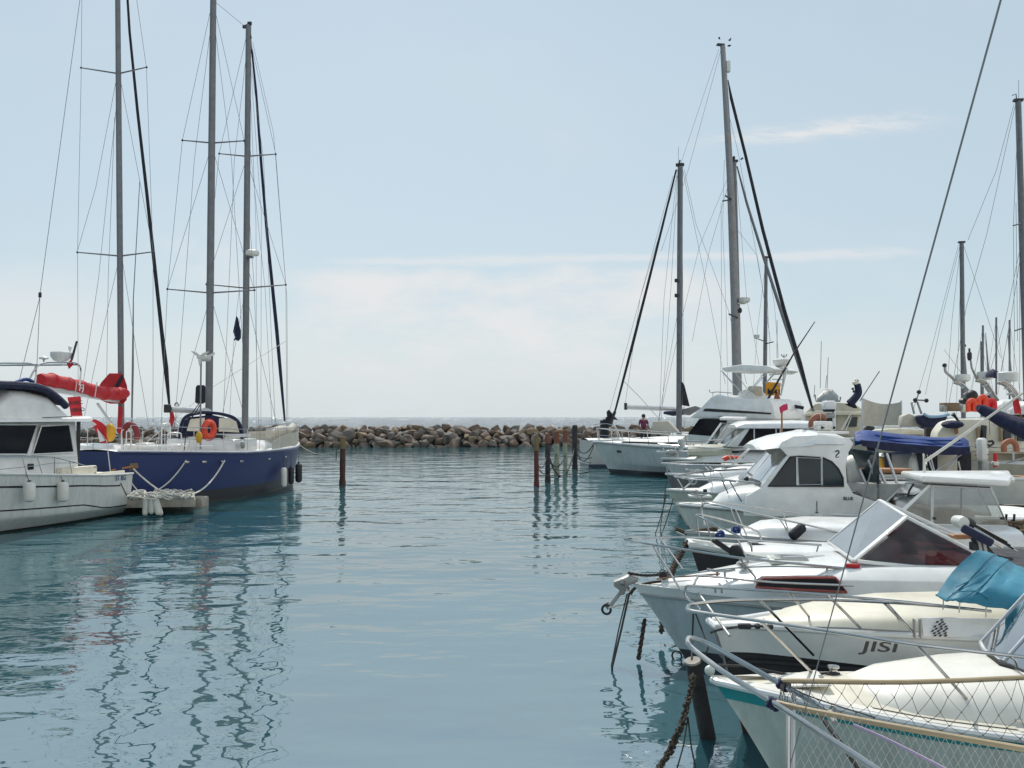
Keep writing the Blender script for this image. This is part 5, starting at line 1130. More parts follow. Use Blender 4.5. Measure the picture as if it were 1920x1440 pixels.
N5.part('bow_gear', MB().tube(smooth([N5.d(1266, 992, 16), N5.d(1290, 1000, 16), N5.d(1320, 994, 16), N5.d(1345, 992, 15.9)], 3), [.05, .09, .08, .04], 8), M['chain'])
N5.part('bow_anchor', MB().bar(N5.d(1268, 998, 15.9), N5.d(1284, 1005, 15.8), .04, .03), M['galv'])

# ---------------------------------------------------------------- C pilothouse boat with the arched window
loc, zb = bowloc(1268, 941, 19.6)
C_ = Thing('pilothouse_boat', 'white pilothouse boat with a big rounded roof and arched side window', 'boat', loc, radians(-4))
hc = Hull(7.4, 2.7, [(0, 1.17), (.25, 1.1), (1, 1.02)], rake=.75, bowp=2.2, wlp=1.6, taper=.08, wlw=.88, chine=(.6, .5))
C_.part('hull', hc.shell(), hullmat('pilothouse_hull', (.6, .61, .57), (.05, .06, .06), .08)); C_.part('deck', hc.deck(.05, .0), M['deck'])
C_.part('rub_rail', hc.rub(.03, .03, .012, 8), M['white']); C_.part('rub_strip', hc.rub(.065, .012, .012, 6), M['galv'])
yn = -1.12
def cy(px, py): return C_.p(px, py, y=yn)
C_.part('trunk', roof([(.75, .25, .12, 1.1, 1.16), (.95, .5, .36, 1.08, 1.36), (1.3, .72, .55, 1.07, 1.5), (2.0, .95, .78, 1.05, 1.6), (2.6, 1.08, .92, 1.04, 1.66), (3.1, 1.12, 1.0, 1.03, 1.66), (3.2, 1.1, 1.0, 1.03, 1.2)], 3.6), M['white'])
side = [(1395, 962), (1400, 930), (1428, 914), (1478, 855), (1470, 846), (1462, 838), (1468, 828), (1490, 818), (1540, 816), (1595, 822), (1603, 832), (1592, 850), (1587, 875), (1588, 905), (1600, 926), (1640, 940), (1700, 947), (1700, 972), (1395, 968)]
P = [cy(*q) for q in side]
for s_ in (1, -1):
    wall = MB(); Q = P if s_ == 1 else [Vector((p.x, 1.12, p.z)) for p in P]
    wall.prism([Vector((p.x, p.y + (0 if p.z < 1.7 else s_*.1*(p.z-1.7)), p.z)) for p in Q], (0, s_*.07, 0)); C_.part('cabin_side', wall, M['white'], bevel=.015)
# arched window on the near and far side
def arch(off):
    w_ = [(1440, 911), (1483, 857), (1500, 856), (1545, 859), (1560, 866), (1572, 879), (1580, 896), (1582, 911)]
    return [Vector((p.x, p.y + .1*(p.z-1.7)*(1 if off < 0 else -1)*(1 if p.z > 1.7 else 0) + off, p.z)) for p in (cy(*q) for q in w_)]
wn_ = C_.part('arched_window', MB().prism(arch(-.012), (0, .05, 0)), M['glassb']); C_.part('window_seal', MB().tube(arch(-.015), .02, 6, closed=True), M['black'], wn_)
for x in (1495, 1541): C_.part('window_bar', MB().bar(cy(x, 857)+Vector((0, .02, 0)), cy(x, 910)+Vector((0, -.01, 0)), .035, .03), M['white'], wn_)
fr2 = [cy(1495, 858)+Vector((0, .02, 0)), cy(1541, 860)+Vector((0, .02, 0)), cy(1541, 908)+Vector((0, -.01, 0)), cy(1497, 909)+Vector((0, -.01, 0))]
C_.part('slider_frame', MB().tube([p+Vector((0, -.02, 0)) for p in fr2], .012, 5, closed=True), M['alul'], wn_)
# windscreen: three panes between the roof brow and the trunk
b0, b1 = cy(1428, 913), cy(1478, 856)
fbx, ftx = C_.p(1407, 898, y=.3).x, C_.p(1452, 838, y=.3).x
wsb = [Vector((b0.x, -1.1, b0.z)), Vector((fbx+.06, -.5, 1.66)), Vector((fbx, 0, 1.68)), Vector((fbx+.06, .5, 1.66)), Vector((b0.x, 1.1, b0.z))]
wst = [Vector((b1.x, -1.02, b1.z)), Vector((ftx+.06, -.46, 2.3)), Vector((ftx, 0, 2.33)), Vector((ftx+.06, .46, 2.3)), Vector((b1.x, 1.02, b1.z))]
ws = C_.part('windscreen', MB().cloth([wsb, wst], .012), M['screen'])
for k in (0, 1, 3, 4): C_.part('windscreen_post', MB().bar(wsb[k], wst[k], .06 if k in (0, 4) else .035, .04), M['white'], ws, bevel=.008)
C_.part('cabin_inside', MB().box((4.1, 0, 1.35), (1.8, 1.9, .6)), M['galv']); C_.part('aft_bulkhead', MB().box((b0.x+2.35, 0, 1.7), (.05, 1.9, 1.2)), M['glassb'])
xr0, xr1 = cy(1436, 830).x, cy(1604, 828).x
zt = C_.p(1540, 806, y=-.6).z
C_.part('roof', roof([(xr0-.12, .75, .5, 2.33, 2.42), (xr0, .98, .7, 2.34, 2.5), (xr0+.35, 1.06, .84, 2.38, zt-.12), (xr0+.9, 1.1, .9, 2.42, zt-.02), (xr1-.8, 1.1, .92, 2.46, zt), (xr1-.25, 1.08, .9, 2.45, zt-.06), (xr1, .95, .8, 2.44, zt-.16)], 3), M['white'])
for (xa_, xb_, yy_) in ((1505, 1565, -.55), (1532, 1592, -.82)): C_.part('roof_bar', MB().bar(C_.p(xa_, 813, y=yy_)+Vector((0, 0, .03)), C_.p(xb_, 814, y=yy_)+Vector((0, 0, .03)), .07, .05), M['white'], bevel=.02)
C_.part('roof_edge', MB().tube(smooth([C_.p(x, y, y=-1.0) for x, y in ((1480, 840), (1496, 828), (1520, 821), (1560, 820), (1600, 826))], 3), .012, 5), M['galv'])
lg = [C_.p(x, y, y=yn-.09*0-.012) for x, y in ((1568, 847), (1573, 845), (1575, 849), (1570, 854), (1569, 858), (1575, 857))]
C_.part('emblem', MB().tube(smooth([p+Vector((0, .09, 0)) + Vector((0, -.02, 0)) for p in lg], 4), .014, 6), M['ink'])
tx = C_.p(1581, 937, y=yn-.01); C_.part('lettering', text_mb('BLUE', .085, tx+Vector((0, -.012, 0)), (1, 0, -.02), (0, 0, 1), .003, .003), M['ink'])
C_.part('horn', MB().lathe([(.05, 0), (.06, .03), (.02, .08)], C_.d(1402, 898, 19), (-1, -.3, 0), 10), M['black'])
C_.part('deck_hatch', MB().box(C_.p(1312, 930, z=1.2), (.5, .4, .05)), M['white'], bevel=.015)
C_.part('windlass', MB().lathe([(.07, 0), (.09, .04), (.06, .08), (.06, .12), (.08, .13), (.02, .15)], C_.p(1303, 930, z=1.2), (0,0,1), 12), M['galv'])
cleat(C_, C_.p(1310, 935, z=1.18), 1.6)
nr = [C_.d(1269, 897, 19.6), C_.d(1276, 895, 19.4), C_.d(1340, 898, 19.0), C_.d(1440, 907, 18.6), C_.d(1529, 916, 18.4), C_.d(1600, 922, 18.35), C_.d(1612, 926, 18.35), C_.d(1630, 945, 18.35)]
fr_ = [C_.d(1269, 895, 19.6), C_.d(1270, 891, 19.8), C_.d(1320, 884, 20.4), C_.d(1400, 879, 20.8)]
br = C_.part('bow_rail', MB().tube(smooth(list(reversed(fr_)) + nr[1:], 3), .017, 8), M['steel'])
for (a, c, d_), (e, f) in (((1270, 898, 19.5), (1291, 933)), ((1367, 900, 18.9), (1390, 940)), ((1493, 912, 18.5), (1511, 943)), ((1352, 897, 19.2), (1365, 925))): C_.part('rail_post', MB().tube([C_.d(a, c, d_), C_.d(e, f, d_)], .015, 7), M['steel'], br)
fender('fender', at(1532, 962, 18.25), at(1532, 982, 18.25), .11, M['fenderw'], 'white fender hanging on a cord below the arched window', None, at(1531, 917, 18.35))
# white cushion-covered seat and A-frame in its cockpit
C_.part('cockpit_seat', roof([(C_.p(1594, 900, y=-.8).x, .3, .2, 1.5, 1.75), (C_.p(1602, 880, y=-.8).x, .4, .3, 1.5, 2.1), (C_.p(1618, 850, y=-.8).x, .4, .32, 1.5, 2.2), (C_.p(1632, 880, y=-.8).x, .35, .3, 1.45, 1.9)], 2.6), M['fenderw'])
for (a, c), (e, f) in (((1612, 880), (1640, 945)), ((1628, 862), (1662, 950)), ((1648, 878), (1680, 952)), ((1622, 945), (1652, 900)), ((1662, 850), (1690, 930))): C_.part('frame_tube', MB().tube([C_.d(a, c, 18.7), C_.d(e, f, 18.5)], .03, 7), M['alul'])
for y, m_ in ((882, 'teak'), (892, 'shade'), (906, 'shade'), (925, 'black')): C_.part('cockpit_bench', MB().box(C_.d(1645, y, 19.6), (1.3, .5, .09)), M[m_], bevel=.02)
for k, (xa_, ya_, xb_, yb_) in enumerate(((1249, 906, 1238, 990), (1249, 930, 1229, 1000), (1262, 935, 1240, 1002))): rope(sag(at(xa_, ya_, 19.7), on_z(xb_, yb_, 0), .05), .012, ('thin mooring line before the pilothouse bow, outermost', 'dark mooring line under the pilothouse bow, middle one', 'dark mooring line closest to the pilothouse stem')[k], 'roped')

# ---------------------------------------------------------------- F boat with the blue awning
loc, zb = bowloc(1248, 917, 24.2)
F_ = Thing('motorboat', 'white motorboat with a bright blue awning on black posts', 'boat', loc, radians(-2))
hf = Hull(8.0, 2.7, [(0, 1.1), (.3, 1.02), (1, 1.0)], rake=.8, bowp=2.2, wlp=1.6)
F_.part('hull', hf.shell(), hullmat('awning_boat_hull', (.5, .51, .44), (.05, .05, .05), .1)); F_.part('deck', hf.deck(.08, .0), M['deck']); F_.part('rub_rail', hf.rub(.02, .03, .01), M['white'])
F_.part('cuddy', roof([(.9, .3, .15, 1.05, 1.12), (1.3, .6, .42, 1.05, 1.3), (2.2, .9, .7, 1.03, 1.5), (3.2, 1.05, .9, 1.02, 1.65), (3.6, 1.05, .9, 1.0, 1.65), (3.7, 1, .9, 1.0, 1.2)], 3.4), M['white'])
pane(F_, [F_.d(1372, 872, 23.4), F_.d(1400, 845, 23.4), F_.d(1408, 838, 24.8), F_.d(1382, 866, 24.8)], 'screen', 'white', .03, 'windscreen')
F_.part('portlight', MB().box(F_.d(1402, 897, 23.0), (.12, .06, .12)), M['black'], bevel=.03)
F_.part('bow_light', MB().box(F_.d(1322, 920, 23.3), (.1, .08, .08)), M['black'], bevel=.02)
br = F_.part('bow_rail', MB().tube(smooth([F_.d(1400, 880, 25.2), F_.d(1320, 885, 24.9), F_.d(1270, 892, 24.4), F_.d(1268, 894, 24.2), F_.d(1300, 899, 23.6), F_.d(1380, 903, 23.2)], 3), .02, 7), M['steel'])
for (a, c), (e, f) in (((1314, 882), (1330, 905)), ((1350, 886), (1362, 905)), ((1300, 899), (1284, 915)), ((1330, 901), (1340, 912))): F_.part('rail_post', MB().tube([F_.d(a, c, 23.9), F_.d(e, f, 23.9)], .016, 6), M['steel'], br)
F_.part('anchor', MB().torus(F_.d(1299, 902, 24), .09, .025, (.4, 1, 0), 14, 6), M['galv']); F_.part('anchor_shank', MB().tube([F_.d(1297, 905, 23.9), F_.d(1283, 916, 23.8)], .022, 6), M['galv'])
top = [(1602, 812), (1622, 808), (1660, 812), (1720, 819), (1770, 822), (1800, 820), (1816, 828)]; bot = [(1604, 828), (1625, 830), (1660, 836), (1720, 841), (1770, 846), (1800, 846), (1818, 848)]
nearT = [F_.d(x, y, 23.6) for x, y in top]; nearB = [F_.d(x, y, 22.6) for x, y in bot]
farT = [F_.d(x, y+4, 25.4) for x, y in top]
aw = MB(); g = []
for k in range(len(top)):
    col = smooth([farT[k]-Vector((0, 0, .3)), farT[k], nearT[k], nearT[k].lerp(nearB[k], .45)-Vector((0, .12*(k % 2), .02)), nearB[k]], 3); g.append(col)
g2 = [smooth([c_[j] for c_ in g], 4) for j in range(len(g[0]))]
aw.cloth(g2, .02); awn = F_.part('awning', aw, M['blue'])
F_.part('awning_shadow', MB().cloth([[F_.d(x, y, 22.5) for x, y in ((1612, 825), (1660, 829), (1720, 834), (1770, 838), (1818, 838))], [F_.d(x, y, 22.5) for x, y in ((1616, 836), (1660, 845), (1720, 850), (1770, 853), (1818, 853))]], .02), M['navy'], awn)  # navy sheet over the lower half, standing in for shadow on the awning
F_.part('awning_fold', MB().tube(smooth([F_.d(x, y, 22.95) for x, y in ((1650, 823), (1700, 829), (1760, 833), (1805, 832))], 3), [.02, .045, .05, .02], 6), M['blue'], awn)
F_.part('awning_fold', MB().tube(smooth([F_.d(x, y, 23.2) for x, y in ((1640, 816), (1700, 823), (1760, 826), (1800, 825))], 3), [.02, .04, .04, .02], 6), M['blue'], awn)
for poly in ([(1796, 848), (1820, 848), (1820, 892), (1796, 892)], [(1747, 850), (1757, 850), (1757, 888), (1747, 890)], [(1719, 848), (1728, 848), (1732, 890), (1726, 890)], [(1625, 836), (1640, 840), (1640, 876), (1634, 876)], [(1658, 848), (1671, 850), (1671, 886), (1660, 886)], [(1735, 850), (1746, 850), (1758, 890), (1744, 890)]):
    F_.part('side_curtain', MB().sheet([F_.d(x, y, 22.8) for x, y in poly], .06), M['darksail'], awn)
for (a, c), (e, f) in (((1738, 852), (1752, 892)), ((1744, 852), (1754, 892)), ((1797, 865), (1803, 892)), ((1750, 886), (1803, 852)), ((1770, 890), (1793, 862))): F_.part('awning_pole', MB().tube([F_.d(a, c, 22.7), F_.d(e, f, 22.7)], .02, 6), M['alul'])
F_.part('console', MB().prism([F_.d(x, y, 23.5) for x, y in ((1672, 852), (1710, 848), (1724, 862), (1716, 884), (1672, 880))], (0, .8, 0)), M['shade'], bevel=.06)
F_.part('seat_back', MB().box(F_.d(1655, 872, 23.4), (.22, .5, .4)), M['yellow'], bevel=.04); F_.part('life_vest', MB().ball(F_.d(1717, 872, 23.0), (.18, .15, .3), 10, 7), M['fenderw'])
F_.part('stern_bench', MB().box(F_.d(1780, 872, 24.2), (1.0, .4, .7)), M['cream'], bevel=.06)
F_.part('gunwale_top', MB().bar(F_.d(1660, 888, 22.95), F_.d(1840, 890, 22.9), .12, .06), M['shade'], bevel=.015)
om = F_.part('outboard_cowl', MB().loft([[F_.d(x+dx*s_, y, 23+dy*s_*.2) for dx, dy in ((-11, 0), (-8, -1), (0, -1.3), (8, -1), (11.5, 0), (8, 1), (0, 1.3), (-8, 1))] for x, y, s_ in ((1840, 821, .5), (1840, 824, .85), (1841, 832, 1), (1842, 845, 1.03), (1842, 856, 1.0), (1842, 862, .9), (1842, 866, .6))], ring=True, caps=True), M['shade'])
for y in (834, 839, 853): F_.part('cowl_line', MB().torus(F_.d(1841.5, y, 23), .165, .01, (0, .1, 1), 18, 5, sy=.85), M['ink'], om)
F_.part('tiller', MB().tube(smooth([F_.d(1853, 828, 22.9), F_.d(1860, 827, 22.9), F_.d(1862, 832, 22.9), F_.d(1854, 836, 22.9)], 3), .03, 7), M['black'], om)
F_.part('outboard_leg', MB().box(F_.d(1844, 880, 23), (.2, .25, .5)), M['galv'], om, bevel=.05)

# ---------------------------------------------------------------- G dark hulled day boat
loc, zb = bowloc(1249, 888, 28.5)
G_ = Thing('motorboat', 'small white decked motorboat with dark hull and a long straight bow rail', 'boat', loc, radians(-2))
hg = Hull(7.2, 2.5, [(0, 1.22), (.4, 1.1), (1, 1.05)], rake=.55, bowp=2.3, wlp=1.6)
G_.part('hull', hg.shell(), hullmat('day_boat_hull', (.1, .1, .11), (.02, .02, .02), .1)); G_.part('deck', hg.deck(.1), M['deck']); G_.part('rub_rail', hg.rub(0, .04, .0), M['white'])
G_.part('cuddy', roof([(1.1, .3, .2, 1.15, 1.2), (1.6, .6, .45, 1.13, 1.4), (2.6, .85, .7, 1.1, 1.55), (3.6, .95, .85, 1.08, 1.6), (3.7, .9, .8, 1.08, 1.2)], 3.2), M['white'])
br = G_.part('bow_rail', MB().tube(smooth([G_.d(1440, 866, 29.6), G_.d(1300, 866, 29.3), G_.d(1247, 868, 28.7), G_.d(1246, 869, 28.5), G_.d(1300, 872, 27.6), G_.d(1420, 873, 27.3)], 3), .026, 7), M['steel'])
for a, e in ((1249, 1252), (1318, 1335), (1326, 1345), (1358, 1349), (1412, 1418)): G_.part('rail_post', MB().tube([G_.d(a, 870, 28.2), G_.d(e, 888, 28.2)], .02, 6), M['steel'], br)
for q in (.12, .3): cleat(G_, Vector((q*7.2, -.3, 1.24)), 2); cleat(G_, Vector((q*7.2, .3, 1.24)), 2)
G_.part('deck_hatch', MB().box((2.0, 0, 1.5), (.5, .5, .08)), M['shade'], bevel=.02)
pane(G_, [G_.d(1418, 872, 27.6), G_.d(1448, 835, 27.8), G_.d(1458, 832, 29), G_.d(1430, 868, 29)], 'clear', 'white', .035, 'windscreen')
rk_ = Thing('kayak', 'small red kayak lying on a white foredeck behind the long straight rails', 'kayak', at(1374, 866, 31.5))
rk_.part('hull', MB().tube(smooth([rk_.d(1357, 862, 31.5), rk_.d(1364, 858, 31.5), rk_.d(1380, 858, 31.5), rk_.d(1394, 857, 31.5)], 4), [.1, .2, .24, .2, .14, .04], 8), M['orange'])
rk_.part('strap', MB().tube([rk_.d(1366, 853, 31.3), rk_.d(1372, 865, 31.3)], .02, 5), M['fenderw']); rk_.part('strap', MB().tube([rk_.d(1374, 853, 31.3), rk_.d(1380, 865, 31.3)], .02, 5), M['fenderw'])

# ---------------------------------------------------------------- E cruiser with dark saloon windows, E2 beside it
loc, zb = bowloc(1240, 860, 36)
E_ = Thing('motor_cruiser', 'white cruiser with a long dark saloon window and white flat roof', 'boat', loc, radians(-6))
he = Hull(10, 3.2, [(0, 1.36), (.3, 1.3), (1, 1.25)], rake=1.1, bowp=2.2, wlp=1.6)
E_.part('hull', he.shell(), hullmat('cruiser_hull', (.6, .6, .58), (.03, .03, .03), .12)); E_.part('deck', he.deck(.1), M['deck'])
E_.part('rub_rail', he.rub(.06, .03, .01), M['black']); E_.part('gunwale', he.rub(0, .04, 0), M['white'])
E_.part('foredeck', roof([(.9, .3, .15, 1.3, 1.36), (1.6, .8, .6, 1.3, 1.55), (3.2, 1.2, 1.0, 1.28, 1.7), (7.5, 1.35, 1.25, 1.25, 1.75), (7.6, 1.3, 1.2, 1.25, 1.4)], 3.6), M['white'])
ye = -1.2
sal = MB(); a = [E_.p(x, y, y=ye) for x, y in ((1362, 838), (1398, 803), (1530, 803), (1530, 842))]
sal.prism(a, (0, 2.4, 0)); E_.part('saloon', sal, M['white'], bevel=.03)
w_ = E_.part('saloon_window', MB().prism([E_.p(x, y, y=ye-.02) for x, y in ((1384, 836), (1406, 804), (1462, 804), (1462, 836))], (0, .05, 0)), M['glassd']); E_.part('window_bar', MB().bar(E_.p(1414, 804, y=ye-.03), E_.p(1414, 836, y=ye-.03), .05, .04), M['white'], w_); E_.part('window_bar', MB().bar(E_.p(1455, 804, y=ye-.03), E_.p(1455, 836, y=ye-.03), .05, .04), M['white'], w_)
E_.part('saloon_window', MB().prism([E_.p(x, y, y=ye-.02) for x, y in ((1466, 804), (1500, 804), (1500, 836), (1466, 836))], (0, .05, 0)), M['glassd'])
fw = E_.p(1398, 803, y=ye); fb_ = E_.p(1362, 838, y=ye)
pane(E_, [Vector((fb_.x-.03, -1.1, fb_.z+.05)), Vector((fw.x-.03, -1.05, fw.z-.05)), Vector((fw.x-.03, 1.05, fw.z-.05)), Vector((fb_.x-.03, 1.1, fb_.z+.05))], 'screen', 'white', .035, 'windscreen')
E_.part('roof', roof([(fw.x-.35, 1.2, 1.1, fw.z, fw.z+.12), (fw.x, 1.3, 1.2, fw.z, fw.z+.27), (fw.x+2.0, 1.32, 1.22, fw.z, fw.z+.3), (fw.x+3.0, 1.3, 1.2, fw.z, fw.z+.26), (fw.x+3.1, 1.2, 1.1, fw.z, fw.z+.2)], 4.5), M['white'])
E_.part('portlight', MB().box(E_.p(1379, 847, y=-1.6), (.28, .06, .09)), M['glassd'], bevel=.02)
E_.part('sun_pad', MB().tube([E_.p(1290, 847, y=-.5), E_.p(1330, 845, y=-.5), E_.p(1372, 845, y=-.5)], [.2, .26, .24], 10), M['cream'])
br = E_.part('bow_rail', MB().tube(smooth([E_.d(1360, 824, 37.5), E_.d(1280, 828, 37), E_.d(1239, 831, 36.2), E_.d(1240, 833, 36), E_.d(1300, 838, 34.9), E_.d(1372, 842, 34.6)], 3), .024, 7), M['steel'])
for a_, e in ((1240, 1250), (1262, 1272), (1300, 1308), (1316, 1326), (1350, 1360)): E_.part('rail_post', MB().tube([E_.d(a_, 833, 35.8), E_.d(e, 856, 35.6)], .022, 6), M['steel'], br)
E_.part('bow_roller', MB().bar(E_.d(1231, 847, 36), E_.d(1262, 849, 35.8), .12, .08), M['shade'], bevel=.02); E_.part('anchor', MB().ball(E_.d(1258, 849, 35.6), (.25, .15, .13), 10, 6), M['galv'])
E_.part('deck_post', MB().lathe([(.09, 0), (.1, .3), (.12, .34), (.12, .45), (.02, .5)], E_.d(1277, 845, 35.4), (0, 0, 1), 10), M['shade'])
fp_ = Thing('flag_pole', 'red pennant on a thin pole standing between the white cabin roofs', 'flag', at(1466, 822, 30))
fp_.part('staff', MB().tube([fp_.d(1466, 824, 30), fp_.d(1466, 772, 30)], .03, 6), M['teak']); fp_.part('cloth', MB().cloth([[fp_.d(x, y, 30+.05*((x+y) % 2)) for x, y in r_] for r_ in ([(1461, 764), (1468, 759), (1476, 757)], [(1462, 770), (1469, 765), (1477, 763)], [(1463, 775), (1470, 771), (1477, 768)])], .02), mat('pink_red_flag', (.55, .03, .1), .8))
loc, zb = bowloc(1262, 843, 40.5)
E2 = Thing('motor_cruiser', 'white cruiser with raked light windscreens and flat visor roof under the flybridge boat', 'boat', loc, radians(-6))
h6 = Hull(9, 3, [(0, 1.5), (1, 1.35)], rake=1.0, bowp=2.2, wlp=1.6)
E2.part('hull', h6.shell(), hullmat('visor_boat_hull', (.6, .6, .58), (.03, .03, .03), .12)); E2.part('deck', h6.deck(.1), M['deck'])
E2.part('foredeck', roof([(.6, .3, .15, 1.45, 1.5), (1.4, .8, .6, 1.42, 1.7), (2.6, 1.1, .9, 1.4, 1.8), (6, 1.2, 1.1, 1.35, 1.85), (6.1, 1.1, 1.0, 1.35, 1.4)], 3.6), M['white'])
pane(E2, [E2.d(1322, 836, 39.3), E2.d(1352, 794, 39.5), E2.d(1366, 794, 41.3), E2.d(1345, 832, 41.3)], 'screen', 'white', .05, 'windscreen')
pane(E2, [E2.d(1336, 836, 39.2), E2.d(1364, 796, 39.3), E2.d(1400, 796, 39.2), E2.d(1400, 836, 39.1)], 'smoke', 'white', .04)
E2.part('visor_roof', MB().prism([E2.d(1349, 788, 39.2), E2.d(1396, 789, 39.1), E2.d(1402, 786, 41.5), E2.d(1356, 785, 41.5)], (0, 0, .12)), M['white'], bevel=.04)
E2.part('cabin_back', MB().box(E2.d(1392, 815, 40.4), (.8, 2, 1.0)), M['glassd'], bevel=.04)
E2.part('wheel_arch', MB().tube(smooth([E2.d(1374, 836, 40), E2.d(1384, 812, 40), E2.d(1398, 800, 40)], 3), .05, 7), M['black'])

# ---------------------------------------------------------------- D flybridge sport fisher
loc, zb = bowloc(1112, 830, 49.5)
D_ = Thing('flybridge_yacht', 'large white flybridge yacht with dark wrap windows and a canopy over its upper helm', 'motor yacht', loc, radians(-38))
hd = Hull(13.2, 4.3, [(0, 1.68), (.3, 1.55), (.7, 1.45), (1, 1.4)], rake=1.3, bowp=2.0, wlp=1.5, taper=.1, wlw=.88, chine=(.55, .45))
D_.part('hull', hd.shell(), hullmat('flybridge_hull', (.6, .61, .59), (.025, .025, .03), .2)); D_.part('deck', hd.deck(.15), M['deck'])
D_.part('toe_rail', hd.rub(0, .05, 0), M['white']); D_.part('rub_strip', hd.rub(.05, .02, .01), M['galv'])
o = hd.P(.14, .22, -1, .012); D_.part('hawse_hole', MB().box(o, (.35, .06, .12)), M['black'], bevel=.03)
D_.part('trunk', roof([(1.6, .4, .2, 1.6, 1.68), (2.4, .9, .6, 1.58, 1.85), (4.0, 1.35, 1.0, 1.55, 2.0), (6.0, 1.65, 1.35, 1.5, 2.1), (6.2, 1.6, 1.3, 1.5, 1.6)], 3), M['white'])
D_.part('trunk_stripe', MB().tube([Vector((2.4, -.92, 1.7)), Vector((4.0, -1.37, 1.7)), Vector((6.0, -1.67, 1.68))], .05, 6, sx=.3), M['black'])
yd = -1.75
def dy(px, py, y=yd): return D_.p(px, py, y=y)
body = MB(); a = [dy(*q) for q in ((1290, 815), (1318, 783), (1450, 786), (1462, 830), (1290, 830))]
body.prism(a, (0, 3.5, 0)); D_.part('saloon', body, M['white'], bevel=.03)
D_.part('saloon_window', MB().prism([dy(*q) + Vector((0, -.02, 0)) for q in ((1290, 814), (1312, 785), (1365, 786), (1352, 810), (1340, 818))], (0, .06, 0)), M['glassd'])
fwn = [Vector((p.x-.02, y, p.z)) for p, y in ((dy(1290, 813), -1.7), (dy(1315, 785), -1.6), (dy(1315, 785), 1.6), (dy(1290, 813), 1.7))]
D_.part('windscreen', MB().sheet(fwn, .04), M['glassd'])
fb2 = [dy(x, y, -1.9) for x, y in ((1292, 783), (1306, 772), (1333, 744), (1345, 739), (1400, 748), (1442, 747), (1449, 758), (1455, 786), (1300, 784))]
fbp = D_.part('flybridge', MB().prism(fb2, (0, 3.8, 0)), M['white'], bevel=.08)
D_.part('flybridge_stripe', MB().prism([p + Vector((0, -.02, 0)) for p in (dy(1322, 766, -1.9), dy(1332, 766, -1.9), dy(1446, 774, -1.9), dy(1446, 777, -1.9), dy(1318, 771, -1.9))], (0, .05, 0)), M['black'], fbp)
D_.part('vent_line', MB().bar(dy(1345, 780, -1.93), dy(1390, 782, -1.93), .03, .03), M['galv'], fbp)
hs_ = [dy(x, y, -.9) for x, y in ((1380, 750), (1385, 735), (1396, 730), (1410, 738), (1420, 752))]
D_.part('helm_console', MB().prism(hs_, (0, 1.8, 0)), M['white'], fbp, bevel=.05)
D_.part('helm_seat', MB().box(dy(1416, 735, -.2), (.45, .8, .55)), M['beige'], fbp, bevel=.08)
bt_ = [dy(x, y, -1.5) for x, y in ((1352, 689), (1358, 697), (1384, 696), (1440, 698), (1455, 692), (1440, 686), (1392, 683), (1358, 688))]
can = D_.part('canopy', MB().prism(bt_, (0, 3.0, .0)), M['white'], bevel=.06)
for (a_, c_, e, f) in ((1356, 698, 1392, 738), (1352, 695, 1376, 722), (1434, 698, 1398, 742), (1440, 697, 1410, 730), (1378, 698, 1412, 744)):
    for y_ in (-1.4, 1.4): D_.part('canopy_strut', MB().tube([dy(a_, c_, y_), dy(e, f, y_)], .02, 6), M['alul'], can)
D_.part('bridge_rail', MB().tube(smooth([dy(1330, 731, -1.7), dy(1332, 736, -1.8), dy(1345, 735, -1.8), dy(1372, 737, -1.8)], 2), .025, 6), M['steel'], fbp)
for x in (1336, 1350, 1364): D_.part('rail_post', MB().tube([dy(x, 735, -1.8), dy(x+1, 744, -1.8)], .02, 6), M['steel'], fbp)
# radar ladder mast with orange number board
lad = D_.part('ladder_mast', MB().tube([dy(1436, 718, -.6), dy(1462, 690, -.6), dy(1472, 686, -.6), dy(1476, 690, -.6), dy(1464, 742, -.6)], .035, 6), M['alul'])
D_.part('ladder_mast', MB().tube([dy(1436, 718, .6), dy(1462, 690, .6), dy(1472, 686, .6), dy(1464, 742, .6)], .035, 6), M['alul'])
for (a_, c_, e, f) in ((1442, 703, 1472, 701), (1448, 711, 1470, 712), (1455, 722, 1468, 722)): D_.part('ladder_rung', MB().tube([dy(a_, c_, -.6), dy(e, f, -.6)], .025, 6), M['alul'], lad)
D_.part('radar_dome', MB().lathe([(.2, 0), (.35, .1), (.4, .24), (.4, .34), (.3, .38), (.01, .4)], dy(1465, 688, 0), (0,0,1), 18), M['shade'], lad)
D_.part('anemometer', MB().tube([dy(1470, 680, 0), dy(1470, 664, 0)], .02, 6), M['wire'], lad); D_.part('anemometer_cups', MB().torus(dy(1470, 664, 0), .13, .025, (0, 1, .3), 12, 5, pi, 2*pi), M['wire'], lad)
D_.part('whip_antenna', MB().tube([dy(1457, 680, 0), dy(1457, 600, 0)], .016, 5), M['wire'], lad)
SB = Thing('number_board', 'orange square board numbered M41 on the flybridge yacht ladder mast', 'sign', at(1449, 742, 43.4))
q = [SB.d(1436, 716, 43.4), SB.d(1464, 718, 43.2), SB.d(1462, 741, 43.2), SB.d(1436, 742, 43.4)]
SB.part('board', MB().sheet(q, .04), M['signy']); ux = (q[1]-q[0]).normalized()
SB.part('lettering', text_mb('M41', .36, q[3] + ux*.06 + Vector((0, -.04, .09)), ux, (0, 0, 1), .012, .005), M['ink'])
lz = Thing('life_raft_tube', 'orange red life sling hanging under the orange number board', 'life sling', at(1457, 762, 43.2))
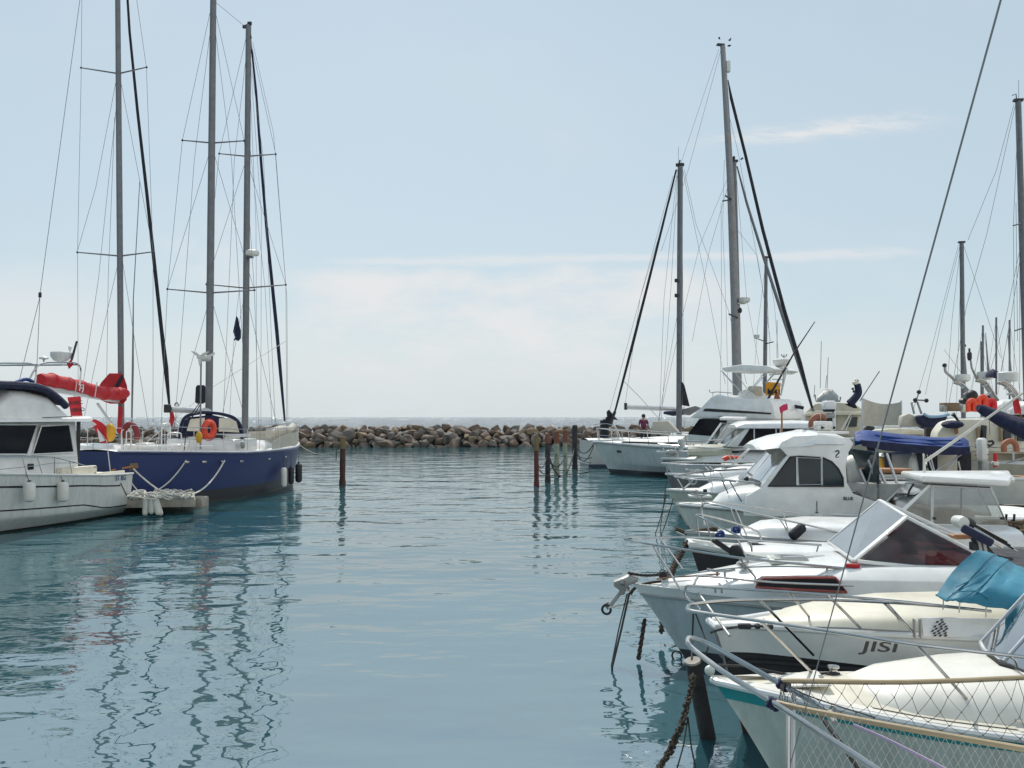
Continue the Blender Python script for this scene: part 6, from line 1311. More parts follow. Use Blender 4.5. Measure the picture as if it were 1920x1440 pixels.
lz.part('sling', MB().tube(smooth([lz.d(1455, 762, 43.2), lz.d(1454, 748, 43.2), lz.d(1457, 741, 43.2), lz.d(1460, 748, 43.2), lz.d(1460, 761, 43.2)], 3), .08, 8), M['terra']); lz.part('strap', MB().tube([lz.d(1455, 750, 43.1), lz.d(1461, 751, 43.1)], .025, 5), M['black'])
D_.part('outrigger', MB().tube([D_.d(1427, 772, 42.6), D_.d(1450, 730, 42.5), D_.d(1490, 660, 42.2), D_.d(1528, 603, 42)], [.06, .055, .035, .02], 7), M['black'])
D_.part('rod_rack', MB().bar(D_.d(1474, 759, 43.6), D_.d(1507, 765, 43.3), .2, .16), M['darksail'], bevel=.03)
nr = [hd.P(q, 0, s_, -.1) + Vector((0, 0, .72 - .25*q)) for s_ in (1,) for q in (.42, .3, .18, .08, .02)] + [hd.P(q, 0, -1, -.1) + Vector((0, 0, .72 - .25*q)) for q in (.02, .08, .18, .3, .42, .5)]
br = D_.part('bow_rail', MB().tube(nr, .03, 7), M['steel'])
D_.part('lower_rail', MB().tube([hd.P(q, 0, -1, -.1) + Vector((0, 0, .36)) for q in (.02, .08, .18, .3, .42, .5)], .018, 6), M['steel'], br)
for q in (.03, .12, .22, .32, .42, .5):
    for s_ in (1, -1): p = hd.P(q, 0, s_, -.1); D_.part('stanchion', MB().tube([p, p + Vector((-.12, 0, .72-.25*q))], .022, 6), M['steel'], br)
# ================================================================ sailing boats behind the flybridge yacht
def simple_hull(t, L, B, z0, z1, name, col, boot=(.03, .04, .1)):
    h_ = Hull(L, B, [(0, z0), (1, z1)], rake=1.1, bowp=2.1, wlp=1.5, taper=.3)
    t.part('hull', h_.shell(), hullmat(name, col, boot, .15)); t.part('deck', h_.deck(.12), M['deck']); t.part('toe_rail', h_.rub(0, .04, 0), M['white'])
    t.part('coachroof', roof([(L*.28, .4, .3, z1, z1+.05), (L*.34, .8, .6, z1, z1+.4), (L*.62, 1.1, .9, z1, z1+.5), (L*.63, 1, .85, z1, z1+.1)]), M['white']); return h_
loc, zb = bowloc(1108, 836, 56)
S1 = Thing('sailing_yacht', 'sailing yacht with a dark furled foresail slanting left, moored behind the flybridge yacht', 'sailboat', loc, radians(-14))
hS = simple_hull(S1, 12.5, 3.8, 1.5, 1.4, 'grey_yacht_hull', (.52, .53, .52)); d1 = 54
m1 = mast(S1, 'mast', S1.d(1273, 832, d1), S1.d(1275.5, 312, d1), .2, .185)
S1.part('masthead', MB().box(S1.d(1275, 309, d1), (.5, .3, .16)), M['black'], m1, bevel=.04); S1.part('vhf_antenna', MB().tube([S1.d(1272, 309, d1), S1.d(1272, 275, d1)], .012, 5), M['wire'], m1)
S1.part('wind_vane', MB().tube([S1.d(1275, 300, d1), S1.d(1274, 306, d1)], .05, 6), M['black'], m1)
for y in (522, 550): S1.part('mast_light', MB().box(S1.d(1268, y+4, d1-.2), (.2, .2, .22)), M['black'], m1, bevel=.04)
S1.part('furled_genoa', MB().tube([S1.d(x, y, lerp(d1, 55.6, (y-318)/457)) for x, y in ((1268, 318), (1243, 420), (1213, 540), (1185, 650), (1153, 772))], [.05, .07, .08, .09, .06], 8), M['darksail'])
S1.part('foresail_drum', MB().tube([S1.d(1153, 772, 55.6), S1.d(1142, 800, 55.8)], .1, 8), M['black'])
S1.part('bow_gear', MB().prism([S1.d(x, y, 55.8) for x, y in ((1137, 772), (1141, 768), (1158, 788), (1150, 786), (1146, 800), (1140, 800))], (0, .3, 0)), M['darksail'], bevel=.03)
for x, h_ in ((1128, 12), (1133, 14), (1138, 18)): S1.part('bow_post', MB().tube([S1.d(x, 822, 56), S1.d(x+1, 800-h_, 56)], .12, 7), M['darksail'])
S1.part('pulpit', MB().tube(smooth([S1.d(1160, 828, 54.8), S1.d(1150, 797, 55), S1.d(1115, 796, 56), S1.d(1150, 795, 57), S1.d(1165, 826, 57)], 3), .03, 7), M['steel'])
wires(S1, [[S1.d(1270, 318, d1), S1.d(1245, 560, d1-1), S1.d(1236, 800, d1-1.6)], [S1.d(1270, 330, d1), S1.d(1258, 540, d1-.6), S1.d(1238, 810, d1-1.6)], [S1.d(1280, 318, d1), S1.d(1330, 560, d1+1), S1.d(1360, 720, d1+1.5)], [S1.d(1283, 318, d1), S1.d(1305, 420, d1), S1.d(1365, 580, d1), S1.d(1400, 720, d1)],
            [S1.d(1270, 590, d1), S1.d(1250, 700, d1-.8), S1.d(1232, 800, d1-1.4)], [S1.d(1262, 330, d1), S1.d(1200, 560, 55), S1.d(1135, 800, 56)], [S1.d(1278, 330, d1), S1.d(1281, 600, d1), S1.d(1283, 810, d1)]], .011)
S1.part('sheet', MB().tube([S1.d(1170, 715, 55), S1.d(1200, 745, 54), S1.d(1240, 790, 53)], .02, 5), M['rope'])
S1.part('mast_sail', MB().prism([S1.d(x, y, d1-.3) for x, y in ((1279, 716), (1283, 722), (1293, 762), (1279, 760))], (0, .3, 0)), M['darksail'], m1)
S1.part('sprayhood', MB().prism([S1.d(x, y, 51.5) for x, y in ((1220, 812), (1224, 790), (1252, 789), (1268, 806), (1272, 812))], (0, 1.6, 0)), M['canvas'], bevel=.06)
loc, zb = bowloc(1532, 820, 57.5)
S2 = Thing('sailing_yacht', 'sailing yacht with the tallest rusty mast and a black furled foresail slanting right', 'sailboat', loc, radians(187))
hS2 = simple_hull(S2, 15, 4.2, 1.8, 1.6, 'tall_yacht_hull', (.6, .6, .58)); d2 = 57
rusted = mat('rust_streaked_mast', (.25, .255, .26), .55, metal=.2, dirt=(.25, .1, .05), dirt_amt=.75, streak=True)
m2_ = S2.part('mast', MB().tube([S2.d(1385, 830, d2), S2.d(1378, 560, d2), S2.d(1369, 330, d2), S2.d(1355, 86, d2)], [.31, .27, .22, .16], 12), rusted)
S2.part('masthead', MB().box(S2.d(1351, 84, d2), (.5, .25, .12)), M['black'], m2_, bevel=.03); S2.part('radar_reflector', MB().box(S2.d(1365, 125, d2), (.28, .3, .75)), M['shade'], m2_, bevel=.08)
for x, y, dx, dy_ in ((1366, 76, 5, -5), (1364, 86, 7, -1), (1347, 70, 3, 4)): S2.part('wind_vane', MB().tube([S2.d(x, y, d2), S2.d(x+dx*.5, y+dy_*.2, d2), S2.d(x+dx, y+dy_, d2)], [.03, .07, .02], 6), M['black'], m2_)
for (a, c), (e, f) in (((1372, 374), (1360, 367)), ((1386, 597), (1367, 589)), ((1372, 374), (1355, 377))): S2.part('spreader', MB().tube([S2.d(a, c, d2), S2.d(e, f, d2-1.5)], .05, 6), M['black'], m2_)
S2.part('radar', MB().lathe([(.2, 0), (.33, .08), (.35, .2), (.33, .32), (.01, .35)], S2.d(1396, 568, d2-.4), (0,0,1), 16), M['shade'], m2_); S2.part('radar_bracket', MB().box(S2.d(1390, 569, d2-.2), (.5, .2, .08)), M['shade'], m2_)
S2.part('deck_light', MB().ball(S2.d(1388, 582, d2-.3), (.12, .12, .18), 8, 6), M['black'], m2_)
S2.part('furled_genoa', MB().tube([S2.d(x, y, d2) for x, y in ((1365, 150), (1371, 184), (1398, 292), (1430, 430), (1470, 580), (1500, 680), (1523, 765))], [.03, .1, .1, .11, .12, .13, .07], 8), M['darksail'])
S2.part('boom', MB().tube([S2.d(1374, 772, d2), S2.d(1173, 763, 55.6)], .16, 10), M['alul']); S2.part('boom_cap', MB().box(S2.d(1173, 762, 55.6), (.12, .3, .42)), M['black'])
S2.part('folded_sail', MB().tube([S2.d(1245, 774, 55.6), S2.d(1262, 775, 55.8), S2.d(1288, 774, 56)], [.08, .17, .1], 8), M['navy'])
S2.part('boom_cover', MB().prism([S2.d(x, y, 56.2) for x, y in ((1278, 766), (1300, 761), (1312, 765), (1290, 779), (1275, 776))], (0, .4, 0)), M['alu'], bevel=.05)
wires(S2, [[S2.d(1348, 92, d2), S2.d(1282, 290, d2), S2.d(1200, 560, 56), S2.d(1172, 760, 55.6)], [S2.d(1351, 96, d2), S2.d(1290, 320, d2), S2.d(1240, 470, d2)], [S2.d(1366, 330, d2), S2.d(1312, 460, d2), S2.d(1280, 590, d2), S2.d(1235, 790, d2-1)],
            [S2.d(1358, 300, d2), S2.d(1355, 420, d2-.6), S2.d(1362, 600, d2-1), S2.d(1366, 790, d2-1.5)], [S2.d(1363, 200, d2), S2.d(1385, 290, d2), S2.d(1410, 430, d2), S2.d(1440, 600, d2)], [S2.d(1366, 345, d2), S2.d(1330, 470, d2), S2.d(1298, 640, d2)], [S2.d(1352, 380, d2-.5), S2.d(1353, 590, d2-.8), S2.d(1350, 760, d2-1)]], .011)
loc, zb = bowloc(1540, 820, 60.5)
S3 = Thing('sailing_yacht', 'shorter sailing yacht whose grey furled foresail runs just left of the dark one', 'sailboat', loc, radians(187))
simple_hull(S3, 13, 3.8, 1.6, 1.5, 'rear_yacht_hull', (.62, .62, .6)); d3 = 60
m3 = mast(S3, 'mast', S3.d(1388, 832, d3), S3.d(1376, 304, d3), .2, .17)
S3.part('masthead', MB().box(S3.d(1376, 302, d3), (.5, .3, .14)), M['black'], m3); S3.part('anemometer', MB().ball(S3.d(1376, 296, d3), (.1, .1, .14), 8, 6), M['black'], m3); S3.part('wind_vane', MB().tube([S3.d(1389, 299, d3), S3.d(1393, 296, d3)], .06, 6), M['black'], m3)
S3.part('furled_genoa', MB().tube([S3.d(x, y, d3) for x, y in ((1382, 312), (1400, 380), (1431, 480), (1470, 600), (1500, 690), (1526, 775))], [.05, .09, .1, .12, .13, .08], 8), M['alu'])
wires(S3, [[S3.d(1382, 430, d3), S3.d(1420, 480, d3), S3.d(1445, 640, d3)], [S3.d(1380, 320, d3), S3.d(1400, 560, d3), S3.d(1430, 720, d3)]], .011)
loc, zb = bowloc(1478, 822, 66)
S4 = Thing('sailing_yacht', 'far sailing yacht with the thin mast carrying a small radar on its left', 'sailboat', loc, radians(190))
simple_hull(S4, 10, 3.2, 1.4, 1.3, 'far_yacht_hull', (.6, .6, .6)); d4 = 65
m4 = mast(S4, 'mast', S4.d(1433, 830, d4), S4.d(1436.5, 482, d4), .15, .12)
S4.part('masthead', MB().box(S4.d(1437, 482, d4), (.4, .25, .1)), M['black'], m4); S4.part('vhf_antenna', MB().tube([S4.d(1438, 480, d4), S4.d(1440, 450, d4)], .012, 5), M['wire'], m4)
S4.part('radar', MB().lathe([(.1, 0), (.18, .1), (.2, .32), (.01, .36)], S4.d(1419, 636, d4), (0,0,1), 12), M['shade'], m4); S4.part('radar_arm', MB().tube([S4.d(1422, 636, d4), S4.d(1434, 640, d4)], .04, 6), M['alu'], m4); S4.part('spreader', MB().tube([S4.d(1434, 645, d4), S4.d(1450, 641, d4-1)], .04, 6), M['black'], m4)
wires(S4, [[S4.d(1438, 490, d4), S4.d(1452, 570, d4), S4.d(1462, 700, d4)], [S4.d(1436, 500, d4), S4.d(1443, 650, d4), S4.d(1446, 760, d4)], [S4.d(1436, 490, d4), S4.d(1420, 620, d4), S4.d(1408, 790, d4)]], .011)

# lines hanging between the piles and the white bows
def pp_(i, f): t, P0, zt_ = PIL[i]; return Vector((P0.x, P0.y, zt_*f))
bowD, bowS = at(1113, 832, 49.3), at(1117, 836, 55.6)
for i, (a, c, s_, r_, lbl) in enumerate(((pp_(4, .55), bowD, .5, .03, 'dark mooring line from the black pile to the flybridge bow, upper one'), (pp_(4, .48), bowD + Vector((0, 0, -.1)), .8, .025, 'dark mooring line from the black pile to the flybridge bow, lower one'),
        (pp_(4, .35), at(1110, 858, 49.8), .15, .025, 'dark line from the black pile to the flybridge stem'), (pp_(4, .3), at(1108, 868, 50), .1, .02, 'thin line from the black pile low to the waterline of the white bow'),
        (pp_(1, .6), pp_(4, .5), 1.4, .045, 'thick dark hose drooping between the second pile and the black pile'), (pp_(1, .5), pp_(3, .4), .5, .04, 'dark rope drooping between the second and fourth pile'),
        (pp_(0, .5), pp_(1, .6), .5, .03, 'rope loop between the dark red pile and the second pile'), (pp_(0, .42), pp_(2, .5), .7, .025, 'rope drooping from the dark red pile to the pale pile'),
        (pp_(0, .22), at(1106, 884, 50), .1, .022, 'low taut line from the dark red pile across the row to the white bow'), (pp_(1, .28), at(1107, 880, 50), .1, .02, 'low taut line from the second pile to the white bow'))):
    rope(sag(a, c, s_, 12), r_, lbl, 'roped')

# person standing on the deck beyond the flybridge bow
PX = Thing('person', 'person in a purple top standing on deck beyond the flybridge bow, seen from behind', 'person', at(1207, 840, 52.5) - Vector((0, 0, at(1207, 840, 52.5).z - 1.42)))
def skin_obj(t, nm, verts, edges, rad, m_, parent=None):
    me = bpy.data.meshes.new(nm); me.from_pydata(verts, edges, []); me.materials.append(m_)
    ob = bpy.data.objects.new(nm, me); COL.objects.link(ob); ob.parent = parent or t.root
    sk = ob.modifiers.new('skin', 'SKIN'); ob.modifiers.new('sub', 'SUBSURF').render_levels = 2
    for i, r_ in enumerate(rad): me.skin_vertices[0].data[i].radius = (r_, r_) if not isinstance(r_, tuple) else r_
    me.skin_vertices[0].data[0].use_root = True; return ob
bv = [(0, 0, .9), (0, 0, 1.1), (0, .02, 1.32), (0, .02, 1.42), (0, .0, 1.5), (0, -.02, 1.6), (-.1, 0, .86), (-.11, .01, .47), (-.11, .04, .06), (-.12, -.1, .03), (.1, 0, .86), (.12, .02, .47), (.12, .04, .06), (.13, -.1, .03),
      (-.19, .02, 1.37), (-.26, -.02, 1.1), (-.2, -.16, .93), (.19, .02, 1.37), (.27, -.02, 1.1), (.22, -.17, .95)]
be = [(0, 1), (1, 2), (2, 3), (3, 4), (4, 5), (0, 6), (6, 7), (7, 8), (8, 9), (0, 10), (10, 11), (11, 12), (12, 13), (3, 14), (14, 15), (15, 16), (3, 17), (17, 18), (18, 19)]
rb = [.14, .13, .15, .09, .06, .1, .09, .06, .045, .035, .09, .06, .045, .035, .06, .045, .03, .06, .045, .03]
body_ = skin_obj(PX, 'body', bv, be, rb, M['skin'])
skin_obj(PX, 'shirt', [(0, 0, .84), (0, 0, 1.08), (0, .01, 1.3), (0, .02, 1.41), (-.18, .02, 1.38), (-.245, 0, 1.16), (.18, .02, 1.38), (.25, 0, 1.16)], [(0, 1), (1, 2), (2, 3), (3, 4), (4, 5), (3, 6), (6, 7)], [.17, .16, .18, .11, .085, .07, .085, .07], M['shirt'])
skin_obj(PX, 'trousers', [(0, 0, .93), (-.1, 0, .82), (-.115, .01, .47), (-.115, .03, .12), (.1, 0, .82), (.12, .02, .47), (.125, .03, .12)], [(0, 1), (1, 2), (2, 3), (0, 4), (4, 5), (5, 6)], [.16, .115, .085, .07, .115, .085, .07], M['trousers'])
PX.part('hair', MB().ball((0, .015, 1.645), (.115, .125, .12), 14, 10), M['hair'])
for k in range(5):
    for s_ in (-1, 1): skin_obj(PX, 'finger', [(s_*(.2 if s_ < 0 else .22) + .018*(k-2)*.9, -.17, .93), (s_*.21 + .018*(k-2), -.2, .9), (s_*.21 + .018*(k-2), -.2, .87 - .008*(2-abs(k-2)))], [(0, 1), (1, 2)], [.011, .01, .008], M['skin'], body_)
# small round light between lines (bird-like fittings left out)

# ================================================================ far right: yachts on the other side of the quay
QY = MB(); QY.prism([(3.9+.365*7, 7, -.6), (3.9+.365*72, 72, -.6), (7.4+.365*72, 72, -.6), (7.4+.365*7, 7, -.6)], (0, 0, 1.45))
qo = bpy.data.objects.new('quay', make_mesh('quay', QY, M['concrete'], bevel=.04)); COL.objects.link(qo); tag(qo, 'low concrete quay running away behind the sterns of the moored boats', None, None, 'structure')
def quay_pt(d, off=.3): return Vector((3.9+.365*d+off, d, .85))
# three sport fishers with radar arches
for i, (px, ytop, d, lbl) in enumerate(((1806, 713, 40, 'leftmost'), (1848, 709, 37, 'middle'), (1890, 713, 34, 'rightmost'))):
    o = at(px, 850, d); t = Thing('fishing_yacht', ('cream fishing yacht carrying the %s of the three leaning radar arches' % lbl), 'motor yacht', (o.x-.6, o.y, 0), radians(-24), 'three fishing yachts with radar arches')
    hh = Hull(10.5, 3.6, [(0, 1.9), (1, 1.6)], rake=1.2, bowp=2.1, wlp=1.5); x0 = -1.5
    hh_m = hh.shell(); hh_m.v = [v + Vector((x0, 0, 0)) for v in hh_m.v]; t.part('hull', hh_m, M['beige'])
    dk = hh.deck(.1); dk.v = [v + Vector((x0, 0, 0)) for v in dk.v]; t.part('deck', dk, M['deck'])
    sl_ = t.part('saloon', roof([(0, .9, .7, 1.7, 1.9), (.7, 1.5, 1.3, 1.7, 2.9), (2.2, 1.6, 1.4, 1.65, 3.15), (6, 1.6, 1.4, 1.6, 3.2), (6.1, 1.5, 1.35, 1.6, 3.0)], 5), M['cream'] if i != 1 else M['beige'])
    for k in range(3): t.part('window', MB().prism([(1.3+k*1.5, -1.56, 2.1), (2.5+k*1.5, -1.58, 2.1), (2.4+k*1.5, -1.5, 2.85), (1.5+k*1.5, -1.49, 2.85)], (0, .08, 0)), M['glassb'], sl_)
    fl_ = t.part('flybridge', roof([(1.4, 1.2, 1.0, 3.1, 3.3), (2.0, 1.45, 1.3, 3.1, 3.75), (5.0, 1.5, 1.35, 3.1, 3.8), (5.4, 1.4, 1.3, 3.1, 3.5)], 6), M['white'])
    za = t.d(px, ytop, d).z; xb = t.d(px, ytop, d).x
    for y_ in (-1.1, -.5, .5, 1.1):
        t.part('arch_tube', MB().tube(smooth([t.d(px+20, 752, d)*1.0 + Vector((0, y_, 0)), t.d(px+10, 735, d) + Vector((0, y_, 0)), t.d(px-3, ytop+8, d) + Vector((0, y_, 0)), t.d(px-16, ytop+4, d) + Vector((0, y_*.9, 0))], 3), .04, 7), M['galv'] if y_ > 0 else M['steel'])
    for yk in (ytop+5, ytop+14, 738): t.part('arch_bar', MB().tube([t.d(px-8+(yk-ytop)*.45, yk, d) + Vector((0, -1.1, 0)), t.d(px-8+(yk-ytop)*.45, yk, d) + Vector((0, 1.1, 0))], .035, 6), M['alul'])
    rd_ = t.part('radar', MB().lathe([(.2, 0), (.3, .06), (.33, .2), (.31, .32), (.01, .34)] if i < 2 else [(.24, 0), (.36, .04), (.36, .34), (.3, .38), (.01, .39)], t.d(px - (1 if i < 2 else 0), ytop+3, d), (0,0,1), 16), M['shade'])
    t.part('whip_antenna', MB().tube([t.d(px+7, ytop+2, d), t.d(px+5, ytop-14, d), t.d(px, ytop-85, d)], [.05, .045, .012], 6), M['wire'])
    if i == 0:
        t.part('horn_arm', MB().tube(smooth([t.d(px-10, ytop+8, d), t.d(px-22, ytop-6, d), t.d(px-33, ytop-16, d), t.d(px-34, ytop-26, d)], 3), .06, 7), M['galv']); t.part('spotlight', MB().ball(t.d(px-35, ytop-28, d), .1, 8, 6), M['black'])
        t.part('folded_tarp', MB().ball(t.d(1811, 752, d), (.3, .3, .16), 12, 7), M['black'])
    if i == 1:
        t.part('dish_cover', roof([(t.d(1848, 705, d).x, .3, .2, t.d(1848, 709, d).z, t.d(1848, 700, d).z), (t.d(1860, 700, d).x, .5, .4, t.d(1848, 709, d).z, t.d(1860, 692, d).z), (t.d(1874, 702, d).x, .4, .3, t.d(1848, 709, d).z, t.d(1874, 700, d).z)], 2.4), M['navy'])
        t.part('signal_mast', MB().tube([t.d(1832, 712, d), t.d(1822, 690, d), t.d(1820, 676, d)], [.05, .04, .04], 6), M['galv']); t.part('signal_light', MB().lathe([(.06, 0), (.09, .1), (.09, .3), (.04, .36), (.04, .5)], t.d(1818, 676, d), (0,0,1), 8), M['black'])
        t.part('bridge_screen', MB().ball(t.d(1822, 742, d), (.24, .3, .24), 12, 8), M['black'])
    else: t.part('bridge_screen', MB().prism([t.d(px+30, 752, d), t.d(px+36, 742, d), t.d(px+52, 740, d), t.d(px+60, 752, d)], (0, .8, 0)), M['navy'], bevel=.05)
lv = [(1822, 762, 'red life jacket bundle hanging left of the dark awning'), (1842, 755, 'red life jacket bundle over the dark awning, middle of the three'), (1858, 762, 'red life jacket bundle right of the dark awning top')]
for x, y, lbl in lv:
    t = Thing('life_jacket', lbl, 'life jacket', at(x, y+11, 33), 0, 'red life jackets at the right edge')
    t.part('front', MB().tube(smooth([t.d(x-6, y+10, 33), t.d(x-7, y-4, 33), t.d(x-2, y-11, 33), t.d(x+5, y-10, 33), t.d(x+7, y-2, 33), t.d(x+6, y+10, 33)], 3), [.09, .12, .1, .1, .12, .09], 8), M['orange'] if x != 1858 else M['redf'])
    t.part('back', MB().box(t.d(x, y+1, 33.2), (.2, .12, .34)), M['redf'], bevel=.04)
t = Thing('awning', 'long dark blue awning boom slanting down to the right at the right edge', 'awning', at(1900, 860, 29) - Vector((0, 0, 0)))
t.part('canvas', MB().tube(smooth([t.d(1834, 764, 29), t.d(1846, 770, 29), t.d(1880, 787, 28.6), t.d(1925, 806, 28), t.d(1965, 822, 27.6)], 3), [.1, .26, .3, .34, .38], 12), M['navy'])
t.part('support_pole', MB().tube([t.d(1900, 800, 28.3), t.d(1900, 862, 28.3)], .03, 7), M['alul'])
t.part('drop_line', MB().tube([t.d(1855, 785, 28.6), t.d(1856, 815, 28.6)], .012, 5), M['wire'])
t = Thing('flag', 'plain red flag hanging at the right edge above the dark awning', 'flag', at(1906, 777, 28))
t.part('cloth', MB().cloth([[t.d(x, y, 28+.06*((x+y) % 2)) for x, y in r_] for r_ in ([(1898, 748), (1904, 746), (1907, 745)], [(1899, 758), (1906, 757), (1911, 757)], [(1901, 768), (1907, 768), (1914, 768)], [(1902, 776), (1908, 776), (1914, 775)])], .02), M['redf'])
t.part('staff', MB().tube([t.d(1908, 744, 28.1), t.d(1917, 800, 28.1)], .02, 6), M['teak'])
# cream cabin cruiser with curtained windows close behind the awning
o = at(1760, 850, 31); t = Thing('houseboat_cruiser', 'cream cabin cruiser with brown curtained windows behind the outboard engine', 'boat', (o.x, o.y, 0), radians(-20))
hh = Hull(9.5, 3.2, [(0, 1.5), (1, 1.4)], rake=.8, bowp=2.4); hm = hh.shell(); t.part('hull', hm, M['beige']); t.part('deck', hh.deck(.1), M['deck'])
cb = t.part('cabin', MB().prism([t.d(x, y, 30) for x, y in ((1755, 846), (1757, 812), (1772, 792), (1800, 785), (1870, 785), (1960, 792), (1960, 850))], (0, 2.4, 0)), M['cream'], bevel=.1)
for k, (xa_, xb_) in enumerate(((1838, 1850), (1881, 1896), (1907, 1922))):
    w_ = t.part('window', MB().sheet([t.d(xa_+2, 797+k*2, 29.9), t.d(xb_, 798+k*2, 29.9), t.d(xb_-2, 828, 29.9), t.d(xa_, 826, 29.9)], .04), M['glassb']); t.part('curtain', MB().bar(t.d(xa_-6, 799, 29.92), t.d(xa_-4, 828, 29.92), .18, .03), mat('tan_curtain%d' % k, (.45, .33, .2), .9), w_)
t.part('pennant', MB().sheet([t.d(1866, 792, 29.9), t.d(1874, 793, 29.9), t.d(1870, 799, 29.9)], .02), M['black'])
t.part('roof_cover', MB().ball(t.d(1786, 796, 29.6), (.35, .3, .14), 12, 6), M['navy']); t.part('wood_trim', MB().prism([t.d(x, y, 29.85) for x, y in ((1787, 799), (1796, 799), (1797, 812), (1791, 815))], (0, .06, 0)), M['teak'])
t.part('roof_vent', MB().tube([t.d(1786, 776, 29.8), t.d(1790, 780, 29.8), t.d(1800, 793, 29.8)], [.08, .05, .03], 7), M['black']); t.part('guard_rail', MB().tube([t.d(1800, 836, 29.4), t.d(1850, 838, 29.2), t.d(1930, 842, 29)], .015, 6), M['steel'])
t = Thing('lifebuoy', 'faded orange horseshoe lifebuoy on the cream cabin cruiser rail', 'lifebuoy', at(1892, 848, 27))
t.part('cushion', MB().tube(smooth([t.d(1883, 847, 27), t.d(1882, 835, 27), t.d(1890, 828, 27), t.d(1899, 828, 27), t.d(1905, 836, 27), t.d(1906, 847, 27)], 3), .085, 9), M['terra']); t.part('strap', MB().tube([t.d(1883, 847, 27), t.d(1906, 847, 27)], .02, 6), M['canvas'])
# deckchairs / tender clutter on the quay
o = quay_pt(22.5, .2); t = Thing('dinghy', 'small white dinghy stored upright on the quay at the right edge', 'dinghy', at(1900, 905, 22) - Vector((0, 0, at(1900, 905, 22).z-.86)), radians(-10))
hh = Hull(2.8, 1.2, [(0, .72), (1, .6)], rake=.3, bowp=2.2, draft=-.05); hm = hh.shell(); hm.v = [v + Vector((-1.0, 0, 0)) for v in hm.v]; t.part('hull', hm, M['shade']); dm = hh.deck(.02); dm.v = [v + Vector((-1.0, 0, 0)) for v in dm.v]; t.part('deck', dm, M['galv']); rm = hh.rub(0, .04); rm.v = [v + Vector((-1.0, 0, 0)) for v in rm.v]; t.part('gunwale', rm, M['white'])
t.part('seat', MB().box((.3, 0, .68), (.3, 1.0, .04)), M['teak']); t.part('oar', MB().tube([t.d(1886, 868, 21.4), t.d(1925, 858, 21.2)], .02, 6), M['galv'])
for k, (x, y, m_, lbl) in enumerate(((1893, 948, 'wood', 'tangle of brown net and branches heaped on the quay by the hardtop boat'), (1908, 962, 'pole', 'straw coloured rope and net heap at the right edge of the quay'))):
    t = Thing('net_heap', lbl, 'net heap', at(x, 982, 15.5) - Vector((0, 0, at(x, 982, 15.5).z-.85)))
    mb = MB()
    for j in range(40):
        a = Vector((R.uniform(-.3, .35), R.uniform(-.3, .3), R.uniform(0, .35))); mb.tube(smooth([a, a + Vector((R.uniform(-.25, .25), R.uniform(-.2, .2), R.uniform(-.06, .12))), a + Vector((R.uniform(-.4, .4), R.uniform(-.2, .2), R.uniform(-.1, .1)))], 2), R.uniform(.008, .022), 5)
    t.part('heap', mb, M[m_]); t.part('stake', MB().tube([(-.1, 0, 0), (-.05, 0, .5)], .02, 6), M['black'])
t = Thing('red_post', 'small red topped fuel nozzle post on the quay right of the white outboard', 'post', at(1866, 876, 23))
t.part('post', MB().tube([t.d(1866, 876, 23), t.d(1866, 850, 23)], .05, 8), M['redf']); t.part('head', MB().box(t.d(1866, 869, 23), (.14, .14, .1)), M['fenderw'], bevel=.02)
# beige yacht with dome cover, navy covered davit, canvas windbreak
o = at(1530, 822, 62); t = Thing('motor_yacht', 'beige motor yacht with a grey canvas dome on its bridge, beyond the rounded roof', 'motor yacht', (o.x-1, o.y, 0), radians(-20))
hh = Hull(13, 4.2, [(0, 1.8), (1, 1.6)], rake=1.2, bowp=2.1); t.part('hull', hh.shell(), M['beige']); t.part('deck', hh.deck(.1), M['deck'])
t.part('saloon', MB().prism([t.d(x, y, 60) for x, y in ((1508, 818), (1508, 774), (1528, 756), (1600, 755), (1618, 768), (1618, 818))], (0, 3.4, 0)), M['beige'], bevel=.15)
t.part('upper_deck', MB().prism([t.d(x, y, 59.6) for x, y in ((1504, 776), (1532, 770), (1620, 771), (1620, 778), (1506, 780))], (0, 4.2, 0)), M['cream'], bevel=.06)
for x in (1520, 1550, 1590): t.part('window', MB().sheet([t.d(x, 782, 59.9), t.d(x+18, 782, 59.9), t.d(x+16, 800, 59.9), t.d(x-3, 800, 59.9)], .05), M['glassb'])
t.part('dome_cover', roof([(t.d(1532, 750, 61).x, 1.3, .9, t.d(1532, 753, 61).z, t.d(1532, 743, 61).z), (t.d(1545, 735, 61).x, 1.3, .8, t.d(1532, 753, 61).z, t.d(1545, 729, 61).z), (t.d(1560, 735, 61).x, 1.3, .8, t.d(1532, 753, 61).z, t.d(1560, 729, 61).z), (t.d(1572, 745, 61).x, 1.3, .9, t.d(1532, 753, 61).z, t.d(1570, 742, 61).z)], 4), M['galv'])
t.part('bridge_rail', MB().tube([t.d(1528, 740, 60.5), t.d(1530, 752, 60.5), t.d(1575, 752, 60.5), t.d(1576, 744, 60.5)], .06, 6), M['galv'])
for x, y0, y1 in ((1526, 745, 722), (1548, 728, 704), (1538, 728, 640), (1551, 728, 670)): t.part('whip_antenna', MB().tube([t.d(x, y0, 61), t.d(x+2, y1, 61)], .02, 5), M['wire'])
t = Thing('davit_crane', 'bent davit crane under navy canvas with small lights on its head', 'davit', at(1595, 762, 58))
t.part('arm', MB().tube(smooth([t.d(1593, 757, 58), t.d(1601, 749, 58), t.d(1609, 738, 58), t.d(1609, 728, 58), t.d(1607, 720, 58)], 4), [.26, .24, .25, .27, .26, .2], 10), M['navy'])
t.part('foot', MB().prism([t.d(x, y, 58) for x, y in ((1589, 757), (1604, 757), (1609, 766), (1598, 762))], (0, .6, 0)), M['darksail'], bevel=.05)
